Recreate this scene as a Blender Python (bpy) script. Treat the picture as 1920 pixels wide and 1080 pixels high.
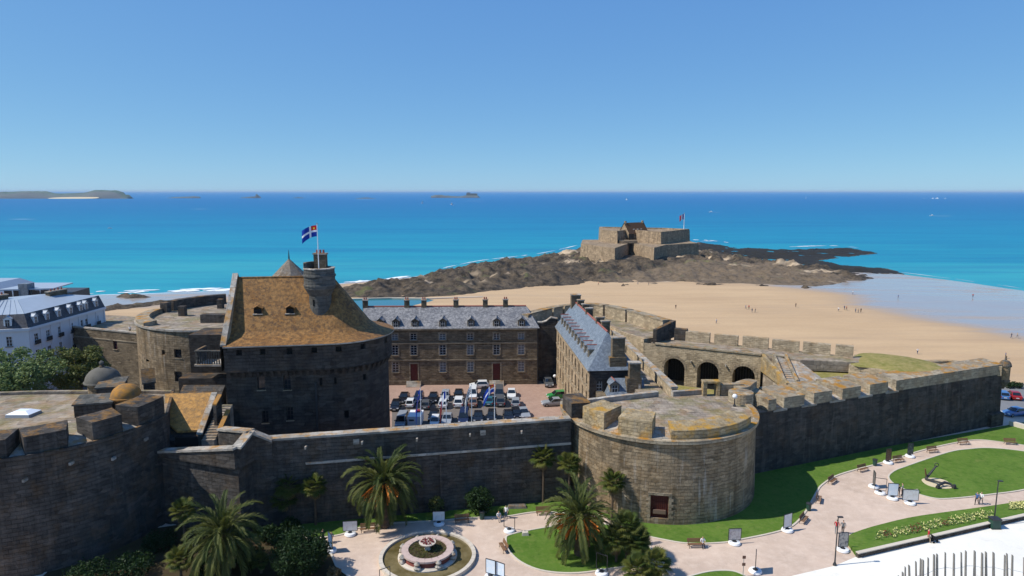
import bpy, bmesh, math, random
import numpy as np
from mathutils import Vector, Matrix, noise as mnoise

# ---------------------------------------------------------------- scene, camera, light
for o in list(bpy.data.objects): bpy.data.objects.remove(o)
scene = bpy.context.scene
COL = scene.collection
R = math.radians
random.seed(7)
CAM_H = 40.0
FPX = 1250.0                      # focal length in pixels of a 1920 px wide frame
PITCH = math.atan(182 / FPX)
cam_data = bpy.data.cameras.new('camera'); cam = bpy.data.objects.new('camera', cam_data); COL.objects.link(cam)
cam_data.sensor_width = 36.0; cam_data.lens = 36.0 * FPX / 1920.0
cam_data.clip_start = 0.5; cam_data.clip_end = 200000
cam.location = (0, 0, CAM_H); cam.rotation_euler = (math.pi / 2 - PITCH, 0, 0)
scene.camera = cam

SUN_ELEV = R(49.0)
SUN_DIR = Vector((-0.985, -0.16, 0)).normalized()      # horizontal direction towards the sun
world = bpy.data.worlds.new('World'); scene.world = world; world.use_nodes = True
wn = world.node_tree.nodes; wl = world.node_tree.links
sky = wn.new('ShaderNodeTexSky'); sky.sky_type = 'NISHITA'; sky.sun_disc = False
sky.sun_elevation = SUN_ELEV
sky.sun_rotation = math.atan2(SUN_DIR.x, SUN_DIR.y)
sky.altitude = 0; sky.air_density = 0.5; sky.dust_density = 0.2; sky.ozone_density = 10.0
ssep = wn.new('ShaderNodeSeparateColor'); wl.new(sky.outputs[0], ssep.inputs[0]); scom = wn.new('ShaderNodeCombineColor')
for k_, (g_, m_) in enumerate(((0.6, 1.2), (0.47, 1.9), (0.2, 3.6))):        # a softer, even summer sky, paler towards the horizon
    pw_ = wn.new('ShaderNodeMath'); pw_.operation = 'POWER'; pw_.inputs[1].default_value = g_; wl.new(ssep.outputs[k_], pw_.inputs[0])
    ml_ = wn.new('ShaderNodeMath'); ml_.operation = 'MULTIPLY'; ml_.inputs[1].default_value = m_; wl.new(pw_.outputs[0], ml_.inputs[0]); wl.new(ml_.outputs[0], scom.inputs[k_])
wl.new(scom.outputs[0], wn['Background'].inputs[0]); wn['Background'].inputs[1].default_value = 0.15
sun_data = bpy.data.lights.new('sun', 'SUN'); sun = bpy.data.objects.new('sun', sun_data); COL.objects.link(sun)
sun_data.energy = 5.0; sun_data.angle = R(0.53); sun_data.color = (1.0, 0.95, 0.87)
sd = Vector((SUN_DIR.x * math.cos(SUN_ELEV), SUN_DIR.y * math.cos(SUN_ELEV), math.sin(SUN_ELEV)))
sun.rotation_euler = sd.to_track_quat('Z', 'Y').to_euler(); sun.location = (-60, 20, 90)
scene.view_settings.view_transform = 'Standard'; scene.view_settings.look = 'None'
scene.view_settings.exposure = 0.0; scene.view_settings.gamma = 1.0
scene.view_settings.use_curve_mapping = False

# ---------------------------------------------------------------- survey helpers
_c, _s = math.cos(PITCH), math.sin(PITCH)
def G(px, py, z=0.0):
    """Ground point at height z sighted at a surveyed position of the 1920x1080 photograph."""
    u = (px - 960) / FPX; v = (540 - py) / FPX
    dx, dy, dz = u, _c + v * _s, -_s + v * _c
    t = (z - CAM_H) / dz
    return (dx * t, dy * t)
def ZA(px, py, Y):
    u = (px - 960) / FPX; v = (540 - py) / FPX
    dx, dy, dz = u, _c + v * _s, -_s + v * _c
    t = Y / dy
    return (dx * t, CAM_H + dz * t)
def proj(x, y, z):
    z -= CAM_H; d = y * _c - z * _s
    return 960 + FPX * x / d, 540 - FPX * (y * _s + z * _c) / d

# ---------------------------------------------------------------- mesh helpers
WL = {}                                                  # world location of every object (roots are never rotated unless local=True is used)
class MB:
    def __init__(s): s.v = []; s.f = []; s.uv = []; s.mi = []; s.cur = 0
    def vert(s, p): s.v.append((p[0], p[1], p[2])); return len(s.v) - 1
    def face(s, idx, uv=None): s.f.append(tuple(idx)); s.uv.append(uv); s.mi.append(s.cur)
    def poly(s, pts, uv=None):
        b = len(s.v); s.v += [tuple(p) for p in pts]; s.face(range(b, b + len(pts)), uv)
    def box(s, x0, x1, y0, y1, z0, z1):
        b = len(s.v)
        s.v += [(x, y, z) for z in (z0, z1) for y in (y0, y1) for x in (x0, x1)]
        for q in ((0, 2, 3, 1), (4, 5, 7, 6), (0, 1, 5, 4), (2, 6, 7, 3), (0, 4, 6, 2), (1, 3, 7, 5)): s.face([b + i for i in q])
    def hexa(s, p):                                      # 8 points: bottom 4 (ccw from above), top 4
        b = len(s.v); s.v += [tuple(q) for q in p]
        for q in ((3, 2, 1, 0), (4, 5, 6, 7), (0, 1, 5, 4), (1, 2, 6, 5), (2, 3, 7, 6), (3, 0, 4, 7)): s.face([b + i for i in q])
    def obox(s, o, t, a0, a1, b0, b1, z0, z1):           # box along tangent t (2d) from origin o, b outwards (right of t)
        n = (t[1], -t[0])
        q = [(o[0] + t[0] * a + n[0] * b, o[1] + t[1] * a + n[1] * b) for a, b in ((a0, b1), (a1, b1), (a1, b0), (a0, b0))]
        s.hexa([(x, y, z0) for x, y in q] + [(x, y, z1) for x, y in q])
    def prism(s, poly, z0, z1, bottom=True):             # poly ccw from above; z1 may be a function
        n = len(poly); b = len(s.v)
        zt = z1 if callable(z1) else (lambda x, y: z1)
        s.v += [(x, y, z0) for x, y in poly] + [(x, y, zt(x, y)) for x, y in poly]
        s.face([b + n + i for i in range(n)])
        if bottom: s.face([b + n - 1 - i for i in range(n)])
        for i in range(n):
            j = (i + 1) % n; s.face((b + i, b + j, b + n + j, b + n + i))
    def lathe(s, c, prof, seg=24, a0=0, a1=360, cap=True):   # prof: (r,z) bottom to top
        b = len(s.v); full = abs(a1 - a0 - 360) < 1e-6; n = seg if full else seg + 1
        for r, z in prof:
            for i in range(n):
                a = R(a0 + (a1 - a0) * i / seg); s.v.append((c[0] + r * math.cos(a), c[1] + r * math.sin(a), z))
        for k in range(len(prof) - 1):
            for i in range(seg):
                j = (i + 1) % n; p = b + k * n
                ua = R(a0 + (a1 - a0) * i / seg); ub = R(a0 + (a1 - a0) * (i + 1) / seg); r = max(prof[k][0], prof[k + 1][0])
                s.face((p + i, p + j, p + n + j, p + n + i), ((ua * r, prof[k][1]), (ub * r, prof[k][1]), (ub * r, prof[k + 1][1]), (ua * r, prof[k + 1][1])))
        if cap and full:
            if prof[-1][0] > 1e-4: s.face([b + (len(prof) - 1) * n + i for i in range(n)])
            if prof[0][0] > 1e-4: s.face([b + n - 1 - i for i in range(n)])
    def tube(s, pts, rad, seg=6):
        b = len(s.v); n = len(pts); rr = rad if hasattr(rad, '__len__') else [rad] * n
        up = Vector((0, 0, 1))
        for k in range(n):
            d = (Vector(pts[min(k + 1, n - 1)]) - Vector(pts[max(k - 1, 0)])).normalized()
            x = d.cross(up if abs(d.z) < 0.95 else Vector((1, 0, 0))).normalized(); y = x.cross(d)
            for i in range(seg):
                a = 2 * math.pi * i / seg; p = Vector(pts[k]) + (x * math.cos(a) + y * math.sin(a)) * rr[k]; s.v.append(tuple(p))
        for k in range(n - 1):
            for i in range(seg):
                j = (i + 1) % seg; s.face((b + k * seg + i, b + (k + 1) * seg + i, b + (k + 1) * seg + j, b + k * seg + j))
        s.face([b + i for i in range(seg)]); s.face([b + (n - 1) * seg + seg - 1 - i for i in range(seg)])
    def mesh(s, name, mats, off=(0, 0, 0), smooth=False):
        me = bpy.data.meshes.new(name)
        me.from_pydata([(x - off[0], y - off[1], z - off[2]) for x, y, z in s.v], [], s.f)
        for m in (mats if isinstance(mats, (list, tuple)) else [mats]): me.materials.append(MAT(m))
        uvl = me.uv_layers.new(name='UVMap'); k = 0; data = []
        for p, uv in zip(me.polygons, s.uv):
            p.material_index = s.mi[p.index]; p.use_smooth = smooth
            n = p.normal
            if uv:
                for q in uv: data += [q[0], q[1]]
            elif abs(n.z) > 0.75:
                for i in p.vertices: q = s.v[i]; data += [q[0], q[1]]
            else:
                h = math.hypot(n.x, n.y); tx, ty = -n.y / h, n.x / h
                for i in p.vertices: q = s.v[i]; data += [q[0] * tx + q[1] * ty, q[2]]
        uvl.data.foreach_set('uv', data)
        return me
    def build(s, name, mats, parent=None, smooth=False, local=False):
        if parent is None:
            a = np.array(s.v); off = (float(a[:, 0].mean()), float(a[:, 1].mean()), float(a[:, 2].min()))
        else: off = (0, 0, 0) if local else WL[parent]
        o = bpy.data.objects.new(name, s.mesh(name, mats, off, smooth)); COL.objects.link(o)
        if parent is None: o.location = off; WL[o] = off
        else: o.parent = parent; WL[o] = WL.get(parent, (0, 0, 0))
        return o
def tag(o, label=None, cat=None, group=None, kind=None):
    if label: o['label'] = label
    if cat: o['category'] = cat
    if group: o['group'] = group
    if kind: o['kind'] = kind
    return o
def thing(name, label, cat, loc=(0, 0, 0), rz=0.0, group=None):
    o = bpy.data.objects.new(name, None); COL.objects.link(o); o.empty_display_size = 0.5
    o.location = loc; o.rotation_euler = (0, 0, rz); WL[o] = tuple(loc)
    return tag(o, label, cat, group)
def put(name, me, parent, loc=(0, 0, 0), rz=0.0, world=False, mats=None, scale=None, rot=None):
    """an object that shares mesh data"""
    o = bpy.data.objects.new(name, me); COL.objects.link(o)
    if parent is not None:
        o.parent = parent
        if world: l = WL[parent]; o.location = (loc[0] - l[0], loc[1] - l[1], loc[2] - l[2])
        else: o.location = loc
    else: o.location = loc
    WL[o] = tuple(loc)
    o.rotation_euler = rot if rot else (0, 0, rz)
    if scale: o.scale = scale if hasattr(scale, '__len__') else (scale,) * 3
    if mats:
        for i, m in enumerate(mats): o.material_slots[i].link = 'OBJECT'; o.material_slots[i].material = MAT(m)
    return o
def structure(o): o['kind'] = 'structure'; return o
def smooth_poly(p, n=5, closed=True):
    out = []; m = len(p)
    for i in range(m if closed else m - 1):
        g = lambda k: p[k % m] if closed else p[max(0, min(m - 1, k))]
        a, b, c, d = g(i - 1), g(i), g(i + 1), g(i + 2)
        for k in range(n):
            t = k / n
            out.append(tuple(0.5 * (2 * b[j] + (c[j] - a[j]) * t + (2 * a[j] - 5 * b[j] + 4 * c[j] - d[j]) * t * t + (3 * b[j] - a[j] - 3 * c[j] + d[j]) * t ** 3) for j in (0, 1)))
    if not closed: out.append(tuple(p[-1]))
    return out
def ccw(p):
    a = sum(p[i - 1][0] * p[i][1] - p[i][0] * p[i - 1][1] for i in range(len(p)))
    return p if a > 0 else p[::-1]

class Path:
    """plan line of a wall; outside is on the right of the direction of travel"""
    def __init__(s, pts):
        s.p = [Vector((a, b)) for a, b in pts]; s.us = [0.0]
        for i in range(1, len(pts)): s.us.append(s.us[-1] + (s.p[i] - s.p[i - 1]).length)
        s.len = s.us[-1]; s.t = [(s.p[i + 1] - s.p[i]).normalized() for i in range(len(pts) - 1)]
        s.vn = []
        for i in range(len(pts)):
            a = s.t[max(0, i - 1)]; b = s.t[min(len(s.t) - 1, i)]; t = (a + b).normalized(); k = max(0.4, t.dot(a))
            s.vn.append(Vector((t.y, -t.x)) / k)
    def seg(s, u):
        for i in range(len(s.t)):
            if u <= s.us[i + 1] + 1e-6: return i
        return len(s.t) - 1
    def at(s, u, off=0.0):
        i = s.seg(u); f = (u - s.us[i]) / max(1e-6, s.us[i + 1] - s.us[i])
        p = s.p[i].lerp(s.p[i + 1], f); n = s.vn[i].lerp(s.vn[i + 1], f)
        return (p.x + n.x * off, p.y + n.y * off)
    def tan(s, u): return s.t[s.seg(u)]
    def u_of_px(s, px, z, u0=0, u1=None):                 # nearest u whose sighting has this px
        u1 = s.len if u1 is None else u1; best = None
        for k in range(801):
            u = u0 + (u1 - u0) * k / 800; x, y = s.at(u); e = abs(proj(x, y, z)[0] - px)
            if best is None or e < best[0]: best = (e, u)
        return best[1]
    def samples(s, u0, u1): return [u0] + [u for u in s.us if u0 + 1e-4 < u < u1 - 1e-4] + [u1]
def arc(c, r, a0, a1, n):
    return [(c[0] + r * math.cos(R(a0 + (a1 - a0) * i / n)), c[1] + r * math.sin(R(a0 + (a1 - a0) * i / n))) for i in range(n + 1)]

def wall(mb, path, z0, z1, ops=(), depth=0.4, batter=0.0, u0=0.0, u1=None, off=0.0):
    """wall face with real openings (u0,u1,z0,z1) and their reveals"""
    u1 = path.len if u1 is None else u1
    us = sorted(set([round(u, 4) for u in path.samples(u0, u1)] + [round(q, 4) for o in ops for q in o[:2]]))
    zs = sorted(set([z0, z1] + [round(q, 4) for o in ops for q in o[2:4]]))
    def P(u, z, ins=0.0):
        x, y = path.at(u, off + batter * (z1 - z) - ins); return (x, y, z)
    idx = {}
    def V(u, z):
        if (u, z) not in idx: idx[(u, z)] = mb.vert(P(u, z))
        return idx[(u, z)]
    for i in range(len(us) - 1):
        for j in range(len(zs) - 1):
            uc, zc = (us[i] + us[i + 1]) / 2, (zs[j] + zs[j + 1]) / 2
            if any(o[0] < uc < o[1] and o[2] < zc < o[3] for o in ops): continue
            a, b, c, d = us[i], us[i + 1], zs[j], zs[j + 1]
            mb.face((V(a, c), V(b, c), V(b, d), V(a, d)), ((a, c), (b, c), (b, d), (a, d)))
    for o in ops:
        a, b, c, d = o[:4]
        A = [P(a, c), P(b, c), P(b, d), P(a, d)]; B = [P(a, c, depth), P(b, c, depth), P(b, d, depth), P(a, d, depth)]
        for k in range(4):
            l = (k + 1) % 4; mb.poly([A[l], A[k], B[k], B[l]])
def block(mb, path, u0, u1, zb, zt, o0, o1, zt1=None, zb1=None, flare=0.0):
    """solid along the path between offsets o0 (outer) and o1 (inner); inner top may differ; flare narrows the outer end"""
    zt1 = zt if zt1 is None else zt1; zb1 = zb if zb1 is None else zb1
    us = path.samples(u0, u1); n = len(us); b = len(mb.v)
    for k, u in enumerate(us):
        f = (u - u0) / max(1e-6, u1 - u0)
        ui = u + flare * (2 * f - 1)
        ui = max(0, min(path.len, ui))
        x, y = path.at(u, o0); xi, yi = path.at(ui, o1)
        mb.v += [(x, y, zb), (x, y, zt), (xi, yi, zt1), (xi, yi, zb1)]
    for k in range(n - 1):
        p = b + 4 * k; q = p + 4; a, c = us[k], us[k + 1]
        mb.face((p, q, q + 1, p + 1), ((a, zb), (c, zb), (c, zt), (a, zt)))
        mb.face((p + 1, q + 1, q + 2, p + 2)); mb.face((p + 2, q + 2, q + 3, p + 3)); mb.face((p + 3, q + 3, q, p))
    mb.face((b, b + 1, b + 2, b + 3)); e = b + 4 * (n - 1); mb.face((e + 3, e + 2, e + 1, e))
# ---------------------------------------------------------------- materials (procedural)
_M = {}
def MAT(m): return m if isinstance(m, bpy.types.Material) else _M[m]
class NT:
    def __init__(s, name):
        s.m = bpy.data.materials.new(name); s.m.use_nodes = True; s.n = s.m.node_tree.nodes; s.l = s.m.node_tree.links
        s.b = s.n['Principled BSDF']; _M[name] = s.m
        s.pos = s.n.new('ShaderNodeNewGeometry'); s.tc = s.n.new('ShaderNodeTexCoord')
    def noise(s, scale, detail=4, rough=0.55, sc=None, vec=None):
        n = s.n.new('ShaderNodeTexNoise'); n.inputs['Scale'].default_value = scale; n.inputs['Detail'].default_value = detail; n.inputs['Roughness'].default_value = rough
        v = vec or s.pos.outputs['Position']
        if sc:
            mp = s.n.new('ShaderNodeMapping'); mp.inputs['Scale'].default_value = sc; s.l.new(v, mp.inputs[0]); v = mp.outputs[0]
        s.l.new(v, n.inputs['Vector']); return n.outputs['Fac']
    def ramp(s, fac, stops):
        r = s.n.new('ShaderNodeValToRGB'); e = r.color_ramp.elements
        while len(e) < len(stops): e.new(0.5)
        for k, (p, c) in enumerate(stops):
            e[k].position = p; e[k].color = (c, c, c, 1) if not hasattr(c, '__len__') else (*c, 1)
        s.l.new(fac, r.inputs[0]); return r.outputs[0]
    def mix(s, fac, a, b, mode='MIX'):
        n = s.n.new('ShaderNodeMix'); n.data_type = 'RGBA'; n.blend_type = mode
        for i, q in ((0, fac), (6, a), (7, b)):
            if isinstance(q, bpy.types.NodeSocket): s.l.new(q, n.inputs[i])
            elif i == 0: n.inputs[0].default_value = q
            else: n.inputs[i].default_value = (*q, 1)
        return n.outputs[2]
    def math(s, op, a, b=0.0):
        n = s.n.new('ShaderNodeMath'); n.operation = op
        for i, q in ((0, a), (1, b)):
            if isinstance(q, bpy.types.NodeSocket): s.l.new(q, n.inputs[i])
            else: n.inputs[i].default_value = q
        return n.outputs[0]
    def sep(s, v, k):
        n = s.n.new('ShaderNodeSeparateXYZ'); s.l.new(v, n.inputs[0]); return n.outputs[k]
    def attr(s, name):
        n = s.n.new('ShaderNodeAttribute'); n.attribute_name = name; return n.outputs['Fac']
    def bump(s, h, strength=0.4, dist=0.05):
        n = s.n.new('ShaderNodeBump'); n.inputs['Strength'].default_value = strength; n.inputs['Distance'].default_value = dist
        s.l.new(h, n.inputs['Height']); s.l.new(n.outputs[0], s.b.inputs['Normal'])
    def out(s, col, rough=0.8, spec=0.3, metal=0.0):
        if isinstance(col, bpy.types.NodeSocket): s.l.new(col, s.b.inputs['Base Color'])
        else: s.b.inputs['Base Color'].default_value = (*col, 1)
        if isinstance(rough, bpy.types.NodeSocket): s.l.new(rough, s.b.inputs['Roughness'])
        else: s.b.inputs['Roughness'].default_value = rough
        s.b.inputs['Specular IOR Level'].default_value = spec; s.b.inputs['Metallic'].default_value = metal
        return s.m
def plain(name, c, rough=0.6, spec=0.3, metal=0.0, var=0.15, scale=3.0):
    t = NT(name)
    d = tuple(q * (1 - var) for q in c); l = tuple(min(1, q * (1 + var)) for q in c)
    t.out(t.mix(t.noise(scale), d, l), rough, spec, metal)
def stone(name, c1, c2, mortar, bw=0.7, bh=0.32, streak=0.5, lichen=0.0, pale=0.0, lc=(0.42, 0.2, 0.03), msz=0.03, moss=0.0, side=0.12):
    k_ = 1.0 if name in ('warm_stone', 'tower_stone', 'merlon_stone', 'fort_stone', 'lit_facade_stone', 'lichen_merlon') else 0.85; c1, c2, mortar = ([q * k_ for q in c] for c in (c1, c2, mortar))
    t = NT(name); uv = t.tc.outputs['UV']
    w = t.n.new('ShaderNodeVectorMath'); w.operation = 'ADD'
    nz = t.n.new('ShaderNodeTexNoise'); nz.inputs['Scale'].default_value = 0.6; t.l.new(uv, nz.inputs['Vector'])
    sc = t.n.new('ShaderNodeVectorMath'); sc.operation = 'SCALE'; sc.inputs['Scale'].default_value = 0.3; t.l.new(nz.outputs['Color'], sc.inputs[0])
    t.l.new(uv, w.inputs[0]); t.l.new(sc.outputs[0], w.inputs[1])
    br = t.n.new('ShaderNodeTexBrick'); t.l.new(w.outputs[0], br.inputs['Vector'])
    for k, v in (('Scale', 1.0), ('Brick Width', bw), ('Row Height', bh), ('Mortar Size', msz), ('Mortar Smooth', 0.6), ('Bias', -0.1)): br.inputs[k].default_value = v
    br.inputs['Color1'].default_value = (*c1, 1); br.inputs['Color2'].default_value = (*c2, 1); br.inputs['Mortar'].default_value = (*[0.5 * p_ + 0.5 * q_ for p_, q_ in zip(mortar, c2)], 1)
    col = br.outputs['Color']
    big = t.noise(0.13, 5, 0.6)
    col = t.mix(t.ramp(big, [(0.4, 0.0), (0.75, 0.6)]), col, tuple(q * 0.6 for q in c2))
    cell = t.n.new('ShaderNodeTexVoronoi'); cell.inputs['Scale'].default_value = 1.0; mpv = t.n.new('ShaderNodeMapping'); mpv.inputs['Scale'].default_value = (1.0 / bw, 1.0 / bw, 1.0 / bh); t.l.new(t.pos.outputs['Position'], mpv.inputs[0]); t.l.new(mpv.outputs[0], cell.inputs['Vector'])
    cv = t.sep(cell.outputs['Color'], 0)
    col = t.mix(t.ramp(cv, [(0.0, 0.5), (0.3, 0.0)]), col, tuple(q * 0.5 for q in c2)); col = t.mix(t.ramp(cv, [(0.74, 0.0), (1.0, 0.6)]), col, tuple(min(1, q * 1.6) for q in c1))
    patch = t.noise(0.55, 6, 0.7)
    col = t.mix(t.ramp(patch, [(0.42, 0.0), (0.7, 0.6)]), col, tuple(min(1, q * 1.45) for q in c1))
    if streak:
        st = t.noise(1.0, 5, 0.65, sc=(0.75, 0.75, 0.05))
        col = t.mix(t.ramp(st, [(0.5, 0.0), (0.7, streak * 0.8)]), col, tuple(q * 0.3 for q in c1))
        if pale:
            ps = t.noise(1.3, 4, 0.6, sc=(0.9, 0.9, 0.09)); col = t.mix(t.ramp(ps, [(0.56, 0.0), (0.74, pale)]), col, (0.5, 0.46, 0.4))
    if lichen:
        nzz = t.sep(t.pos.outputs['Normal'], 2); upm = t.ramp(nzz, [(0.0, side), (0.7, 1.0)])
        ln = t.ramp(t.noise(0.45, 5, 0.7), [(0.48, 0.0), (0.62, lichen)])
        col = t.mix(t.math('MULTIPLY', upm, ln), col, lc)
    if moss:
        nzz = t.sep(t.pos.outputs['Normal'], 2)
        ln = t.ramp(t.noise(0.3, 6, 0.75), [(0.47, 0.0), (0.6, moss)])
        col = t.mix(t.math('MULTIPLY', t.ramp(nzz, [(0.5, 0.0), (0.9, 1.0)]), ln), col, (0.16, 0.15, 0.04))
    h = t.math('ADD', t.math('MULTIPLY', br.outputs['Fac'], -0.7), t.math('MULTIPLY', t.noise(2.6, 5, 0.65), 0.9))
    t.bump(h, 1.0, 0.12); t.out(col, 0.92, 0.12)
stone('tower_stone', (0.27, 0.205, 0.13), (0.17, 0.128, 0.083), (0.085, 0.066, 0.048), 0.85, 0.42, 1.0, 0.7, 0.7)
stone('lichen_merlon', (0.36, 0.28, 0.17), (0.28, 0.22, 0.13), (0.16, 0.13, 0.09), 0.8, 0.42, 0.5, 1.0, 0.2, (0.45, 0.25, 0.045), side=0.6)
stone('dark_stone', (0.104, 0.092, 0.08), (0.062, 0.056, 0.05), (0.045, 0.042, 0.04), 0.95, 0.44, 0.6, 0.5, 0.1)  # this and the next two: wall shade painted in as a lower tone
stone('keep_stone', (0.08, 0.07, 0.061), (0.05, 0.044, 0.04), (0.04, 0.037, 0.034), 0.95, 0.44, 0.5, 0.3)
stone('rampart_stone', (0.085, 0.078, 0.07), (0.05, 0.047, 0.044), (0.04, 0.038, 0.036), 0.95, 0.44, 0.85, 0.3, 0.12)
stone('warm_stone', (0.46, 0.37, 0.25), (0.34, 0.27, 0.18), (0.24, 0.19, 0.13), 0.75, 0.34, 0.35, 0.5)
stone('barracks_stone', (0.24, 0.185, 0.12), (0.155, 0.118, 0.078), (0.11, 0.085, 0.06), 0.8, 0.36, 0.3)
stone('lit_facade_stone', (0.40, 0.30, 0.195), (0.30, 0.225, 0.14), (0.23, 0.175, 0.12), 0.8, 0.36, 0.2)  # paler copy of the barracks stone, with the sunlight painted in
stone('coping_stone', (0.44, 0.4, 0.34), (0.34, 0.31, 0.26), (0.2, 0.18, 0.15), 1.4, 0.9, 0.0, 0.75)
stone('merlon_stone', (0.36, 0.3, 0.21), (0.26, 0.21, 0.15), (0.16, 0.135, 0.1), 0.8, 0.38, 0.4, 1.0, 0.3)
stone('terrace_stone', (0.36, 0.3, 0.235), (0.25, 0.205, 0.16), (0.16, 0.14, 0.11), 1.1, 0.8, 0.0, 0.25, 0, moss=0.5)
stone('dressed_stone', (0.36, 0.29, 0.2), (0.29, 0.23, 0.16), (0.2, 0.16, 0.11), 1.0, 0.5, 0.1)
stone('chimney_stone', (0.22, 0.17, 0.11), (0.15, 0.115, 0.08), (0.1, 0.08, 0.06), 0.6, 0.3, 0.3, 0.6)
stone('fort_stone', (0.34, 0.25, 0.16), (0.25, 0.185, 0.12), (0.18, 0.14, 0.1), 1.6, 0.8, 0.8)
stone('grey_block', (0.14, 0.135, 0.12), (0.1, 0.1, 0.09), (0.07, 0.07, 0.06), 1.0, 0.5, 0.4, 0.5)
def roof(name, ca, cb, cc, patch, pc, rough=0.7, spec=0.3, th=0.16, tw=0.26):
    t = NT(name); uv = t.tc.outputs['UV']
    br = t.n.new('ShaderNodeTexBrick'); t.l.new(uv, br.inputs['Vector'])
    for k, v in (('Scale', 1.0), ('Brick Width', tw), ('Row Height', th), ('Mortar Size', 0.012), ('Mortar Smooth', 0.3), ('Bias', 0.0)): br.inputs[k].default_value = v
    br.inputs['Color1'].default_value = (*ca, 1); br.inputs['Color2'].default_value = (*cb, 1); br.inputs['Mortar'].default_value = (*cc, 1)
    v = t.n.new('ShaderNodeTexVoronoi'); v.inputs['Scale'].default_value = 2.6; t.l.new(t.pos.outputs['Position'], v.inputs['Vector'])
    vf = t.sep(v.outputs['Color'], 0)
    col = t.mix(t.ramp(vf, [(0.25, 0.0), (0.95, 0.85)]), br.outputs['Color'], pc)
    col = t.mix(t.ramp(t.noise(0.35, 6, 0.7), [(0.4, 0.0), (0.66, patch)]), col, pc)
    col = t.mix(t.ramp(t.noise(2.4, 4, 0.7), [(0.36, 0.75), (0.56, 0.0)]), col, cc)
    t.bump(t.math('ADD', t.math('MULTIPLY', br.outputs['Fac'], -0.6), t.math('MULTIPLY', vf, 0.4)), 0.6, 0.05)
    t.out(col, rough, spec)
roof('lichen_roof', (0.30, 0.125, 0.02), (0.175, 0.082, 0.024), (0.06, 0.036, 0.02), 0.5, (0.36, 0.185, 0.055))
roof('orange_roof', (0.46, 0.22, 0.035), (0.34, 0.17, 0.04), (0.16, 0.1, 0.045), 0.5, (0.52, 0.27, 0.07))
roof('faded_roof', (0.24, 0.165, 0.09), (0.2, 0.155, 0.11), (0.1, 0.08, 0.06), 0.6, (0.27, 0.235, 0.19))
roof('slate_roof', (0.2, 0.198, 0.2), (0.13, 0.132, 0.14), (0.08, 0.08, 0.088), 0.5, (0.33, 0.32, 0.31), 0.6, 0.4)
roof('blue_slate', (0.17, 0.2, 0.235), (0.125, 0.155, 0.19), (0.09, 0.11, 0.135), 0.35, (0.24, 0.275, 0.31), 0.5, 0.45)
roof('dark_slate', (0.055, 0.055, 0.065), (0.04, 0.04, 0.05), (0.03, 0.03, 0.035), 0.3, (0.08, 0.08, 0.09), 0.5, 0.4)
plain('zinc', (0.34, 0.39, 0.44), 0.4, 0.5, 0.0, 0.12, 0.8)
plain('red_ridge', (0.3, 0.1, 0.075), 0.8, 0.2)
plain('white_wall', (0.62, 0.64, 0.66), 0.8, 0.2, 0, 0.06, 0.7)
plain('white_paint', (0.78, 0.78, 0.77), 0.5, 0.3, 0, 0.04)
plain('frame_paint', (0.6, 0.6, 0.58), 0.5, 0.3, 0, 0.06)
plain('red_door', (0.11, 0.02, 0.018), 0.5, 0.3, 0, 0.25)
plain('rust_iron', (0.14, 0.03, 0.02), 0.7, 0.3, 0, 0.3)
plain('dark_void', (0.02, 0.019, 0.018), 0.9, 0.1)  # near-black colour stands in for the unlit depth of openings
plain('shaded_wood', (0.022, 0.018, 0.015), 0.8, 0.2, 0, 0.3)  # blackened so the arch doors carry the shade of the void
plain('iron', (0.03, 0.03, 0.032), 0.5, 0.4, 0.0, 0.2)
plain('bench_wood', (0.19, 0.1, 0.05), 0.7, 0.3, 0, 0.3)
plain('grey_metal', (0.3, 0.31, 0.32), 0.4, 0.5, 0.3, 0.1)
plain('green_bin', (0.02, 0.06, 0.045), 0.5, 0.4)
t = NT('glass'); t.out((0.02, 0.024, 0.03), 0.08, 0.6)
plain('curtain_glass', (0.16, 0.165, 0.17), 0.25, 0.5, 0, 0.3, 1.5)
t = NT('car_glass'); t.out((0.012, 0.016, 0.02), 0.05, 0.7)
plain('skylight_glass', (0.78, 0.82, 0.85), 0.25, 0.5, 0, 0.05)
for nm, c in dict(car_black=(0.008, 0.008, 0.01), car_white=(0.68, 0.68, 0.66), car_silver=(0.27, 0.29, 0.31), car_navy=(0.014, 0.026, 0.075), car_grey=(0.085, 0.09, 0.095),
                  car_teal=(0.03, 0.13, 0.17), car_brown=(0.19, 0.12, 0.09), car_blue=(0.06, 0.16, 0.36), car_red=(0.3, 0.015, 0.015), car_green=(0.03, 0.22, 0.06)).items():
    t = NT(nm); t.out(c, 0.35, 0.35); t.b.inputs['Coat Weight'].default_value = 0.3; t.b.inputs['Coat Roughness'].default_value = 0.06
plain('tyre', (0.012, 0.012, 0.012), 0.8, 0.2); plain('rim', (0.35, 0.36, 0.37), 0.35, 0.5, 0.6)
plain('head_lamp', (0.7, 0.72, 0.74), 0.15, 0.6); plain('tail_lamp', (0.35, 0.01, 0.01), 0.25, 0.5)
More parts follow.
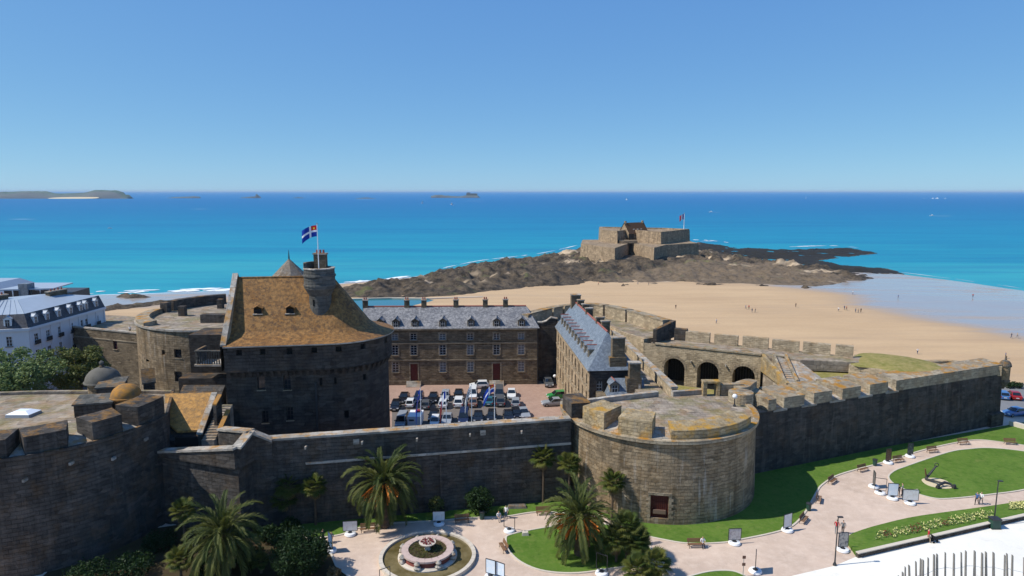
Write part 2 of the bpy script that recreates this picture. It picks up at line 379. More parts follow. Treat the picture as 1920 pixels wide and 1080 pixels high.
# ground and nature
def ground(name, a, b, c, s1=0.2, s2=2.5, bump=0.3):
    t = NT(name)
    col = t.mix(t.ramp(t.noise(s1, 6, 0.65), [(0.35, 0.0), (0.68, 1.0)]), a, b)
    col = t.mix(t.ramp(t.noise(s2, 5, 0.7), [(0.45, 0.0), (0.75, 0.6)]), col, c)
    if name == 'lawn_grass':
        col = t.mix(t.ramp(t.noise(0.35, 6, 0.75), [(0.57, 0.0), (0.72, 0.55)]), col, (0.2, 0.2, 0.065)); col = t.mix(t.ramp(t.noise(0.9, 5, 0.7), [(0.36, 0.5), (0.46, 0.0)]), col, (0.045, 0.1, 0.012))
    if name in ('path_gravel', 'plaza_paving'):
        col = t.mix(t.ramp(t.noise(0.3, 7, 0.8), [(0.56, 0.0), (0.75, 0.45)]), col, tuple(q * 0.62 for q in b))
    t.bump(t.noise(s2 * 4, 4), bump, 0.03); t.out(col, 0.95, 0.1)
ground('path_gravel', (0.61, 0.47, 0.365), (0.47, 0.36, 0.28), (0.69, 0.56, 0.45), 0.14, 0.9)
ground('court_gravel', (0.37, 0.245, 0.185), (0.29, 0.19, 0.145), (0.46, 0.335, 0.265), 0.3, 1.6)
ground('court_tarmac', (0.165, 0.14, 0.12), (0.13, 0.11, 0.095), (0.22, 0.19, 0.165), 0.15, 3)
ground('plaza_paving', (0.8, 0.77, 0.68), (0.7, 0.67, 0.585), (0.84, 0.82, 0.74), 0.1, 0.8, 0.05)
ground('lawn_grass', (0.105, 0.18, 0.028), (0.066, 0.135, 0.017), (0.17, 0.21, 0.055), 0.22, 1.7, 0.9)
ground('dry_grass', (0.29, 0.235, 0.085), (0.15, 0.155, 0.035), (0.42, 0.33, 0.16), 0.35, 1.6, 0.9)
ground('town_ground', (0.2, 0.17, 0.15), (0.14, 0.13, 0.12), (0.25, 0.22, 0.19))
ground('bed_soil', (0.05, 0.035, 0.02), (0.075, 0.05, 0.028), (0.05, 0.07, 0.015), 0.6, 4, 0.8)
ground('asphalt', (0.2, 0.205, 0.21), (0.17, 0.175, 0.18), (0.24, 0.24, 0.24))
ground('kerb_stone', (0.6, 0.53, 0.43), (0.5, 0.44, 0.36), (0.65, 0.58, 0.48))
def leaf(name, a, b, c=None):
    t = NT(name)
    oi = t.n.new('ShaderNodeObjectInfo')
    col = t.mix(t.ramp(t.noise(1.6, 3), [(0.35, 0.0), (0.65, 1.0)]), a, b)
    if c: col = t.mix(t.math('MULTIPLY', oi.outputs['Random'], 0.65), col, c)
    t.out(col, 0.6, 0.2)
    tr = t.n.new('ShaderNodeBsdfTranslucent'); t.l.new(col, tr.inputs[0]); mx = t.n.new('ShaderNodeMixShader'); mx.inputs[0].default_value = 0.3
    t.l.new(t.b.outputs[0], mx.inputs[1]); t.l.new(tr.outputs[0], mx.inputs[2]); t.l.new(mx.outputs[0], t.n['Material Output'].inputs[0])
    t.b.inputs['Transmission Weight'].default_value = 0.0
leaf('palm_leaf', (0.028, 0.048, 0.01), (0.065, 0.09, 0.02), (0.15, 0.15, 0.035))
leaf('fan_leaf', (0.03, 0.06, 0.012), (0.065, 0.1, 0.02), (0.17, 0.155, 0.03))
leaf('tree_leaf', (0.09, 0.12, 0.03), (0.18, 0.175, 0.05))
leaf('tree_leaf_pale', (0.12, 0.185, 0.06), (0.23, 0.28, 0.11))
leaf('hedge_leaf', (0.014, 0.035, 0.01), (0.03, 0.06, 0.016))
leaf('dead_leaf', (0.17, 0.115, 0.05), (0.25, 0.17, 0.08))
plain('fruit', (0.55, 0.17, 0.02), 0.7); plain('bark', (0.11, 0.08, 0.055), 0.9, 0.1, 0, 0.4, 4)
plain('flower_yellow', (0.75, 0.7, 0.28), 0.7); plain('flower_red', (0.2, 0.02, 0.025), 0.7)
plain('brown_sand', (0.6, 0.5, 0.33), 0.95, 0.1)
# flags, boards
for nm, c in dict(flag_blue=(0.015, 0.05, 0.32), flag_white=(0.8, 0.8, 0.8), flag_red=(0.55, 0.02, 0.025), flag_black=(0.02, 0.02, 0.02), flag_gold=(0.7, 0.45, 0.03)).items():
    t = NT(nm); t.out(c, 0.8, 0.1)
def board(name, base, ink, s=6.0, amt=0.5):
    t = NT(name); col = t.mix(t.ramp(t.noise(s, 2, vec=t.tc.outputs['Object']), [(0.5, 0.0), (0.62, amt)]), base, ink); t.out(col, 0.4, 0.4)
board('board_white', (0.72, 0.72, 0.7), (0.55, 0.5, 0.45), 2.0, 0.4); board('board_grey', (0.5, 0.48, 0.46), (0.25, 0.2, 0.2), 3); board('board_dark', (0.06, 0.065, 0.07), (0.25, 0.26, 0.24), 2.2)
board('board_brown', (0.12, 0.06, 0.04), (0.25, 0.15, 0.1), 3); board('board_blue', (0.06, 0.13, 0.27), (0.2, 0.28, 0.4), 3); board('board_sky', (0.62, 0.72, 0.8), (0.8, 0.8, 0.8), 2); board('board_picture', (0.45, 0.4, 0.35), (0.12, 0.12, 0.14), 2.4, 0.9)
# ---------------------------------------------------------------- setting: sea, beach, rocks, land
SEA = -9.0
def vnoise(x, y, seed=0):
    xi = np.floor(x).astype(np.int64); yi = np.floor(y).astype(np.int64); fx = x - xi; fy = y - yi
    def h(a, b):
        n = (a * 374761393 + b * 668265263 + seed * 1442695041) & 0xffffffff
        n = ((n ^ (n >> 13)) * 1274126177) & 0xffffffff
        return ((n ^ (n >> 16)) & 0xffff) / 65535.0
    u = fx * fx * (3 - 2 * fx); v = fy * fy * (3 - 2 * fy)
    return (h(xi, yi) * (1 - u) + h(xi + 1, yi) * u) * (1 - v) + (h(xi, yi + 1) * (1 - u) + h(xi + 1, yi + 1) * u) * v
def fbm(x, y, oct=5, seed=0, ridged=False):
    a = 0.5; s = 0; f = 1.0
    for k in range(oct):
        n = vnoise(x * f, y * f, seed + k); n = 1 - abs(2 * n - 1) if ridged else n
        s = s + a * n; a *= 0.5; f *= 2.03
    return s
def inside(px, py, poly):
    r = np.zeros(px.shape, bool); n = len(poly)
    for i in range(n):
        x0, y0 = poly[i - 1]; x1, y1 = poly[i]
        if y0 == y1: continue
        c = ((y0 > py) != (y1 > py)) & (px < (x1 - x0) * (py - y0) / (y1 - y0) + x0); r ^= c
    return r
def blur(a, n):
    for _ in range(n):
        p = np.pad(a, 1, mode='edge'); a = (p[1:-1, :-2] + p[1:-1, 2:] + p[:-2, 1:-1] + p[2:, 1:-1] + 2 * a) / 6
    return a
def edist(px, py, poly):
    d = np.full(px.shape, 1e9); n = len(poly)
    for i in range(n):
        x0, y0 = poly[i - 1]; x1, y1 = poly[i]; dx, dy = x1 - x0, y1 - y0; L = dx * dx + dy * dy + 1e-9
        t = np.clip(((px - x0) * dx + (py - y0) * dy) / L, 0, 1); d = np.minimum(d, np.hypot(px - x0 - t * dx, py - y0 - t * dy))
    return d
def grid_mesh(name, X, Y, Z, keep, mat, attrs):
    ny, nx = X.shape; idx = np.arange(ny * nx).reshape(ny, nx)
    q = np.stack([idx[:-1, :-1], idx[:-1, 1:], idx[1:, 1:], idx[1:, :-1]], -1).reshape(-1, 4)
    kf = keep.ravel(); q = q[kf[q].any(1)]
    used = np.unique(q); rem = -np.ones(ny * nx, int); rem[used] = np.arange(len(used)); q = rem[q]
    co = np.stack([X.ravel(), Y.ravel(), Z.ravel()], -1)[used]
    me = bpy.data.meshes.new(name); me.from_pydata(co.tolist(), [], q.tolist()); me.materials.append(MAT(mat))
    for k, v in attrs.items():
        a = me.attributes.new(k, 'FLOAT', 'POINT'); a.data.foreach_set('value', v.ravel()[used].astype(np.float32))
    for p in me.polygons: p.use_smooth = True
    o = bpy.data.objects.new(name, me); COL.objects.link(o); return o
def gp(l, z): return [G(a, b, z) for a, b in l]

# sea: colour follows the depth of the water (shallow sandy bays turquoise, open sea blue)
t = NT('sea_water')
yy = t.sep(t.pos.outputs['Position'], 1)
yy = t.math('ADD', yy, t.math('MULTIPLY', t.math('SUBTRACT', t.noise(1.0, 4, 0.6, sc=(0.0014, 0.008, 1)), 0.5), 520.0))
s_ = t.math('DIVIDE', yy, t.math('ADD', t.math('MAXIMUM', yy, 1.0), 1200.0))
col = t.ramp(s_, [(0.2, (0.045, 0.335, 0.37)), (0.28, (0.015, 0.275, 0.355)), (0.4, (0.007, 0.215, 0.34)), (0.55, (0.004, 0.16, 0.32)), (0.72, (0.004, 0.13, 0.32)), (0.97, (0.01, 0.165, 0.42))])
col = t.mix(t.ramp(t.noise(1.0, 5, 0.65, sc=(0.006, 0.05, 1)), [(0.45, 0.0), (0.72, 0.45)]), col, (0.004, 0.1, 0.27))
col = t.mix(t.ramp(t.noise(1.0, 6, 0.75, sc=(0.03, 0.16, 1)), [(0.5, 0.0), (0.7, 0.3)]), col, (0.03, 0.3, 0.42))
foam_n = t.noise(1.0, 6, 0.7, sc=(0.02, 0.11, 1))
col = t.mix(t.ramp(foam_n, [(0.745, 0.0), (0.77, 0.5)]), col, (0.6, 0.66, 0.7))
col = t.mix(t.ramp(t.noise(1.0, 4, 0.6, sc=(0.0016, 0.012, 1)), [(0.5, 0.0), (0.66, 0.4)]), col, (0.004, 0.12, 0.28))  # broad darker bands, painted on the water like cloud shadows
t.bump(t.noise(1.0, 6, 0.7, sc=(0.2, 0.5, 1)), 0.6, 0.5)
t.out(col, 0.45, 0.08)
mb = MB(); mb.box(-90000, 90000, 60, 120000, SEA - 30, SEA)
sea = structure(mb.build('sea', 'sea_water'))

# beach
shore = [G(a, b, SEA) for a, b in ((-500, 610), (-300, 585), (0, 560), (200, 551), (420, 545), (640, 531), (760, 521), (905, 500), (1090, 490), (1500, 500), (1640, 507), (1680, 513), (1800, 528), (1920, 545), (2200, 592), (2700, 690))]
gx, gy = np.meshgrid(np.arange(-420, 620, 3.0), np.arange(110, 470, 3.0))
sy = np.interp(gx, [p[0] for p in shore], [p[1] for p in shore])
sy = sy + (fbm(gx / 40, gy / 40, 3) - 0.5) * 10
bd = sy - gy
bz = SEA - 0.02 + np.where(bd > 0, 0.35 + np.minimum(bd * 0.016, 2.2) - 0.35 * np.exp(-bd / 6.0), bd * 0.03) + (fbm(gx / 25, gy / 9, 4, 3) - 0.5) * 0.35 * np.clip(bd / 20, 0, 1)
wetp = gp([(1395, 532), (1450, 545), (1520, 553), (1600, 556), (1585, 572), (1610, 590), (1700, 604), (1800, 622), (1920, 650), (2200, 690), (2400, 640), (2400, 560), (1680, 505), (1640, 500), (1540, 528)], -8.3)
wet2 = gp([(-100, 600), (180, 585), (330, 572), (420, 562), (560, 552), (640, 545), (640, 520), (-100, 540)], -8.3)
wet = blur((inside(gx, gy, wetp) | inside(gx, gy, wet2)).astype(float), 22)
wet = np.maximum(wet, np.clip(1 - bd / 16, 0, 1))
t = NT('beach_sand')
w_ = t.math('ADD', t.attr('wet'), t.math('MULTIPLY', t.math('SUBTRACT', t.noise(1.0, 6, 0.7, sc=(0.012, 0.075, 1)), 0.5), 1.5))
damp_ = t.ramp(w_, [(0.02, 0.0), (0.5, 1.0)]); w_ = t.ramp(w_, [(0.4, 0.0), (0.98, 1.0)])
dry = t.mix(t.ramp(t.noise(1.0, 5, 0.6, sc=(0.02, 0.09, 1)), [(0.35, 0.0), (0.7, 1.0)]), (0.53, 0.365, 0.2), (0.44, 0.295, 0.16))
dry = t.mix(t.ramp(t.noise(1.0, 4, 0.6, sc=(0.008, 0.35, 1)), [(0.56, 0.0), (0.7, 0.45)]), dry, (0.36, 0.235, 0.14))
dry = t.mix(t.ramp(t.noise(0.9, 7, 0.85), [(0.48, 0.0), (0.72, 0.6)]), dry, (0.4, 0.25, 0.14))
col = t.mix(w_, t.mix(damp_, dry, (0.4, 0.28, 0.17)), (0.36, 0.32, 0.28))
fm = t.ramp(t.math('ADD', t.attr('surf'), t.math('MULTIPLY', t.math('SUBTRACT', t.noise(1.0, 5, 0.7, sc=(0.03, 0.2, 1)), 0.5), 0.9)), [(0.6, 0.0), (0.7, 1.0)])
col = t.mix(fm, col, (0.75, 0.78, 0.8))
t.bump(t.noise(0.8, 5, 0.6, sc=(0.6, 1.6, 1)), 0.12, 0.08)
t.out(col, t.ramp(w_, [(0.0, 0.95), (0.5, 0.5), (1.0, 0.14)]), 0.5)
surf = np.clip(1 - np.abs(bd - 1) / 6, 0, 1) * np.where(gx < 60, 1.0, 0.65)
beach = structure(grid_mesh('beach', gx, gy, bz, bd > -25, 'beach_sand', dict(wet=wet, surf=surf)))

# breaking waves: broken foam ribbons along the water's edge
plain('foam', (0.75, 0.78, 0.8), 0.9, 0.1, 0, 0.1, 0.2)
def surf(pts, w0, seed):
    rnd = random.Random(seed); p = smooth_poly(gp(pts, SEA), 14, False); m = MB(); k = 0
    while k < len(p) - 3:
        n = rnd.randint(3, 12); seg = p[k:k + n + 1]; ws = [w0 * rnd.uniform(.2, 1.0) * math.sin(math.pi * min(1, max(.06, i / max(1, len(seg) - 1)))) + .25 for i in range(len(seg))]
        for i in range(len(seg) - 1): m.poly([(seg[i][0], seg[i][1] - ws[i], SEA + .2), (seg[i + 1][0], seg[i + 1][1] - ws[i + 1], SEA + .2), (seg[i + 1][0], seg[i + 1][1] + ws[i + 1], SEA + .2), (seg[i][0], seg[i][1] + ws[i], SEA + .2)])
        k += n + (1 if rnd.random() < .6 else 4)
    return tag(m.build('surf', 'foam'), kind='stuff')
surf([(20, 558), (200, 550), (330, 546), (420, 544), (540, 537), (640, 530), (700, 526), (770, 518)], 5.0, 1)
surf([(180, 547), (300, 544), (420, 541)], 3.0, 2)
surf([(830, 503), (900, 489), (960, 482), (1020, 474), (1088, 459)], 2.0, 3)
surf([(1300, 450), (1330, 451), (1365, 455)], 8.0, 4); surf([(1480, 463), (1560, 461), (1610, 465)], 3.0, 6)
surf([(1690, 511), (1800, 525), (1930, 543)], 1.6, 5)
# rocks of the tidal reef
reef = gp([(600, 556), (700, 560), (790, 562), (870, 557), (940, 548), (1010, 542), (1100, 536), (1200, 533), (1300, 533), (1420, 536), (1530, 540), (1600, 532), (1650, 522), (1600, 512), (1690, 511), (1650, 500), (1570, 494), (1530, 486), (1570, 480), (1640, 472), (1590, 463), (1480, 466), (1390, 464), (1310, 453), (1200, 444), (1085, 462), (1010, 476), (905, 489), (850, 500), (760, 520), (690, 528), (600, 540)], -7.4)
weedp = gp([(1300, 470), (1310, 452), (1390, 464), (1480, 466), (1590, 461), (1650, 472), (1530, 486), (1640, 498), (1700, 512), (1600, 513), (1520, 506), (1440, 492), (1370, 482)], -8.0)
tanp = gp([(1230, 512), (1330, 498), (1440, 500), (1560, 520), (1620, 530), (1530, 542), (1300, 536), (1110, 534)], -8.0)
rx, ry = np.meshgrid(np.arange(-125, 290, 1.5), np.arange(265, 680, 1.5))
wob = (fbm(rx / 14, ry / 22, 4, 9) - 0.5)
ins = inside(rx + wob * 22, ry + wob * 40, reef); ed = edist(rx, ry, reef) * np.where(ins, 1, -1)
e1 = np.clip(ed / 16, 0, 1)
weed = blur(inside(rx, ry, weedp).astype(float), 4); tan = blur(inside(rx, ry, tanp).astype(float), 5)
FC = (88.0, 428.0)
dF = np.hypot((rx - FC[0]) / 62, (ry - FC[1]) / 62)
def beach_z(x, y):
    d = np.interp(x, [p[0] for p in shore], [p[1] for p in shore]) - y
    return SEA - 0.02 + np.where(d > 0, 0.35 + np.minimum(d * 0.016, 2.2), np.maximum(d * 0.03, -0.6))
base = np.maximum(beach_z(rx, ry), SEA - 0.5)
rz = base - 0.5 + 0.7 * np.sqrt(e1) + 1.5 * np.clip(ed / 40, 0, 1)
rough = fbm(rx / 13, ry / 17, 5, 2, True); rough2 = fbm(rx / 5, ry / 6, 4, 12, True)
rz = rz + ((rough - 0.5) * (8.5 - 5.2 * tan - 6.0 * weed) + (rough2 - 0.5) * (4.8 - 1.4 * tan - 2.0 * weed)) * e1 + (fbm(rx / 2.4, ry / 2.4, 3, 5) - 0.5) * 1.8 * e1 - 1.0 * weed * e1
rz = np.where(weed > 0.3, np.maximum(rz, SEA + (rough - 0.42) * 2.2), rz)
fx_ = np.clip(1 - dF, 0, 1); fsm = fx_ * fx_ * (3 - 2 * fx_)
rz = rz + fsm * 5.2
top = inside(rx, ry, [(50, 400), (128, 400), (140, 470), (50, 470)])
rz = np.where(top, np.minimum(rz, -2.6 + 1.6 * rough), rz)
t = NT('reef_rock')
n1 = t.noise(0.2, 7, 0.78); n2 = t.noise(0.7, 5, 0.75)
col = t.mix(t.ramp(n1, [(0.4, 0.0), (0.6, 1.0)]), (0.02, 0.017, 0.013), (0.12, 0.088, 0.056))
col = t.mix(t.ramp(n2, [(0.52, 0.0), (0.74, 0.7)]), col, (0.2, 0.152, 0.1))
col = t.mix(t.ramp(t.math('MULTIPLY', t.attr('tan'), t.noise(0.4, 5, 0.7)), [(0.25, 0.0), (0.5, 0.7)]), col, (0.2, 0.145, 0.09))
col = t.mix(t.ramp(t.noise(0.045, 5, 0.7), [(0.58, 0.0), (0.66, 0.6)]), col, (0.14, 0.15, 0.05))
col = t.mix(t.ramp(t.math('ADD', t.attr('weed'), t.math('MULTIPLY', t.math('SUBTRACT', n2, 0.5), 0.8)), [(0.4, 0.0), (0.65, 0.93)]), col, (0.018, 0.017, 0.014))
col = t.mix(t.attr('sandy'), col, (0.5, 0.38, 0.25))
t.bump(t.noise(1.1, 6, 0.75), 0.9, 0.5); t.out(col, 0.85, 0.25)
sandy = np.clip((fbm(rx / 20, ry / 9, 4, 21) - 0.62) * 9, 0, 1) * (1 - weed)
reef_o = structure(grid_mesh('reef_rocks', rx, ry, rz, ed > -3, 'reef_rock', dict(weed=weed, tan=tan, sandy=sandy)))
# small tidal rocks left of the keep
for k, pl in enumerate(([(195, 556), (250, 552), (300, 556), (285, 560), (230, 562)], [(180, 578), (260, 570), (420, 556), (430, 566), (300, 576), (200, 590), (150, 600)])):
    pw = gp(pl, -8.4); xs = [p[0] for p in pw]; ys = [p[1] for p in pw]
    ax, ay = np.meshgrid(np.arange(min(xs) - 4, max(xs) + 4, 1.2), np.arange(min(ys) - 4, max(ys) + 4, 1.2))
    dd = edist(ax, ay, pw) * np.where(inside(ax, ay, pw), 1, -1)
    az = SEA - 0.4 + 2.6 * np.clip(dd / 8, 0, 1) + (fbm(ax / 5, ay / 5, 4, 31 + k, True) - 0.45) * 3 * np.clip(dd / 5, 0, 1)
    structure(grid_mesh('shore_rocks', ax, ay, az, dd > -3, 'reef_rock', dict(weed=np.full(ax.shape, 0.15), tan=np.zeros(ax.shape), sandy=np.zeros(ax.shape))))

# tidal bathing pool behind the barracks, with its thin sea wall
t = NT('pool_water'); t.out((0.02, 0.15, 0.17), 0.12, 0.4); t.bump(t.noise(1.2, 3), 0.1, 0.1)
pz = -6.6
pp = gp([(640, 580), (760, 584), (838, 574), (845, 568), (800, 561), (735, 560), (650, 562)], pz)
mb = MB(); mb.prism(ccw(smooth_poly(pp, 4)), pz - 1.5, pz); structure(mb.build('tidal_pool', 'pool_water'))
mb = MB(); w_p = Path(gp([(905, 558), (800, 561), (735, 560), (650, 562)], pz)); block(mb, w_p, 0, w_p.len, pz - 1.5, pz + 0.5, 0.5, -0.5)
tag(mb.build('pool_wall', 'kerb_stone'), 'thin pale sea wall closing the tidal pool behind the barracks', 'wall')

# land
land_poly = [(-500, 10), (400, 10), (400, 133), (98, 136), (90, 128), (85.5, 114), (76, 114), (60, 112), (34, 126), (33, 141), (21, 162), (4, 152), (-40, 150), (-70, 152), (-110, 200), (-500, 210)]
mb = MB(); mb.prism(ccw(land_poly), -14, 0.0); structure(mb.build('ground', 'town_ground'))
def sheet(name, poly, z, mat):
    mb = MB(); mb.poly([(x, y, z) for x, y in ccw(poly)]); return structure(mb.build(name, mat))
sheet('garden_path', [(-70, 30), (150, 30), (150, 118), (88, 118), (36, 96), (6, 90), (-70, 80)], 0.004, 'path_gravel')
plz = gp([(1484, 1080), (1565, 1061), (1612, 1041), (1860, 982), (1930, 963)], 0) + [(110, 80), (110, 30), (25, 30), (28, 60)]
sheet('plaza_pavement', plz, 0.010, 'plaza_paving')
court = [(-40, 90), (16, 90), (12.2, 135), (-40, 135)]
sheet('courtyard_paving', court, 0.006, 'court_gravel')
sheet('courtyard_tarmac', gp([(735, 758), (930, 742), (965, 742), (985, 800), (1000, 820), (735, 830)], 0), 0.011, 'court_tarmac')
sheet('road', [(86, 116), (150, 100), (200, 128), (98, 134)], 0.008, 'asphalt')

def lawn(name, outline, z=0.06, zf=None, kerb=True, n=5, smooth=True, mat='lawn_grass', skip=None):
    pts = ccw(smooth_poly(outline, n)) if smooth else ccw(outline)
    mb = MB(); mb.prism(pts, -0.05, zf if zf else z, bottom=False)
    o = structure(mb.build(name, mat))
    if kerb:
        mb = MB(); cl = pts + [pts[0]]
        if skip: cl = skip
        p = Path(cl); block(mb, p, 0, p.len, -0.05, z + 0.05, 0.22, 0.0)
        mb.build('kerb', 'kerb_stone', o)
    return o
bound_a = gp([(560, 1018), (597, 1009), (640, 1002), (679, 988), (740, 980), (812, 977), (869, 972), (904, 970), (950, 968), (995, 961), (1034, 960), (1075, 965)], 0)
pa = smooth_poly(bound_a, 4, False)
lawn('lawn', pa + [(13, 79), (8, 84), (-32, 76)], 0.06, smooth=False, skip=pa)
lawn('lawn', gp([(950, 1012), (961, 1003), (1020, 991), (1075, 984), (1140, 985), (1195, 1005), (1222, 1035), (1215, 1058), (1166, 1063), (1085, 1074), (1024, 1071), (983, 1057), (958, 1036)], 0))
bnd = gp([(1190, 1000), (1240, 1011), (1292, 1019), (1357, 1017), (1390, 1011), (1448, 999), (1484, 986), (1509, 959), (1530, 922), (1540, 909), (1565, 893), (1602, 881), (1629, 874), (1676, 861), (1733, 843), (1797, 829), (1831, 825), (1860, 827), (1925, 836), (2000, 850)], 0)
pc_ = smooth_poly(bnd, 4, False)
lawn('lawn', pc_ + [(112, 108), (90, 112), (36, 92), (20, 84), (10, 80)], 0.06, smooth=False, skip=pc_)
lawn('lawn', gp([(1668, 898), (1675, 886), (1701, 875), (1779, 849), (1818, 843), (1857, 841), (1920, 847), (1990, 862), (1990, 900), (1920, 918), (1857, 927), (1779, 935), (1740, 932), (1688, 914)], 0))
l5 = gp([(1590, 1022), (1592, 1006), (1611, 996), (1650, 984), (1727, 967), (1867, 949), (1960, 935)], 0)
wall5 = gp([(1606, 1045), (1857, 987), (1990, 957)], 0)
d5 = Vector(wall5[1]) - Vector(wall5[0]); d5.normalize(); n5 = Vector((-d5.y, d5.x))
def zl5(x, y):
    d = (Vector((x, y)) - Vector(wall5[0])).dot(n5); return 0.05 + 0.5 * max(0, min(1, 1 - d / 4.5))
l5s = smooth_poly(l5, 4, False)
flower_lawn = lawn('lawn', l5s + wall5[::-1], 0.06, zf=zl5, smooth=False, kerb=False)
mb = MB(); p5 = Path([wall5[0], wall5[1], wall5[2]]); block(mb, p5, 0, p5.len, -0.02, 0.62, 0.22, -0.15)
rw = thing('retaining_wall', 'low stone retaining wall holding the flower lawn above the pale plaza', 'wall', (*wall5[0], 0))
for k in range(int(p5.len / 2.0)):
    mb = MB(); block(mb, p5, k * 2.0 + 0.008, min(p5.len, k * 2.0 + 1.992), -0.02, 0.52, 0.2, -0.15); mb.build('stone_block', 'dark_stone', rw)
    mb = MB(); block(mb, p5, k * 2.0 + 0.008, min(p5.len, k * 2.0 + 1.992), 0.52, 0.62, 0.28, -0.18); mb.build('coping_slab', 'kerb_stone', rw)
lawn('lawn', gp([(1285, 1090), (1310, 1078), (1345, 1072), (1380, 1074), (1400, 1090), (1345, 1110)], 0))
lawn('shaded_bed', gp([(640, 1110), (628, 1062), (606, 1020), (575, 1010), (520, 985), (430, 985), (300, 990), (120, 1050), (60, 1150), (300, 1200)], 0), mat='bed_soil', z=.08)  # planted ground, stretched dark over the path to paint in shade
# ---------------------------------------------------------------- window and door kit (meshes shared between alike pieces)
_cache = {}
def window_mesh(w, h, cols, rows, mat, arch=False):
    k = ('win', round(w, 2), round(h, 2), cols, rows, mat)
    if k not in _cache:
        f = MB(); t_ = 0.07; d = 0.08
        f.box(-w / 2, -w / 2 + t_, -d, 0, 0, h); f.box(w / 2 - t_, w / 2, -d, 0, 0, h); f.box(-w / 2 + t_, w / 2 - t_, -d, 0, 0, t_); f.box(-w / 2 + t_, w / 2 - t_, -d, 0, h - t_, h)
        for i in range(1, cols): x = -w / 2 + w * i / cols; f.box(x - 0.03, x + 0.03, -d + 0.012, -0.012, t_, h - t_)
        for j in range(1, rows): z = h * j / rows; f.box(-w / 2 + t_, w / 2 - t_, -d + 0.02, -0.02, z - 0.025, z + 0.025)
        p = MB(); p.box(-w / 2 + 0.03, w / 2 - 0.03, -0.03, 0.01, 0.03, h - 0.03)
        s = MB(); s.box(-w / 2 - 0.12, w / 2 + 0.12, -0.5, 0, -0.14, 0)
        _cache[k] = (f.mesh('window', mat), [p.mesh('pane', 'glass'), p.mesh('pane', 'glass'), p.mesh('pane', 'curtain_glass')], s.mesh('sill', 'dressed_stone'))
    return _cache[k]
def window(parent, path, u, z, w, h, cols=2, rows=3, mat='frame_paint', depth=0.35, off=0.0, sill=True):
    x, y = path.at(u, off - depth + 0.02); tn = path.tan(u); rz = math.atan2(tn.y, tn.x)
    f, p, s = window_mesh(w, h, cols, rows, mat)
    o = put('window', f, parent, (x, y, z), rz, world=True); put('pane', p[0] if mat == 'iron' else random.choice(p), o)
    if sill: put('sill', s, o)
    return o
def door(parent, path, u, z, w, h, depth=0.35, mat='red_door', off=0.0):
    k = ('door', round(w, 2), round(h, 2), mat)
    if k not in _cache:
        d = MB(); d.box(-w / 2, w / 2, -0.06, 0, 0, h)
        for a in (-1, 1):
            for b in range(3): d.box(a * w / 4 - w * 0.17, a * w / 4 + w * 0.17, -0.09, -0.06, h * (0.06 + b * 0.31), h * (0.31 + b * 0.31))
        hd = MB(); hd.box(0.05, 0.1, -0.16, -0.09, 1.0, 1.12); _cache[k] = (d.mesh('door', mat), hd.mesh('handle', 'iron'))
    x, y = path.at(u, off - depth + 0.02); tn = path.tan(u)
    o = put('door', _cache[k][0], parent, (x, y, z), math.atan2(tn.y, tn.x), world=True); put('handle', _cache[k][1], o)
    return o
def dark_opening(parent, path, u, z, w, h, depth, mat='dark_void', name='dark_panel', off=0.0):
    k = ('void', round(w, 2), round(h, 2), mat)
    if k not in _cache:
        d = MB(); d.box(-w / 2 - 0.05, w / 2 + 0.05, -0.03, 0.05, -0.05, h + 0.05); _cache[k] = d.mesh(name, mat)  # near-black panel paints the unlit inside of the opening
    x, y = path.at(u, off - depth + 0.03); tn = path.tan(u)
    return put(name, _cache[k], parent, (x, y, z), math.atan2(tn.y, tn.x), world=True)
def bx_(parent, name, mat, cx, cy, w, d, z0, z1, rz=0.0, top=None):
    """small square block or chimney as its own piece"""
    mb = MB(); c, s = math.cos(rz), math.sin(rz)
    q = [(cx + a * c - b * s, cy + a * s + b * c) for a, b in ((-w / 2, -d / 2), (w / 2, -d / 2), (w / 2, d / 2), (-w / 2, d / 2))]
    mb.prism(q, z0, z1)
    return mb.build(name, mat, parent)
def chimney(parent, cx, cy, w, d, z0, z1, rz=0.0, pots=2, mat='chimney_stone'):
    o = bx_(parent, 'chimney', mat, cx, cy, w, d, z0, z1, rz)
    cap = MB(); c, s = math.cos(rz), math.sin(rz)
    q = [(cx + a * c - b * s, cy + a * s + b * c) for a, b in ((-w / 2 - .1, -d / 2 - .1), (w / 2 + .1, -d / 2 - .1), (w / 2 + .1, d / 2 + .1), (-w / 2 - .1, d / 2 + .1))]
    cap.prism(q, z1 + 0.002, z1 + 0.2)
    WL[o] = WL[parent]; cap.build('chimney_cap', 'coping_stone', o)
    for k in range(pots):
        a = (k + 0.5) / pots - 0.5; l = max(w, d) * 0.8; ux = (c, s) if w >= d else (-s, c)
        p = MB(); p.lathe((cx + ux[0] * a * l, cy + ux[1] * a * l), [(0.16, z1 + 0.2), (0.13, z1 + 0.62), (0.16, z1 + 0.66)], 8); p.build('chimney_pot', 'red_ridge', o)
    return o

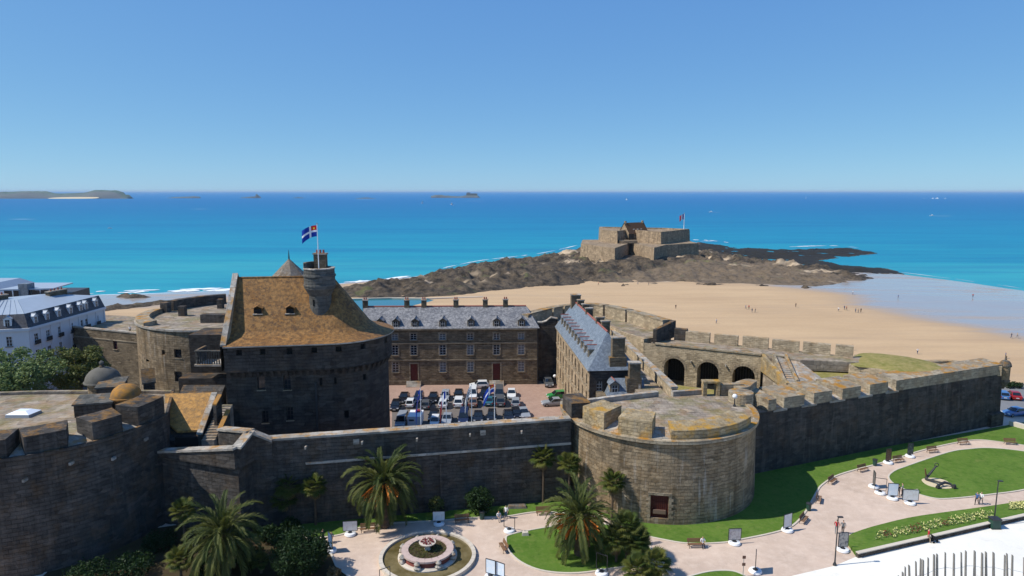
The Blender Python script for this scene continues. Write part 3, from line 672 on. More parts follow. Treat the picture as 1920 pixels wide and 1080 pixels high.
# ---------------------------------------------------------------- great west tower (left foreground)
TL = (-58.0, 79.0); RL = 15.7
wt = thing('round_tower', 'huge dark round tower with a skylight on its terrace, beside the orange lean-to roof', 'tower', (TL[0], TL[1], 0))
pth = Path(arc(TL, RL, 175, 358, 64) + [(-46.6, 88.6)]); UA = pth.us[-2]
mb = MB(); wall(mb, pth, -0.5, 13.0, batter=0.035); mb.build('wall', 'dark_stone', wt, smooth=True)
mb = MB(); pr = arc(TL, RL - 0.05, 175, 358, 60) + [(-46.7, 88.6), (-73, 88.0)]; mb.prism(ccw(pr), 10.5, 12.55); mb.build('terrace', 'terrace_stone', wt)
mb = MB(); block(mb, pth, 0, pth.len, 12.75, 13.1, 0.22, -0.1); mb.build('cordon', 'dark_stone', wt, smooth=False)
for a, b, top in ((-60, 13, 15.0), (47, 128, 15.0), (176, 232, 15.1), (262, 312, 15.3)):
    u0, u1 = (pth.u_of_px(q, 13.0, UA * 0.4, UA) for q in (a, b))
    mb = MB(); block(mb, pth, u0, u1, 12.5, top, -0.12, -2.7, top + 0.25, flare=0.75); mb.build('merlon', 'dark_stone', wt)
us = [pth.u_of_px(q, 13.0, UA * 0.4, UA) for q in (13, 47, 128, 176, 232, 262)]
for k in (0, 2, 4):
    mb = MB(); block(mb, pth, us[k] - 0.3, us[k + 1] + 0.3, 12.5, 12.95, -0.1, -2.7, 13.6); mb.build('embrasure_sill', 'coping_stone', wt)
rb = Path(smooth_poly([(-46.4, 88.5), (-50, 88.7), (-58, 88.6), (-66, 88.3), (-75, 87)], 4, False))
mb = MB(); block(mb, rb, 0, rb.len, 10.0, 12.95, 0.0, -0.6); mb.build('rear_parapet', 'terrace_stone', wt)
mb = MB(); c = G(44, 778, 12.6)
mb.hexa([(c[0] - 1.6, c[1] - 1.0, 12.55), (c[0] + 1.4, c[1] - 1.0, 12.55), (c[0] + 1.6, c[1] + 1.1, 12.55), (c[0] - 1.4, c[1] + 1.1, 12.55), (c[0] - 1.5, c[1] - .9, 12.9), (c[0] + 1.3, c[1] - .9, 12.9), (c[0] + 1.5, c[1] + 1.0, 12.9), (c[0] - 1.3, c[1] + 1.0, 12.9)])
kerb_sk = mb.build('skylight_kerb', 'grey_metal', wt)
mb = MB(); mb.hexa([(c[0] - 1.55, c[1] - .95, 12.9), (c[0] + 1.35, c[1] - .95, 12.9), (c[0] + 1.55, c[1] + 1.05, 12.9), (c[0] - 1.35, c[1] + 1.05, 12.9), (c[0] - .7, c[1] - .4, 13.25), (c[0] + .6, c[1] - .4, 13.25), (c[0] + .7, c[1] + .5, 13.25), (c[0] - .6, c[1] + .5, 13.25)])
mb.build('skylight', 'skylight_glass', wt)
for k in range(5):
    u = UA * (0.6 + 0.08 * k); x, y = pth.at(u, 0.3); mb = MB(); mb.box(x - 0.12, x + 0.12, y - 0.3, y + 0.3, 11.2 - (k % 2) * 0.8, 11.5 - (k % 2) * 0.8); mb.build('waterspout', 'coping_stone', wt)

# domed sentry turrets and stone sheds on the tower's terrace
def dome_turret(label, c, r, z0, zd, mat, fin=True):
    t_ = thing('domed_turret', label, 'turret', (c[0], c[1], z0), group='domed sentry turrets')
    m = MB(); m.lathe(c, [(r * 0.86, z0), (r * 0.86, zd)], 20); m.build('drum', 'tower_stone', t_, smooth=False)
    m = MB(); m.lathe(c, [(r * 0.9, zd - 0.12), (r * 1.08, zd), (r * 1.08, zd + 0.14), (r * 0.98, zd + 0.18)], 24); m.build('cornice', mat, t_)
    m = MB(); m.lathe(c, [(r * math.cos(R(a)) * (1 if a < 90 else 0), zd + 0.16 + r * 0.86 * math.sin(R(a))) for a in range(0, 91, 10)], 24, cap=False); m.build('dome', mat, t_, smooth=True)
    if fin:
        zt = zd + r * 0.86; m = MB(); m.lathe(c, [(0.3, zt + 0.1), (0.34, zt + 0.3), (0.2, zt + 0.4), (0.3, zt + 0.62), (0.3, zt + 0.85), (0.0, zt + 1.1)], 10); m.build('finial', 'grey_block', t_)
    return t_
plain('grey_dome', (0.13, 0.12, 0.1), 0.9, 0.15, 0, 0.35, 1.5)
t = NT('orange_dome'); t.out(t.mix(t.ramp(t.noise(1.2, 6, 0.7), [(0.35, 0.0), (0.65, 1.0)]), (0.19, 0.13, 0.07), (0.46, 0.21, 0.04)), 0.9, 0.1); t.bump(t.noise(6, 4), 0.5, 0.05)
cg = G(196, 742, 12.6); co = G(239, 768, 12.6)
dome_turret('grey stone dome with a knob finial on a round turret, beside the leafy trees', cg, 2.15, 12.0, 14.6, 'grey_dome')
dome_turret('orange lichen-covered stone dome without a finial beside a thick merlon', co, 1.75, 12.0, 14.3, 'orange_dome', False)
def shed(label, px, py, z0, w, d, h0, h1, rz):
    x, y = G(px, py, z0); t_ = thing('stone_shed', label, 'shed', (x, y, z0)); c, s = math.cos(rz), math.sin(rz)
    q = [(x + a * c - b * s, y + a * s + b * c) for a, b in ((-w / 2, 0), (w / 2, 0), (w / 2, d), (-w / 2, d))]
    m = MB(); m.hexa([(a, b, z0) for a, b in q] + [(q[0][0], q[0][1], z0 + h0), (q[1][0], q[1][1], z0 + h0), (q[2][0], q[2][1], z0 + h1), (q[3][0], q[3][1], z0 + h1)]); m.build('wall', 'dark_stone', t_)
    e = 0.15; q2 = [(x + a * c - b * s, y + a * s + b * c) for a, b in ((-w / 2 - e, -e), (w / 2 + e, -e), (w / 2 + e, d + e), (-w / 2 - e, d + e))]
    m = MB(); m.hexa([(a, b, z0 + hh + 0.003) for (a, b), hh in zip(q2, (h0, h0, h1, h1))] + [(a, b, z0 + hh + 0.22) for (a, b), hh in zip(q2, (h0, h0, h1, h1))]); m.build('roof_slab', 'grey_block', t_)
    return t_
shed('low dark stone shed with a flat slab roof on the terrace', 176, 781, 12.55, 4.2, 2.6, 1.5, 1.9, R(14))
shed('small slab-roofed stone block between the grey dome and the orange dome', 207, 756, 12.55, 3.0, 2.4, 2.0, 2.6, R(14))
shed('narrow stone stack leaning against the wall behind the orange dome', 282, 752, 11.0, 1.4, 1.0, 2.5, 4.2, R(30))

# ---------------------------------------------------------------- front curtain wall
cw = thing('curtain_wall', 'long shaded granite curtain wall with pale coping between the garden and the courtyard', 'wall', (-12, 78.5, 0))
cpts = [(-42.0, 76.2), (-31.4, 72.6), (-30.7, 75.0), (7.6, 82.6)]
cp = Path(cpts); u2, u3 = cp.us[1], cp.us[2]
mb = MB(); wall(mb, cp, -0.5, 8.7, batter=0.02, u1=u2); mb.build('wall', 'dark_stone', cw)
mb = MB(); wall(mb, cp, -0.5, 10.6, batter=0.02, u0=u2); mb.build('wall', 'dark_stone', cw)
mb = MB(); block(mb, cp, u3 + 2.4, cp.len, 10.0, 10.75, 0.0, -1.1); mb.build('parapet', 'dark_stone', cw)
def raked(mb, a, b, za, zb, zbot, w):                       # raking wall between two plan points
    a, b = Vector(a), Vector(b); t_ = (b - a).normalized(); n = Vector((t_.y, -t_.x)) * w / 2
    q = [a + n, b + n, b - n, a - n]
    mb.hexa([(p.x, p.y, zbot) for p in q] + [(q[0].x, q[0].y, za), (q[1].x, q[1].y, zb), (q[2].x, q[2].y, zb), (q[3].x, q[3].y, za)])
for a, b, za, zb in ((cpts[0], cpts[1], 9.1, 10.9), (cpts[1], cpts[2], 10.9, 12.0), (cpts[2], cp.at(u3 + 2.4), 12.0, 10.75), (cpts[2], (-35.5, 78.0), 12.0, 11.2)):
    mb = MB(); raked(mb, a, b, za - 0.02, zb - 0.02, 8.6, 0.9); mb.build('raking_parapet', 'dark_stone', cw)
    mb = MB()
    A, B = Vector(a), Vector(b); t_ = (B - A).normalized(); n = Vector((t_.y, -t_.x)) * 0.6; q = [A + n, B + n, B - n, A - n]
    mb.hexa([(p.x, p.y, z) for p, z in zip(q, (za, zb, zb, za))] + [(p.x, p.y, z + 0.26) for p, z in zip(q, (za, zb, zb, za))]); mb.build('coping', 'coping_stone', cw)
n_c = 18; L0 = u3 + 2.4; Lc = cp.len - L0
for k in range(n_c):
    mb = MB(); block(mb, cp, L0 + Lc * k / n_c + 0.01, L0 + Lc * (k + 1) / n_c - 0.01, 10.752, 11.02 + random.uniform(-.015, .015), 0.14, -1.22); mb.build('coping_slab', 'coping_stone', cw)
mb = MB(); block(mb, cp, u3 + 6, cp.len, 7.55, 7.8, 0.26, -0.1); mb.build('string_course', 'coping_stone', cw)
for f, zz in ((0.1, 9.6), (0.28, 9.7), (0.46, 9.6), (0.64, 9.7), (0.82, 9.6)):
    x, y = cp.at(L0 + Lc * f, 0.25); mb = MB(); mb.box(x - 0.1, x + 0.1, y - 0.35, y + 0.3, zz, zz + 0.32); mb.build('waterspout', 'coping_stone', cw)
for px, py in ((668, 829), (905, 808)):
    u = cp.u_of_px(px, 10.0, L0); x, y = cp.at(u, 0.06); mb = MB(); mb.obox((x, y), cp.tan(u), -0.35, 0.35, -0.1, 0.06, 9.6, 10.25); mb.build('plaque', 'coping_stone', cw)
for f in (0.3, 0.55):
    mb = MB(); u = L0 + Lc * f; o_, t_ = cp.at(u, 0.0), cp.tan(u); mb.obox(o_, t_, -0.45, 0.45, -0.1, 0.42, -0.3, 7.5); mb.build('buttress', 'dark_stone', cw)
mb = MB(); block(mb, cp, u3, cp.len, 0, 9.6, -0.6, -4.2); mb.build('wall_walk', 'terrace_stone', cw)

# ---------------------------------------------------------------- keep
KC = (-25.6, 94.4); KR = 7.5; A_ = (-37.9, 85.2)
fdir = Vector((0.989, 0.145)); nb = Vector((-0.145, 0.989))
Bp = (KC[0] - nb.x * KR, KC[1] - nb.y * KR); a0 = math.degrees(math.atan2(-nb.y, -nb.x)) % 360
A_ = (Bp[0] - fdir.x * 13.2, Bp[1] - fdir.y * 13.2); D_ = (A_[0] + nb.x * 2 * KR, A_[1] + nb.y * 2 * KR)
kp_pts = [A_] + arc(KC, KR, a0, a0 + 180, 30) + [D_, A_]
kp = Path(kp_pts)
keep = thing('keep', 'massive dark keep with steep orange lichen roof and a rounded end beside the car court', 'keep', (-31, 94, 0))
front_end = kp.us[24]
ops_hi = []; wins_hi = []
for px in (450, 494, 544, 590, 635, 677, 717):
    u = kp.u_of_px(px, 19.0, 0, front_end); ops_hi.append((u - 0.36, u + 0.36, 18.75, 19.5)); wins_hi.append(u)
mb = MB(); wall(mb, kp, 16.5, 20.0, ops_hi, 0.5, off=0.55); mb.build('parapet_wall', 'keep_stone', keep)
for u in wins_hi: dark_opening(keep, kp, u, 18.75, 0.72, 0.75, 0.0)
lows = [(490, 718, 0.95, 1.9), (539, 718, 0.9, 1.9), (602, 716, 0.35, 1.1), (629, 714, 0.3, 1.0), (684, 707, 0.55, 0.9), (494, 782, 0.8, 1.7), (541, 776, 0.85, 1.8), (648, 777, 0.6, 1.1)]
ops = []; lw = []
for px, py, w, h in lows:
    u = kp.u_of_px(px, 14.0, 0, front_end); x, y = kp.at(u); zc = ZA(px, py, y)[1]
    ops.append((u - w / 2, u + w / 2, zc - h / 2, zc + h / 2)); lw.append((u, zc - h / 2, w, h))
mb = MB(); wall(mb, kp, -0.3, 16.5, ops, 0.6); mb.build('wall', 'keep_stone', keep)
for u, z, w, h in lw:
    if w > 0.7: window(keep, kp, u, z, w, h, 2, 3, 'iron', 0.5)
    else: dark_opening(keep, kp, u, z, w, h, 0.5)
cm = MB(); cm.hexa([(-0.2, -0.1, 0), (0.2, -0.1, 0), (0.2, 0.1, 0), (-0.2, 0.1, 0), (-0.2, -0.57, 0.9), (0.2, -0.57, 0.9), (0.2, 0.1, 0.9), (-0.2, 0.1, 0.9)])
cm = cm.mesh('corbel', 'keep_stone'); nco = 34
for k in range(nco):
    u = 0.4 + (front_end - 0.4) * k / nco; x, y = kp.at(u, 0.0); tn = kp.tan(u); put('corbel', cm, keep, (x, y, 15.58), math.atan2(tn.y, tn.x), world=True)
mb = MB(); block(mb, kp, 0, front_end, 16.48, 16.62, 0.6, 0.0); mb.build('string_course', 'keep_stone', keep)
x, y = kp.at(kp.u_of_px(595, 10, 0, front_end), 0.1); mb = MB(); mb.box(x - 0.12, x + 0.12, y - 0.12, y + 0.1, 3, 14.6); mb.build('drainpipe', 'iron', keep)
# roof: gable to the west, half cone to the east, bell-cast eaves
def kprof(f): return 0.3 * f if f < 0.36 else 0.108 + (f - 0.36) / 0.64 * 0.892
ZR = ZA(432, 521, A_[1] + nb.y * KR)[1]; NF = 10; OV = 0.95
mb = MB(); rows = []
for k in range(NF + 1):
    f = k / NF; r_ = (KR + OV) * (1 - f); z = 20.02 + (ZR - 20.0) * kprof(f)
    row = []
    xa = Vector(A_) + nb * (KR - r_) ; xb = Vector(KC) - nb * r_
    for i in range(7): p = xa.lerp(xb, i / 6); row.append((p.x, p.y, z))
    for i in range(1, 25): a = R(a0 + 180 * i / 24); row.append((KC[0] + r_ * math.cos(a), KC[1] + r_ * math.sin(a), z))
    yb = Vector(D_) - nb * (KR - r_); xc = Vector(KC) + nb * r_
    for i in range(1, 7): p = xc.lerp(yb, i / 6); row.append((p.x, p.y, z))
    rows.append(row)
n = len(rows[0]); b = len(mb.v)
for row in rows: mb.v += row
slope = 11.5
for k in range(NF):
    for i in range(n - 1):
        p = b + k * n + i; s0, s1 = i * 1.1, (i + 1) * 1.1
        mb.face((p, p + 1, p + n + 1, p + n), ((s0, k * 1.15), (s1, k * 1.15), (s1, k * 1.15 + 1.15), (s0, k * 1.15 + 1.15)))
kroof = mb.build('roof', 'lichen_roof', keep, smooth=False)
mb = MB()
for i in range(n - 1):
    p, q = rows[0][i], rows[0][i + 1]; mb.poly([(p[0], p[1], 19.86), (q[0], q[1], 19.86), q, p])
    pi = Vector((p[0], p[1])); mb.poly([(p[0] * 0.94 + KC[0] * 0.06, p[1] * 0.94 + KC[1] * 0.06, 19.86), (q[0] * 0.94 + KC[0] * 0.06, q[1] * 0.94 + KC[1] * 0.06, 19.86), (q[0], q[1], 19.86), (p[0], p[1], 19.86)])
WL[kroof] = WL[keep]; mb.build('eave', 'coping_stone', kroof)
# west gable and its coping
mb = MB(); g0 = Vector(A_) - nb * 0.6; g1 = Vector(D_) + nb * 0.6; wv = fdir * 0.55
mid = (g0 + g1) / 2
tri = [(g0, 20.0), (g1, 20.0), (mid, ZR + 0.45)]
for off_ in (0.0,):
    a3 = [(p.x - 0.3 * fdir.x, p.y - 0.3 * fdir.y, z) for p, z in tri]; b3 = [(p.x + 0.28 * fdir.x, p.y + 0.28 * fdir.y, z) for p, z in tri]
    mb.poly([a3[1], a3[0], a3[2]]); mb.poly([b3[0], b3[1], b3[2]])
    for i in range(3): j = (i + 1) % 3; mb.poly([a3[i], a3[j], b3[j], b3[i]])
mb.build('gable', 'warm_stone', keep)  # pale stone on the sunny face, sunlight put into the colour
for s0_, s1_ in ((g0, mid), (mid, g1)):
    mb = MB(); z0_, z1_ = (20.0, ZR + 0.46) if s0_ is g0 else (ZR + 0.46, 20.0)
    q = [s0_ - fdir * 0.38, s1_ - fdir * 0.38, s1_ + fdir * 0.34, s0_ + fdir * 0.34]; zz = (z0_, z1_, z1_, z0_)
    mb.hexa([(p.x, p.y, z + 0.004) for p, z in zip(q, zz)] + [(p.x, p.y, z + 0.22) for p, z in zip(q, zz)]); mb.build('gable_coping', 'coping_stone', keep)
mb = MB(); rp0 = mid + fdir * 0.3; rp1 = Vector(KC); mb.tube([(rp0.x, rp0.y, ZR + 0.02), (rp1.x, rp1.y, ZR + 0.02)], 0.13, 6); mb.build('ridge_tile', 'lichen_roof', kroof)
def roof_z(p):                                             # roof height on the front slope
    d = (Vector(p) - Vector(A_)).dot(nb) + OV; f = max(0, min(1, d / (KR + OV))); return 20.02 + (ZR - 20.0) * kprof(f)
for px, py in ((483, 590), (543, 589)):
    for k in range(200):                                   # march up the slope to the sighted spot
        dd = k * 0.04; p0 = Vector(A_) + nb * dd; best = None
        s_x = None
        for j in range(60):
            p = p0 + fdir * (j * 0.25)
            if abs(proj(p.x, p.y, roof_z(p))[0] - px) < 2.2: s_x = p; break
        if s_x is not None and proj(s_x.x, s_x.y, roof_z(s_x))[1] <= py: break
    p = s_x; z = roof_z(p); t_ = fdir
    def L(a, b, zz): q = p + t_ * a + nb * b; return (q.x, q.y, zz)
    dm = MB()                                              # little roof vent: cheeks, dark mouth, pitched cap
    dm.hexa([L(-.55, .1, z - .1), L(.55, .1, z - .1), L(.55, 1.0, z + .5), L(-.55, 1.0, z + .5), L(-.55, .1, z + .75), L(.55, .1, z + .75), L(.55, 1.0, z + .8), L(-.55, 1.0, z + .8)])
    dorm = dm.build('roof_vent', 'lichen_roof', keep)
    m2 = MB(); m2.poly([L(-.5, .06, z), L(.5, .06, z), L(.5, .06, z + .74), L(-.5, .06, z + .74)]); WL[dorm] = WL[keep]; m2.build('vent_mouth', 'dark_void', dorm)
    m3 = MB(); m3.hexa([L(-.68, -.15, z + .75), L(0, -.15, z + 1.12), L(0, 1.6, z + 1.25), L(-.68, 1.1, z + .85), L(-.68, -.15, z + .82), L(0, -.15, z + 1.2), L(0, 1.6, z + 1.33), L(-.68, 1.1, z + .92)])
    m3.hexa([L(0, -.15, z + 1.12), L(.68, -.15, z + .75), L(.68, 1.1, z + .85), L(0, 1.6, z + 1.25), L(0, -.15, z + 1.2), L(.68, -.15, z + .82), L(.68, 1.1, z + .92), L(0, 1.6, z + 1.33)]); m3.build('vent_cap', 'lichen_roof', dorm)
    m4 = MB(); m4.hexa([L(-.65, -.2, z - .05), L(.65, -.2, z - .05), L(.65, .08, z - .02), L(-.65, .08, z - .02), L(-.65, -.2, z + .06), L(.65, -.2, z + .06), L(.65, .08, z + .09), L(-.65, .08, z + .09)]); m4.build('vent_sill', 'coping_stone', dorm)
# watch turret growing out of the roof
tc = (-26.75, 91.9)
wtur = thing('watch_turret', 'slim round stone watch turret standing out of the orange keep roof', 'turret', (tc[0], tc[1], 21))
mb = MB(); mb.lathe(tc, [(1.5, 21.0), (1.5, 25.6), (1.75, 26.1), (2.1, 26.7), (2.12, 27.0)], 24); mb.build('shaft', 'grey_block', wtur)
mb = MB(); mb.lathe(tc, [(2.2, 27.0), (2.2, 27.2), (2.1, 27.25), (2.1, 28.3)], 24); mb.build('parapet', 'grey_block', wtur)
mb = MB(); mb.lathe(tc, [(2.22, 28.3), (2.22, 28.55), (2.08, 28.6), (2.05, 29.35)], 24, cap=False); mb.lathe(tc, [(1.7, 28.5), (1.72, 29.35)], 24, cap=False); mb.build('upper_parapet', 'grey_block', wtur)
mb = MB(); mb.lathe(tc, [(1.65, 29.35), (2.15, 29.36), (2.15, 29.5), (1.65, 29.52)], 24, cap=False); mb.build('coping', 'coping_stone', wtur)
mb = MB(); mb.lathe(tc, [(0.0, 28.31), (1.72, 28.32)], 24, cap=False); mb.build('floor', 'terrace_stone', wtur)
for a, h in ((75, 30.1), (120, 30.2), (165, 30.2)):
    pw = Path(arc(tc, 2.1, a, a + 46, 6)); mb = MB(); block(mb, pw, 0, pw.len, 28.6, h, 0, -0.4); mb.build('high_wall', 'grey_block', wtur)
chimney(wtur, tc[0] - 0.1, tc[1] + 1.2, 1.7, 0.9, 28.6, 31.2, 0, 3)
for k, (a, z) in enumerate(((250, 24.3), (262, 21.9))):
    x, y = tc[0] + 1.5 * math.cos(R(a)), tc[1] + 1.5 * math.sin(R(a)); mb = MB(); mb.box(x - 0.12, x + 0.12, y - 0.06, y + 0.3, z, z + 0.9); mb.build('arrow_slit', 'dark_void', wtur)
mb = MB(); mb.lathe(tc, [(1.75, 20.9), (1.75, 21.35), (1.5, 21.4)], 24); mb.build('base_ring', 'coping_stone', wtur)

# flags
def flag_mesh(kind, w, h, droop=0.3, seed=0):
    rnd = random.Random(seed); nx, nz = 16, 12
    mats = ['flag_blue', 'flag_white', 'flag_red', 'flag_black', 'flag_gold']; m = MB()
    ph = rnd.uniform(0, 6)
    def P(i, j):
        f = i / nx; g = j / nz
        cx = w * f * (1 - 0.25 * droop); z = -h * (1 - g) - droop * w * f * f * 1.4 * (1.15 - 0.3 * g); y = 0.13 * math.sin(f * 7 + ph + g * 1.5) * (0.3 + f) * w * 0.35
        return (cx, y, z)
    for i in range(nx):
        for j in range(nz):
            f = (i + .5) / nx; g = (j + .5) / nz
            if kind == 'malo':
                c = 1 if (0.36 < f < 0.5 or 0.42 < g < 0.58) else (2 if f < 0.4 and g > 0.5 else 0)
                if c == 2 and 0.12 < f < 0.26 and 0.66 < g < 0.86: c = 4
            elif kind == 'france': c = 0 if f < 1 / 3 else (1 if f < 2 / 3 else 2)
            elif kind == 'europe':
                ring = [(0.5 + 0.2 * math.cos(R(30 * q)), 0.5 + 0.3 * math.sin(R(30 * q))) for q in range(12)]
                c = 4 if any(abs(f - a) < 0.035 and abs(g - b_) < 0.05 for a, b_ in ring) else 0
            else:                                           # black and white bands with an ermine canton
                c = 3 if int(g * 9) % 2 == 0 else 1
                if f < 0.42 and g > 0.5: c = 1 if (i + j) % 3 else 3
            m.cur = c; m.poly([P(i, j), P(i + 1, j), P(i + 1, j + 1), P(i, j + 1)])
    return m.mesh('flag', mats)
def flagpole(label, x, y, z0, z1, kind, w, h, ang, droop, r=0.06, group=None, seed=0):
    t_ = thing('flagpole', label, 'flagpole', (x, y, z0), group=group)
    m = MB(); m.tube([(x, y, z0), (x, y, (z0 + z1) / 2), (x, y, z1)], [r, r * 0.85, r * 0.6], 8); m.build('pole', 'white_paint', t_)
    m = MB(); m.lathe((x, y), [(0.02, z1), (r * 1.4, z1 + r), (r * 1.4, z1 + 2 * r), (0.0, z1 + 3 * r)], 8); m.build('finial', 'grey_metal', t_)
    m = MB(); m.lathe((x, y), [(r * 2.5, z0), (r * 2.5, z0 + 0.1), (r * 1.2, z0 + 0.35)], 8); m.build('base', 'grey_metal', t_)
    put('flag', flag_mesh(kind, w, h, droop, seed), t_, (x + math.cos(ang) * r, y + math.sin(ang) * r, z1 - 0.12), ang, world=True)
    return t_
flagpole('white pole flying a blue flag with white cross and red canton on the watch turret', tc[0] + 0.25, tc[1] - 1.0, 28.33, 35.5, 'malo', 2.15, 1.5, R(186), 0.3, 0.075, seed=3)
for px, pyt, kind, lab, dr, sd_ in ((788, 728, 'europe', 'white pole with a limp plain blue flag behind the curtain wall', 2.1, 1), (836, 731, 'france', 'white pole with a limp blue, white and red tricolour behind the curtain wall', 1.7, 2),
                               (884, 722, 'bands', 'white pole with a limp black and white banded flag behind the curtain wall', 1.4, 4), (927, 719, 'malo', 'white pole with a drooping blue, white and red flag behind the curtain wall', 0.75, 5)):
    u = cp.u_of_px(px, 11, L0); x, y = cp.at(u, -2.6); zt = ZA(px, pyt, y)[1]; x = ZA(px, pyt, y)[0]
    flagpole(lab, x, y, 9.6, zt, kind, 1.25 if dr > 1 else 1.7, 1.0, R(188 if kind != 'europe' else 200), dr, 0.055, 'flagpoles along the curtain wall', sd_)

# stair turret with a pyramid roof behind the keep
st = thing('stair_tower', 'faceted stair tower with a pointed orange and grey roof behind the keep', 'tower', (-34.6, 103, 0))
mb = MB(); mb.lathe((-34.6, 103), [(4.0, -0.2), (4.0, 23.5)], 8, 22.5, 382.5); mb.build('wall', 'keep_stone', st)
mb = MB(); mb.lathe((-34.6, 103), [(5.6, 23.4), (3.6, 26.0), (0.05, 29.6)], 8, 22.5, 382.5); mb.build('roof', 'faded_roof', st)
mb = MB(); mb.tube([(-34.6, 103, 29.6), (-34.6, 103, 31.0)], [0.12, 0.02], 6); mb.build('finial', 'iron', st)

# lean-to with the orange roof between the west tower and the keep
def on_plane(px, py, a, b, y0):                             # sighted point on the plane z = a + b*(Y-y0)
    lo, hi = 20.0, 200.0
    for _ in range(60):
        m = (lo + hi) / 2; z = ZA(px, py, m)[1]
        if z > a + b * (m - y0): lo = m
        else: hi = m
    x, z = ZA(px, py, lo); return (x, lo, z)
lt = thing('lean_to', 'lean-to with a bright orange lichen roof squeezed between the round tower and the keep', 'building', (-41, 82, 0))
rp = [on_plane(a, b_, 9.6, 0.58, 79.0) for a, b_ in ((332, 808), (372, 806), (388, 782), (392, 766), (398, 764), (400, 736), (309, 738), (311, 790))]
mb = MB(); nn = len(rp); b = len(mb.v); mb.v += rp + [(x, y, z - 0.25) for x, y, z in rp]; mb.face(range(b, b + nn)); mb.face([b + 2 * nn - 1 - i for i in range(nn)])
for i in range(nn): j = (i + 1) % nn; mb.face((b + i, b + nn + i, b + nn + j, b + j))
mb.build('roof', 'orange_roof', lt)
mb = MB(); mb.prism(ccw([(-44, 79.4), (-38.5, 79.4), (-38.9, 87.6), (-44.6, 87.6)]), 0, lambda x, y: 9.2 + 0.58 * (y - 79.4)); mb.build('wall', 'dark_stone', lt)
dv = MB(); x0, z0 = ZA(352, 830, 79.2); dv.box(x0 - 1.4, x0 + 1.4, 78.9, 79.35, z0 - 1.2, z0 + 0.8); dv.build('dark_panel', 'dark_void', lt)  # near-black box standing in for an unlit opening
for (pa_, pb_, mt_) in (((402, 738), (374, 815), 'coping_stone'),):
    A3 = on_plane(*pa_, 10.1, 0.6, 79.0); B3 = on_plane(*pb_, 10.1, 0.6, 79.0)
    mb = MB(); raked(mb, B3[:2], A3[:2], B3[2], A3[2], 0, 0.5); mb.build('raking_wall', 'dark_stone', lt)
    mb = MB(); A, B = Vector(B3[:2]), Vector(A3[:2]); t_ = (B - A).normalized(); n_ = Vector((t_.y, -t_.x)) * 0.36; q = [A + n_, B + n_, B - n_, A - n_]; zz = (B3[2], A3[2], A3[2], B3[2])
    mb.hexa([(p.x, p.y, z + .003) for p, z in zip(q, zz)] + [(p.x, p.y, z + 0.2) for p, z in zip(q, zz)]); mb.build('coping', mt_, lt)
# stair ramp with two raking copings below the keep
sr = thing('stair_ramp', 'narrow stone stair with raking orange copings against the dark keep', 'stairs', (-36.5, 81, 0))
for pa_, pb_, a_, o_ in (((428, 770), (412, 806), 10.6, 'orange_dome'), ((412, 742), (402, 760), 12.3, 'orange_dome')):
    A3 = on_plane(*pa_, a_, 0.62, 79.0); B3 = on_plane(*pb_, a_, 0.62, 79.0)
    mb = MB(); raked(mb, B3[:2], A3[:2], B3[2], A3[2], 0, 0.4); mb.build('raking_wall', 'dark_stone', sr)
    mb = MB(); A, B = Vector(B3[:2]), Vector(A3[:2]); t_ = (B - A).normalized(); n_ = Vector((t_.y, -t_.x)) * 0.28; q = [A + n_, B + n_, B - n_, A - n_]; zz = (B3[2], A3[2], A3[2], B3[2])
    mb.hexa([(p.x, p.y, z + .003) for p, z in zip(q, zz)] + [(p.x, p.y, z + 0.18) for p, z in zip(q, zz)]); mb.build('coping', o_, sr)
for k in range(14):
    mb = MB(); mb.box(-38.2, -36.6, 78.4 + k * 0.42, 78.82 + k * 0.42, 8.5 if k < 1 else 8.3, 9.7 + k * 0.2); mb.build('step', 'terrace_stone', sr)

# ---------------------------------------------------------------- front round tower with the red gate
TC = (20.0, 88.8); TR = 12.9
ft = thing('round_tower', 'big sunlit round tower with orange-topped merlons, a terrace and a red gate at its foot', 'tower', (TC[0], TC[1], 0))
tp = Path(arc(TC, TR, 170, 372, 90)); ZC = 10.2
gu = tp.u_of_px(1236, 2.0, tp.len * 0.2, tp.len * 0.75)
mb = MB(); wall(mb, tp, -0.5, ZC, [(gu - 1.05, gu + 1.05, 0.75, 3.7)], 0.55, batter=0.03); mb.build('wall', 'tower_stone', ft)
gx_, gy_ = tp.at(gu, 0.03 * (ZC - 2) - 0.42); gt = tp.tan(gu); grz = math.atan2(gt.y, gt.x)
gm = MB(); gm.box(-1.05, 1.05, 0.02, 0.08, 0, 2.95); gate = put('gate', gm.mesh('gate', 'red_door'), ft, (gx_, gy_, 0.75), grz, world=True)
for k in range(9):
    m = MB(); m.box(-1.0 + k * 0.25 - 0.035, -1.0 + k * 0.25 + 0.035, -0.16, -0.08, 0, 2.95); put('bar', m.mesh('bar', 'rust_iron'), gate)
for z in (0.35, 1.1, 1.9, 2.6):
    m = MB(); m.box(-1.05, 1.05, -0.08, -0.02, z, z + 0.09); put('bar', m.mesh('bar', 'rust_iron'), gate)
m = MB(); m.box(-0.75, 0.75, -0.35, -0.17, 0.55, 1.05); put('hatch', m.mesh('hatch', 'car_brown'), gate)
for k in range(8):
    for sgn in (-1, 1):
        w_ = 0.34 if k % 2 else 0.56; uu = gu + sgn * (1.05 + w_ / 2)
        m = MB(); m.obox(tp.at(uu, 0.03 * (ZC - 2)), tp.tan(uu), -w_ / 2 + .01, w_ / 2 - .01, -0.2, 0.05, 0.75 + k * 0.37, 0.75 + k * 0.37 + 0.35); m.build('quoin', 'dressed_stone', ft)
m = MB(); m.obox(tp.at(gu, 0.03 * (ZC - 2)), tp.tan(gu), -1.4, 1.4, -0.2, 0.06, 3.72, 4.05); m.build('lintel', 'dressed_stone', ft)
ncd = 30
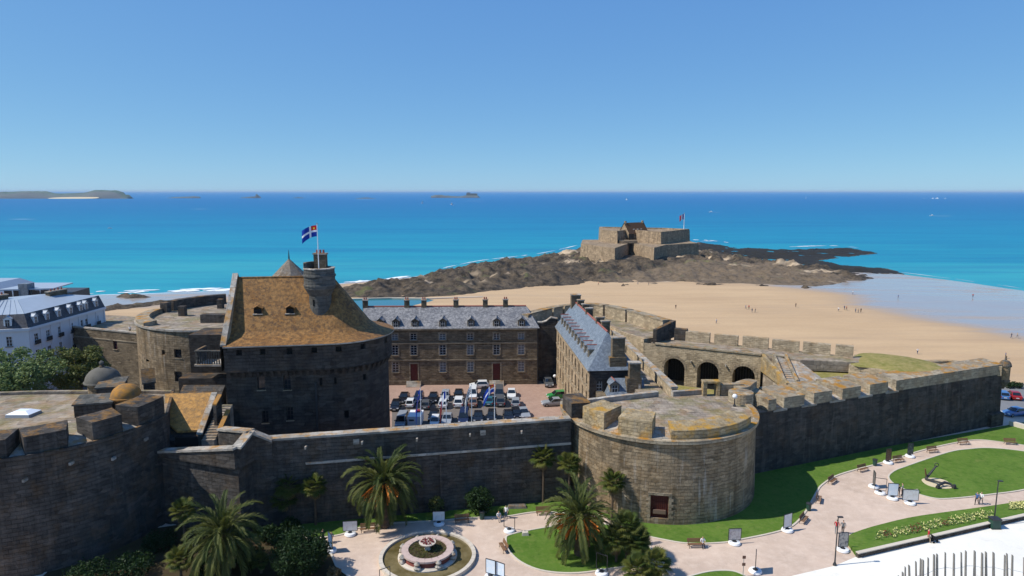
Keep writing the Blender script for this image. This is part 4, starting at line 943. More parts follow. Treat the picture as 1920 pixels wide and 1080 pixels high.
for k in range(ncd):
    m = MB(); block(m, tp, tp.len * k / ncd, tp.len * (k + 1) / ncd - 0.012, ZC + 0.002, ZC + 0.42, 0.42, -0.4, ZC + 0.46); m.build('cordon_stone', 'merlon_stone', ft)
rear = gp([(1085, 762), (1160, 752), (1235, 744), (1330, 739), (1400, 737)], ZC + 0.32)
mb = MB(); mb.prism(ccw(arc(TC, TR - 0.35, 190, 365, 60) + rear[::-1]), 6.5, ZC + 0.32); mb.build('terrace', 'terrace_stone', ft)
def tu(px): return tp.u_of_px(px, ZC, tp.len * 0.1, tp.len * 0.92)
for a, b_, top, th in ((1091, 1131, 12.8, 3.6), (1158, 1222, 12.75, 3.3), (1258, 1409, 11.8, 3.0)):
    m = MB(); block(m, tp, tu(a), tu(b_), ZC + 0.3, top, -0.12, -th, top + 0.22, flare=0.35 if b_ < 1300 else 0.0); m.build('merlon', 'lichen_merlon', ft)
for a, b_ in ((1131, 1158), (1222, 1258)):
    m = MB(); block(m, tp, tu(a) - 0.1, tu(b_) + 0.1, ZC + 0.3, ZC + 0.42, -0.1, -2.6, ZC + 1.1); m.build('embrasure_sill', 'coping_stone', ft)
bx_(ft, 'corner_block', 'dark_stone', 8.6, 86.0, 2.6, 4.2, 9.0, 12.6, R(12))
# rounded parapet on the right hand side and the low rear parapet
m = MB(); m.prism(ccw(arc((32.4, 91.2), 1.7, 0, 350, 24)), 9.6, 11.9); m.build('parapet_drum', 'merlon_stone', ft)
rp2 = Path(rear[:3]); m = MB(); block(m, rp2, 0, rp2.len, 6.5, 11.25, 0.0, -0.7); m.build('rear_parapet', 'coping_stone', ft)
rp3 = Path(gp([(1262, 744), (1318, 740)], ZC + 0.32)); m = MB(); block(m, rp3, 0, rp3.len, 6.5, 11.25, 0.0, -0.7); m.build('rear_parapet', 'coping_stone', ft)
m = MB(); m.prism(ccw(smooth_poly([(32.8, 92.8), (34.3, 93.4), (35.6, 95.2), (36.6, 96.6), (35.4, 97.4), (33.6, 96.2), (32.2, 94.4)], 4)), 8.5, 12.0); m.build('curved_parapet', 'merlon_stone', ft)
hx, hy = G(1332, 741, ZC + 0.32)
gate_h = thing('guard_hut', 'small orange stone doorway with a dark opening at the back of the round terrace', 'hut', (hx, hy, ZC))
for dx in (-0.95, 0.95): bx_(gate_h, 'door_jamb', 'lichen_merlon', hx + dx, hy, 0.55, 1.1, 6.5, 12.45)
m = MB(); m.box(hx - 1.3, hx + 1.3, hy - .6, hy + .6, 12.45, 12.75); m.build('lintel', 'lichen_merlon', gate_h)
wx, wy = G(1372, 741, ZC + 0.32); bx_(gate_h, 'wall', 'merlon_stone', wx, wy + .3, 3.4, 0.9, 6.5, 12.2, R(4))
# ---------------------------------------------------------------- barracks at the back of the courtyard
def pediment_dormer(w, h, mat_wall, mat_roof, ridge=None, depth=2.2):
    k = ('dorm', w, h, mat_wall, mat_roof, ridge, depth)
    if k in _cache: return _cache[k]
    b = MB(); b.box(-w / 2, w / 2, 0, depth, -0.5, h); b.poly([(-w / 2, -0.001, h), (w / 2, -0.001, h), (0, -0.001, h + w * 0.36)])
    r_ = MB(); e = 0.12
    for s in (-1, 1):
        a = [(s * (w / 2 + e), -e, h - 0.03), (0, -e, h + w * 0.4), (0, depth + 1.6, h + w * 0.4), (s * (w / 2 + e), depth + 0.4, h - 0.03)]
        a2 = [(x, y, z + 0.09) for x, y, z in a]
        if s > 0: a, a2 = a[::-1], a2[::-1]
        r_.hexa([a[0], a[1], a[2], a[3], a2[0], a2[1], a2[2], a2[3]])
    win = MB(); win.box(-w * 0.3, w * 0.3, -0.05, 0.02, 0.15, h - 0.12)
    fr = MB()
    for x in (-w * 0.3, -0.025, w * 0.3 - 0.05): fr.box(x, x + 0.05, -0.09, -0.05, 0.15, h - 0.12)
    fr.box(-w * 0.3 + .05, w * 0.3 - .05, -0.085, -0.05, h * 0.55, h * 0.55 + 0.05)
    rd = MB(); rd.tube([(0, -e - 0.05, h + w * 0.4 + 0.12), (0, depth + 1.2, h + w * 0.4 + 0.1)], 0.08, 6)
    _cache[k] = (b.mesh('dormer', mat_wall), r_.mesh('dormer_roof', mat_roof), win.mesh('pane', 'glass'), fr.mesh('window_frame', 'frame_paint'), rd.mesh('ridge_tile', ridge or mat_roof))
    return _cache[k]
def put_dormer(parent, x, y, z, rz, *a, **k):
    m = pediment_dormer(*a, **k); o = put('dormer', m[0], parent, (x, y, z), rz, world=True)
    put('dormer_roof', m[1], o); put('pane', m[2], o); put('window_frame', m[3], o); put('ridge_tile', m[4], o)
    return o
bk = thing('barracks', 'long three-storey stone barracks with grey slate roof and red doors behind the parked cars', 'building', (-12, 139, 0))
bp = Path([(-31, 134.2), (5.2, 135.2)]); BZ = 12.0
cols = (690, 712, 741, 776, 830, 882, 931, 977); ops = []; wl_ = []
for px in cols:
    u = bp.u_of_px(px, 6)
    for z, w, h in ((9.55, 1.25, 1.35), (6.35, 1.3, 2.1)): wl_.append((u, z, w, h))
    if px not in (776, 931): wl_.append((u, 2.7, 1.3, 2.2))
    else: wl_.append((u, 0.9, 1.5, 3.6))
for u, z, w, h in wl_: ops.append((u - w / 2, u + w / 2, z, z + h))
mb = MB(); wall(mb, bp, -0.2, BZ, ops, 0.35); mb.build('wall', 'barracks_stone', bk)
sp = Path([(5.2, 135.2), (4.9, 145.4), (-31.3, 144.4)]); mb = MB(); wall(mb, sp, -0.2, BZ); mb.build('rear_wall', 'barracks_stone', bk)
for u, z, w, h in wl_:
    if z < 1: door(bk, bp, u, z, w, h)
    else: window(bk, bp, u, z, w, h, 2, 4 if h > 2 else 3)
    for sgn in (-1, 1):
        m = MB(); m.obox(bp.at(u + sgn * (w / 2 + 0.13)), bp.tan(u), -0.12, 0.12, -0.1, 0.04, z - 0.0, z + h + 0.24); m.build('window_jamb', 'dressed_stone', bk)
    m = MB(); m.obox(bp.at(u), bp.tan(u), -w / 2, w / 2, -0.1, 0.04, z + h + 0.002, z + h + 0.24); m.build('lintel', 'dressed_stone', bk)
for z0, z1, o_ in ((8.75, 8.97, 0.14), (5.2, 5.42, 0.14)):
    m = MB(); block(m, bp, 0, bp.len, z0, z1, o_, -0.05); m.build('string_course', 'dressed_stone', bk)
du = [(u - 0.9, u + 0.9) for u in (bp.u_of_px(776, 1), bp.u_of_px(931, 1))]
for a, b_ in ((0, du[0][0]), (du[0][1], du[1][0]), (du[1][1], bp.len)):
    m = MB(); block(m, bp, a, b_, -0.1, 0.95, 0.12, -0.05); m.build('plinth', 'barracks_stone', bk)
m = MB(); block(m, bp, 0, bp.len + 0.0, 11.72, 12.0, 0.45, -0.05, zb1=11.6); m.build('cornice', 'dressed_stone', bk)
for a, b_ in du:
    for k in range(5):
        m = MB(); o_, t_ = bp.at((a + b_) / 2), bp.tan(a); m.obox(o_, t_, -1.5, 1.5, 0.0, 0.4 + (4 - k) * 0.32, k * 0.17, (k + 1) * 0.17 - 0.002); m.build('step', 'coping_stone', bk)
RZ = 15.7; e = 0.45
fl, fr_ = (-31.3, 133.75), (5.7, 134.75); bl, br_ = (-31.6, 144.9), (5.4, 145.9); r0, r1 = (-31.4, 139.4), (3.0, 140.4)
mb = MB()
mb.poly([(*fl, 12.02), (*fr_, 12.02), (*r1, RZ), (*r0, RZ)], ((0, 0), (37, 0), (34, 6.6), (0, 6.6)))
mb.poly([(*br_, 12.02), (*bl, 12.02), (*r0, RZ), (*r1, RZ)], ((0, 0), (37, 0), (37, 6.6), (2, 6.6)))
mb.poly([(*fr_, 12.02), (*br_, 12.02), (*r1, RZ)], ((0, 0), (11, 0), (5.5, 5)))
mb.poly([(*bl, 12.02), (*fl, 12.02), (*r0, RZ)]); mb.poly([(*bl, 12.015), (*br_, 12.015), (*fr_, 12.015), (*fl, 12.015)])
mb.build('roof', 'slate_roof', bk)
m = MB(); m.tube([(*r0, RZ + 0.03), (*r1, RZ + 0.03)], 0.17, 6); m.build('ridge_tile', 'red_ridge', bk)
for px in (712, 742, 778, 830, 883, 931, 978):
    u = bp.u_of_px(px, 12.2); x, y = bp.at(u, -0.1); put_dormer(bk, x, y, 12.15, math.atan2(bp.tan(u).y, bp.tan(u).x), 1.45, 1.35, 'barracks_stone', 'slate_roof', depth=2.0)
rpth = Path([r0, r1])
for px in (685, 763, 795, 855, 910, 948):
    u = rpth.u_of_px(px, 16.5); x, y = rpth.at(u); chimney(bk, x, y, 1.05, 0.75, 14.9, 17.0, R(1.6), 2)
m = MB(); m.tube([(5.35, 134.95, 0), (5.35, 134.95, 12)], 0.07, 6); m.build('drainpipe', 'iron', bk)

gw = thing('link_wall', 'tall shadowed wall with a sagging top closing the gap between the two barracks', 'wall', (7.5, 138, 0))
mb = MB(); pts = [(5.3, 12.6), (6.3, 12.5), (7.2, 12.8), (8.2, 13.6), (9.6, 13.3)]
for i in range(len(pts) - 1):
    (xa, za), (xb, zb) = pts[i], pts[i + 1]; mb.hexa([(xa, 137.6, -0.1), (xb, 137.6, -0.1), (xb, 138.6, -0.1), (xa, 138.6, -0.1), (xa, 137.6, za), (xb, 137.6, zb), (xb, 138.6, zb), (xa, 138.6, za)])
mb.build('wall', 'dark_stone', gw)
for i in range(len(pts) - 1):
    (xa, za), (xb, zb) = pts[i], pts[i + 1]; m = MB(); m.hexa([(xa, 137.5, za + .002), (xb, 137.5, zb + .002), (xb, 138.7, zb + .002), (xa, 138.7, za + .002), (xa, 137.5, za + .2), (xb, 137.5, zb + .2), (xb, 138.7, zb + .2), (xa, 138.7, za + .2)]); m.build('coping', 'coping_stone', gw)

# ---------------------------------------------------------------- sunlit barracks on the right of the courtyard
rb_ = thing('barracks', 'narrow sunlit stone barracks with a steep blue slate roof, many dormers and tall chimneys', 'building', (14, 119, 0))
rf = Path([(9.3, 136.0), (12.2, 102.0)]); rd_ = Vector(rf.t[0]); rn = Vector((-rd_.y, rd_.x))       # rn points to the right hand eave
ops = []; wl_ = []; nb_ = 10
for k in range(nb_):
    u = 2.2 + (rf.len - 4.4) * k / (nb_ - 1)
    for z, w, h in ((9.3, 1.1, 1.6), (6.0, 1.1, 2.0), (2.6, 1.1, 2.1)):
        if z < 3 and k in (3, 7): wl_.append((u, 0.4, 1.3, 3.2))
        else: wl_.append((u, z, w, h))
for u, z, w, h in wl_: ops.append((u - w / 2, u + w / 2, z, z + h))
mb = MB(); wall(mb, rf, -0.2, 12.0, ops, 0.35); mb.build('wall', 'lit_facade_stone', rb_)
WD = 7.4
np_ = Path([rf.at(rf.len), tuple(Vector(rf.at(rf.len)) + rn * WD)]); mb = MB(); wall(mb, np_, -0.2, 12.0, [(1.2, 2.1, 8.6, 10.2), (4.6, 5.5, 8.6, 10.2)], 0.3); mb.build('end_wall', 'keep_stone', rb_)  # dark stone on this end paints in its shade
for u in (1.65, 5.05): window(rb_, np_, u, 8.6, 0.9, 1.6, 2, 3)
fp_ = Path([tuple(Vector(rf.at(rf.len)) + rn * WD), tuple(Vector(rf.at(0)) + rn * WD), rf.at(0)]); mb = MB(); wall(mb, fp_, -0.2, 12.0); mb.build('rear_wall', 'barracks_stone', rb_)
for u, z, w, h in wl_:
    if z < 1: door(rb_, rf, u, z, w, h)
    else: window(rb_, rf, u, z, w, h, 2, 3)
for z0, z1 in ((8.6, 8.8), (5.2, 5.4)):
    m = MB(); block(m, rf, 0, rf.len, z0, z1, 0.12, -0.05); m.build('string_course', 'dressed_stone', rb_)
m = MB(); block(m, rf, 0, rf.len, 11.75, 12.0, 0.3, -0.05); m.build('cornice', 'dressed_stone', rb_)
RZ2 = 17.3; oe = 0.35
def rpt(u, v): p = Vector(rf.at(0)) + rd_ * u + rn * v; return (p.x, p.y)
Lr = rf.len; hip = 4.0
mb = MB()
A, B, C_, D2 = rpt(-oe, -oe), rpt(Lr + oe, -oe), rpt(Lr + oe, WD + oe), rpt(-oe, WD + oe); E1, E2 = rpt(-oe, WD / 2), rpt(Lr - hip, WD / 2)
mb.poly([(*A, 12.02), (*B, 12.02), (*E2, RZ2), (*E1, RZ2)]); mb.poly([(*B, 12.02), (*C_, 12.02), (*E2, RZ2)]); mb.poly([(*C_, 12.02), (*D2, 12.02), (*E1, RZ2), (*E2, RZ2)]); mb.poly([(*D2, 12.02), (*A, 12.02), (*E1, RZ2)]); mb.poly([(*D2, 12.015), (*C_, 12.015), (*B, 12.015), (*A, 12.015)])
mb.build('roof', 'blue_slate', rb_)
m = MB(); m.tube([(*E1, RZ2 + .05), (*E2, RZ2 + .05)], 0.16, 6); m.build('ridge_tile', 'red_ridge', rb_)
for k in range(10):
    u = 2.6 + (Lr - 7.0) * k / 9; x, y = rpt(u, 0.55); put_dormer(rb_, x, y, 12.9, math.atan2(rd_.y, rd_.x), 1.35, 1.6, 'dressed_stone', 'blue_slate', 'red_ridge', depth=1.7)
for u, v, w, d, z in ((1.0, 3.7, 1.9, 1.4, 18.8), (4.0, 4.2, 1.3, 0.8, 18.2), (8.5, 4.3, 1.3, 0.8, 18.1), (13.0, 4.1, 1.3, 0.8, 18.1), (22.0, 4.2, 1.4, 0.8, 18.1), (25.5, 4.4, 1.4, 0.8, 18.1), (Lr - 0.9, 4.7, 2.0, 1.2, 17.0)):
    x, y = rpt(u, v); chimney(rb_, x, y, w, d, 13.0, z, math.atan2(rd_.y, rd_.x) + math.pi / 2, 0)
x, y = rpt(Lr - 0.9, 4.6); bx_(rb_, 'chimney_base', 'chimney_stone', x, y, 2.7, 1.7, 9.0, 14.0, math.atan2(rd_.y, rd_.x) + math.pi / 2)
an = thing('annex', 'low slate-roofed annex with one tall chimney at the end of the sunlit barracks', 'building', (17.5, 100.5, 0))
mb = MB(); mb.prism(ccw([(13.2, 99.4), (20.6, 100.2), (20.4, 101.6), (13.2, 101.6)]), 0, 8.6); mb.build('wall', 'barracks_stone', an)
mb = MB(); mb.poly([(14.6, 99.2, 8.62), (20.8, 100.0, 8.62), (20.6, 101.75, 10.9), (15.6, 101.75, 10.9)]); mb.poly([(14.6, 99.2, 8.62), (15.6, 101.75, 10.9), (14.6, 101.75, 8.62)]); mb.poly([(20.8, 100.0, 8.62), (20.8, 101.75, 8.62), (20.6, 101.75, 10.9)]); mb.build('roof', 'blue_slate', an)
put_dormer(an, 15.9, 99.9, 9.0, R(6), 1.5, 1.3, 'dressed_stone', 'blue_slate', 'red_ridge', depth=1.2)
chimney(an, 19.0, 100.6, 1.7, 1.1, 8.0, 13.6, R(4), 0); bx_(an, 'chimney_base', 'chimney_stone', 18.9, 100.7, 2.3, 1.4, 7.5, 11.3, R(4))

# wall walk running along the sunlit barracks
ww = thing('wall_walk', 'long straight wall walk with pale parapet leading to the round terrace', 'wall', (23, 124, 0))
wp = Path([G(1127, 600, 11.1), G(1260, 726, 11.1)]); wa, wb_ = wp.p[0], wp.p[1]
mb = MB(); mb.prism(ccw([(wa.x - 3, wa.y), (wa.x - .3, wa.y), (wb_.x - .3, wb_.y), (wb_.x - 4.6, wb_.y)]), 0, 9.6); mb.build('walk', 'terrace_stone', ww)
nk = 16
for k in range(nk):
    m = MB(); block(m, wp, wp.len * k / nk + 0.01, wp.len * (k + 1) / nk - 0.01, 10.902, 11.15, 0.12, -0.95); m.build('coping_slab', 'coping_stone', ww)
m = MB(); block(m, wp, 0, wp.len, -0.1, 10.9, 0.0, -0.85); m.build('parapet', 'warm_stone', ww)
m = MB(); ip = Path([(wa.x - 2.6, wa.y - 1), (wb_.x - 4.2, wb_.y + 4)]); block(m, ip, 0, ip.len, 9.5, 10.3, 0, -0.35); m.build('inner_kerb', 'coping_stone', ww)

# ---------------------------------------------------------------- rear bastion with curved parapet
rbn = thing('bastion', 'curved rear bastion with a thick embrasured parapet facing the beach', 'bastion', (20, 142, 0))
op_ = smooth_poly([(1.5, 138.5), (4.6, 143.0), (10.5, 149.6), (18.4, 152.6), (23.5, 148.8), (27.6, 142.0), (32.2, 132.0)], 6, False)
mb = MB(); mb.prism(ccw(op_ + [(31.5, 129.8), (25.6, 126.6), (22.0, 134), (19.0, 146.5), (10, 141.0), (5, 138.4)]), -8, 11.6); mb.build('mass', 'warm_stone', rbn)
mb = MB(); mb.prism(ccw(op_ + [(31.3, 130.2), (25.9, 127.2), (22.3, 134.2), (19.2, 146.2), (10.4, 140.8), (5.2, 138.2)]), 11.601, 11.66); mb.build('terrace', 'terrace_stone', rbn)
opth = Path(op_[::-1]); 
cuts = sorted([opth.u_of_px(q, 13, 0, opth.len * 0.62) for q in (1144, 1189)] + [opth.u_of_px(q, 13, opth.len * 0.62) for q in (1045, 1022)])
edges = [0] + [q for c in cuts for q in (c - 0.35, c + 0.35)] + [opth.len]
for k in range(0, len(edges), 2):
    m = MB(); block(m, opth, edges[k], edges[k + 1], 11.0, 14.0, 0.0, -2.2, 14.15); 
    m.build('parapet', 'warm_stone', rbn)
    m = MB(); block(m, opth, edges[k] - 0.02, edges[k + 1] + 0.02, 14.16, 14.32, 0.08, -2.3, zt1=14.45, zb1=14.16); m.build('coping', 'merlon_stone', rbn)
m = MB(); m.hexa([(27.2, 126.0, 10.9), (27.9, 125.8, 10.9), (32.9, 131.4, 10.9), (32.2, 131.8, 10.9), (27.2, 126.0, 13.6), (27.9, 125.8, 13.6), (32.9, 131.4, 14.3), (32.2, 131.8, 14.3)]); m.build('flank_wall', 'dark_stone', rbn)  # darker than the rest of the bastion: shade painted on this flank
bx_(rbn, 'merlon', 'dark_stone', 33.3, 128.6, 2.4, 1.5, 10.9, 13.2, R(-24))

# casemate wall with three arches
cas = thing('casemate', 'sunlit casemate wall with three dark arched gateways and an orange-streaked top', 'wall', (35, 121, 3.5))
cpth = Path([(25.4, 125.9), (44.6, 116.2)]); ZG = 3.5; ZT = 11.0
aus = [cpth.u_of_px(px, 6.0) for px in (1264, 1327, 1394)]; ar = 1.95; spz = 6.65; crz = spz + ar
ops = [(u - ar, u + ar, ZG, crz + 0.02) for u in aus]
mb = MB(); wall(mb, cpth, ZG - 1, ZT, ops, 0.0)
for u in aus:
    N = 14
    for i in range(N):
        a1, a2 = math.pi - math.pi * i / N, math.pi - math.pi * (i + 1) / N
        p1, p2 = (u + ar * math.cos(a1), spz + ar * math.sin(a1)), (u + ar * math.cos(a2), spz + ar * math.sin(a2))
        q1, q2 = cpth.at(p1[0]), cpth.at(p2[0]); r1_, r2_ = cpth.at(p1[0], -3.6), cpth.at(p2[0], -3.6)
        mb.poly([(*q1, p1[1]), (*q2, p2[1]), (*q2, crz + .02), (*q1, crz + .02)], ((p1[0], p1[1]), (p2[0], p2[1]), (p2[0], crz), (p1[0], crz)))
        mb.poly([(*q2, p2[1]), (*q1, p1[1]), (*r1_, p1[1]), (*r2_, p2[1])])
    for s in (-1, 1):
        q1, r1_ = cpth.at(u + s * ar), cpth.at(u + s * ar, -3.6); pl = [(*q1, ZG), (*q1, spz), (*r1_, spz), (*r1_, ZG)]; mb.poly(pl if s < 0 else pl[::-1])
mb.build('wall', 'warm_stone', cas)
for u in aus:
    N = 13
    for i in range(N):
        a1, a2 = math.pi - math.pi * i / N - 0.012, math.pi - math.pi * (i + 1) / N + 0.012; m = MB(); ro = ar + (0.5 if i % 2 else 0.4)
        P4 = [(u + r * math.cos(a), spz + r * math.sin(a)) for r, a in ((ar, a1), (ar, a2), (ro, a2), (ro, a1))]
        f = [(*cpth.at(p, 0.07), z) for p, z in P4]; g = [(*cpth.at(p, -0.1), z) for p, z in P4]
        b0 = len(m.v); m.v += f + g
        for q in ((0, 1, 2, 3), (7, 6, 5, 4), (0, 4, 5, 1), (1, 5, 6, 2), (2, 6, 7, 3), (3, 7, 4, 0)): m.face([b0 + j for j in q])
        m.build('voussoir', 'dressed_stone', cas)
    for i in range(8):                                       # plank doors, blackened to paint the shade deep in the arch
        m = MB(); w_ = 2 * ar / 8; uc = u - ar + w_ * (i + 0.5); h_ = spz + math.sqrt(max(0.05, ar * ar - (uc - u) ** 2)); m.obox(cpth.at(uc, -3.3), cpth.tan(uc), -w_ / 2 + 0.015, w_ / 2 - 0.015, -0.06, 0.06, ZG, h_); m.build('door_plank', 'shaded_wood', cas)
m = MB(); block(m, cpth, 2.2, cpth.len, ZT - 0.1, ZT + 0.18, 0.18, -0.7); m.build('coping', 'merlon_stone', cas)
for u in ((aus[0] + aus[1]) / 2, (aus[1] + aus[2]) / 2):
    m = MB(); m.obox(cpth.at(u), cpth.tan(u), -0.12, 0.12, -0.1, 0.5, 8.2, 8.5); m.build('waterspout', 'coping_stone', cas)
m = MB(); m.prism(ccw([(22, 127), (25.5, 125.6), (44.8, 116), (44.5, 104), (36, 97.8), (25.0, 97.0)]), 0, ZG); structure(m.build('inner_court', 'dry_grass'))

mb = MB(); mb.prism(ccw([cpth.at(0, -3.7), cpth.at(cpth.len, -3.7), (61, 111.5), (61.0, 114.2), (33.2, 128.4)]), -9, 9.15); mb.build('mass', 'warm_stone', cas)
rtp = Path([(45.2, 116.4), (44.9, 110), (44.3, 104.2), (37.6, 100.6)]); mb = MB(); wall(mb, rtp, 2.5, 9.0); mb.build('return_wall', 'merlon_stone', cas)
mb = MB(); raked(mb, (44.9, 116.3), (44.6, 104.4), 11.15, 9.3, 8.0, 0.55); mb.build('raking_parapet', 'lichen_merlon', cas)
# sea-side battlement behind the casemate
bm_ = thing('battlement', 'row of six square merlons on the rampart terrace above the beach', 'battlement', (47, 120, 0))
mp = Path([(32.6, 127.9), (61.5, 113.6)])
m = MB(); m.prism(ccw([(27, 126.4), (44.8, 116.4), (50, 112.6), (62.5, 110.5), (61.6, 114.4), (33, 128.9)]), 9.2, 10.98); m.build('terrace', 'terrace_stone', bm_)
for a, b_ in ((1285, 1330), (1339, 1383), (1392, 1440), (1447, 1498), (1505, 1557), (1566, 1600)):
    u0, u1 = (min(mp.len, mp.u_of_px(q, 11.5)) for q in (a, b_)); m = MB(); block(m, mp, u0, u1, 10.8, 12.9 + random.uniform(-.08, .08), 0.0, -1.1); m.build('merlon', 'warm_stone', bm_)
m = MB(); block(m, mp, 0, mp.len, 10.2, 10.75, -0.9, -1.4); m.build('outer_face', 'warm_stone', bm_)

# ---------------------------------------------------------------- front rampart on the right, with bastion terrace
rw_ = thing('rampart', 'long shadowed rampart with sloping embrasures running from the round tower to the bartizan', 'rampart', (60, 102, 0))
rp_ = Path([(33.0, 90.0), (84.3, 111.2)])
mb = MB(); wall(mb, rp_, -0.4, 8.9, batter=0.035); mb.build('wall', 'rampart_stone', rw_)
ep = Path([(84.3, 111.2), (77, 115.4), (60, 114)]); mb = MB(); wall(mb, ep, -9, 8.9, batter=0.02); mb.build('end_wall', 'warm_stone', rw_)
m = MB(); m.prism(ccw([(33.2, 90.3), (84.0, 111.2), (76.8, 115.0), (60, 113.2), (45, 116.0), (44.6, 104.5), (38, 101.5), (34, 100)]), 0.0, 8.9); m.build('terrace', 'terrace_stone', rw_)
m = MB(); m.prism(ccw(smooth_poly(gp([(1490, 700), (1540, 690), (1600, 694), (1612, 706), (1560, 716), (1500, 718)], 8.9), 4)), 8.9, 8.96); m.build('turf', 'dry_grass', rw_)
mer = [(1441, 1456), (1471, 1509), (1527, 1561), (1580, 1615), (1632, 1666)]
for a, b_ in mer:
    u0, u1 = (rp_.u_of_px(q, 10.6) for q in (a, b_)); m = MB(); block(m, rp_, u0, u1, 8.7, 10.6, 0.0, -4.6, 10.95, flare=0.52); m.build('merlon', 'merlon_stone', rw_)
u0 = rp_.u_of_px(1681, 10.6); m = MB(); block(m, rp_, u0, rp_.len, 8.7, 10.6, 0.0, -3.6, 10.9, flare=0.0); m.build('parapet', 'merlon_stone', rw_)
ee = [(1456, 1471), (1509, 1527), (1561, 1580), (1615, 1632), (1666, 1681)]
for a, b_ in ee:
    u0, u1 = (rp_.u_of_px(q, 10.0) for q in (a, b_)); m = MB(); block(m, rp_, u0 - 0.5, u1 + 0.5, 8.7, 8.98, 0.12, -4.0, 10.3); m.build('embrasure_sill', 'coping_stone', rw_)
m = MB(); block(m, rp_, rp_.len - 3.2, rp_.len, -0.3, 2.2, 0.9, 0.1, 2.4); m.build('plinth', 'rampart_stone', rw_)
p2_ = Path([(62, 114.0), (77, 115.3), (84.4, 111.3)]); m = MB(); block(m, p2_, 0.5, p2_.len - 0.4, 8.7, 10.4, 1.2, 0.0); m.build('rear_parapet', 'warm_stone', rw_)
lw_ = Path(gp([(1428, 744), (1536, 722)], 10.4)); m = MB(); block(m, lw_, 0, lw_.len, 8.8, 10.4, 0.0, -0.8); m.build('low_wall', 'merlon_stone', rw_)
# grass bank on the bastion
gb = thing('grass_bank', 'raised bank of dry yellow grass with a stone face on the bastion terrace', 'grass bank', (66, 110, 8.9))
gbp = ccw(gp([(1602, 663), (1632, 659), (1700, 666), (1762, 680), (1772, 691), (1690, 699), (1650, 690), (1592, 682)], 10.9))
m = MB(); m.prism(gbp, 8.9, 10.7); m.build('stone_face', 'warm_stone', gb)
m = MB(); cxy = (sum(p[0] for p in gbp) / len(gbp), sum(p[1] for p in gbp) / len(gbp)); sg = smooth_poly([(cxy[0] + (x - cxy[0]) * 0.97, cxy[1] + (y - cxy[1]) * 0.97) for x, y in gbp], 3)
b = len(m.v); m.v += [(x, y, 10.68) for x, y in sg] + [(cxy[0] + (x - cxy[0]) * 0.7, cxy[1] + (y - cxy[1]) * 0.7, 11.1) for x, y in sg] + [(cxy[0], cxy[1], 11.25)]; ng = len(sg)
for i in range(ng):
    j = (i + 1) % ng; m.face((b + i, b + j, b + ng + j, b + ng + i)); m.face((b + ng + i, b + ng + j, b + 2 * ng))
m.build('turf', 'dry_grass', gb, smooth=True)
# stairs from the terrace
stx = thing('stairs', 'straight stone stairs climbing beside the casemate to the rampart terrace', 'stairs', (46, 111, 8.9))
a_, b_ = Vector((45.6, 105.6)), Vector((47.4, 115.2)); tt = (b_ - a_).normalized()
for k in range(13):
    m = MB(); m.obox(a_ + tt * (k * 0.74), tt, 0, 0.74, -0.75, 0.75, 8.5, 9.0 + k * 0.165); m.build('step', 'coping_stone', stx)
for s in (-1.0, 1.0):
    m = MB(); n_ = Vector((tt.y, -tt.x)) * s; raked(m, a_ + n_, b_ + n_, 9.5, 11.6, 7.0, 0.35); m.build('side_wall', 'merlon_stone', stx)
m = MB(); q = [a_ + Vector((1.3, 0)), a_ + Vector((6.2, 1.4)), b_ + Vector((2.4, -1.2)), b_ + Vector((1.2, 0))]; m.hexa([(p.x, p.y, 8.7) for p in q] + [(q[0].x, q[0].y, 9.1), (q[1].x, q[1].y, 8.95), (q[2].x, q[2].y, 10.9), (q[3].x, q[3].y, 11.0)]); m.build('ramp', 'coping_stone', stx)
# bartizan at the far corner
bz_ = thing('bartizan', 'small round domed stone bartizan on the far corner of the rampart', 'turret', (84.7, 111.6, 6))
c = (84.8, 111.5)
m = MB(); m.lathe(c, [(0.15, 6.2), (0.4, 6.8), (0.75, 7.3), (0.92, 7.6), (0.95, 7.8)], 18); m.build('corbel', 'grey_block', bz_)
m = MB(); m.lathe(c, [(0.8, 7.8), (0.8, 10.2)], 18); m.build('drum', 'tower_stone', bz_)
m = MB(); m.lathe(c, [(0.95, 10.2), (0.95, 10.35), (0.84, 10.75), (0.6, 11.1), (0.22, 11.3), (0.0, 11.35)], 18); m.build('dome', 'grey_block', bz_)
m = MB(); m.lathe(c, [(0.1, 11.3), (0.2, 11.5), (0.08, 11.65), (0.17, 11.85), (0.0, 12.1)], 8); m.build('finial', 'grey_block', bz_)

# ---------------------------------------------------------------- rear west tower and its curtain
BT = (-58.0, 135.0); BR = 17.0
bt = thing('round_tower', 'weathered brown round tower with water stains and a wide stone terrace beside the white hotel', 'tower', (BT[0], BT[1], 0))
btp = Path(arc(BT, BR, 165, 345, 60)); ops = []; lst = []
for px, py, w, h, kind in ((335, 663, 1.45, 1.6, 'w'), (333, 706, 1.5, 1.9, 'w'), (308, 661, 0.7, 0.9, 'd'), (277, 676, 1.1, 0.5, 'd'), (360, 727, 1.2, 1.0, 'd'), (258, 668, 0.4, 0.4, 'd')):
    u = btp.u_of_px(px, 9.0, btp.len * 0.15, btp.len * 0.75); x, y = btp.at(u); zc = ZA(px, py, y)[1]; ops.append((u - w / 2, u + w / 2, zc - h / 2, zc + h / 2)); lst.append((u, zc - h / 2, w, h, kind))
mb = MB(); wall(mb, btp, -0.3, 14.8, ops, 0.5, batter=0.012); mb.build('wall', 'tower_stone', bt)
for u, z, w, h, kind in lst:
    if kind == 'w': window(bt, btp, u, z, w, h, 2, 3, 'iron', 0.4)
    else: dark_opening(bt, btp, u, z, w, h, 0.4)
m = MB(); block(m, btp, 0, btp.len, 14.802, 15.15, 0.25, -0.3); m.build('cordon', 'coping_stone', bt)
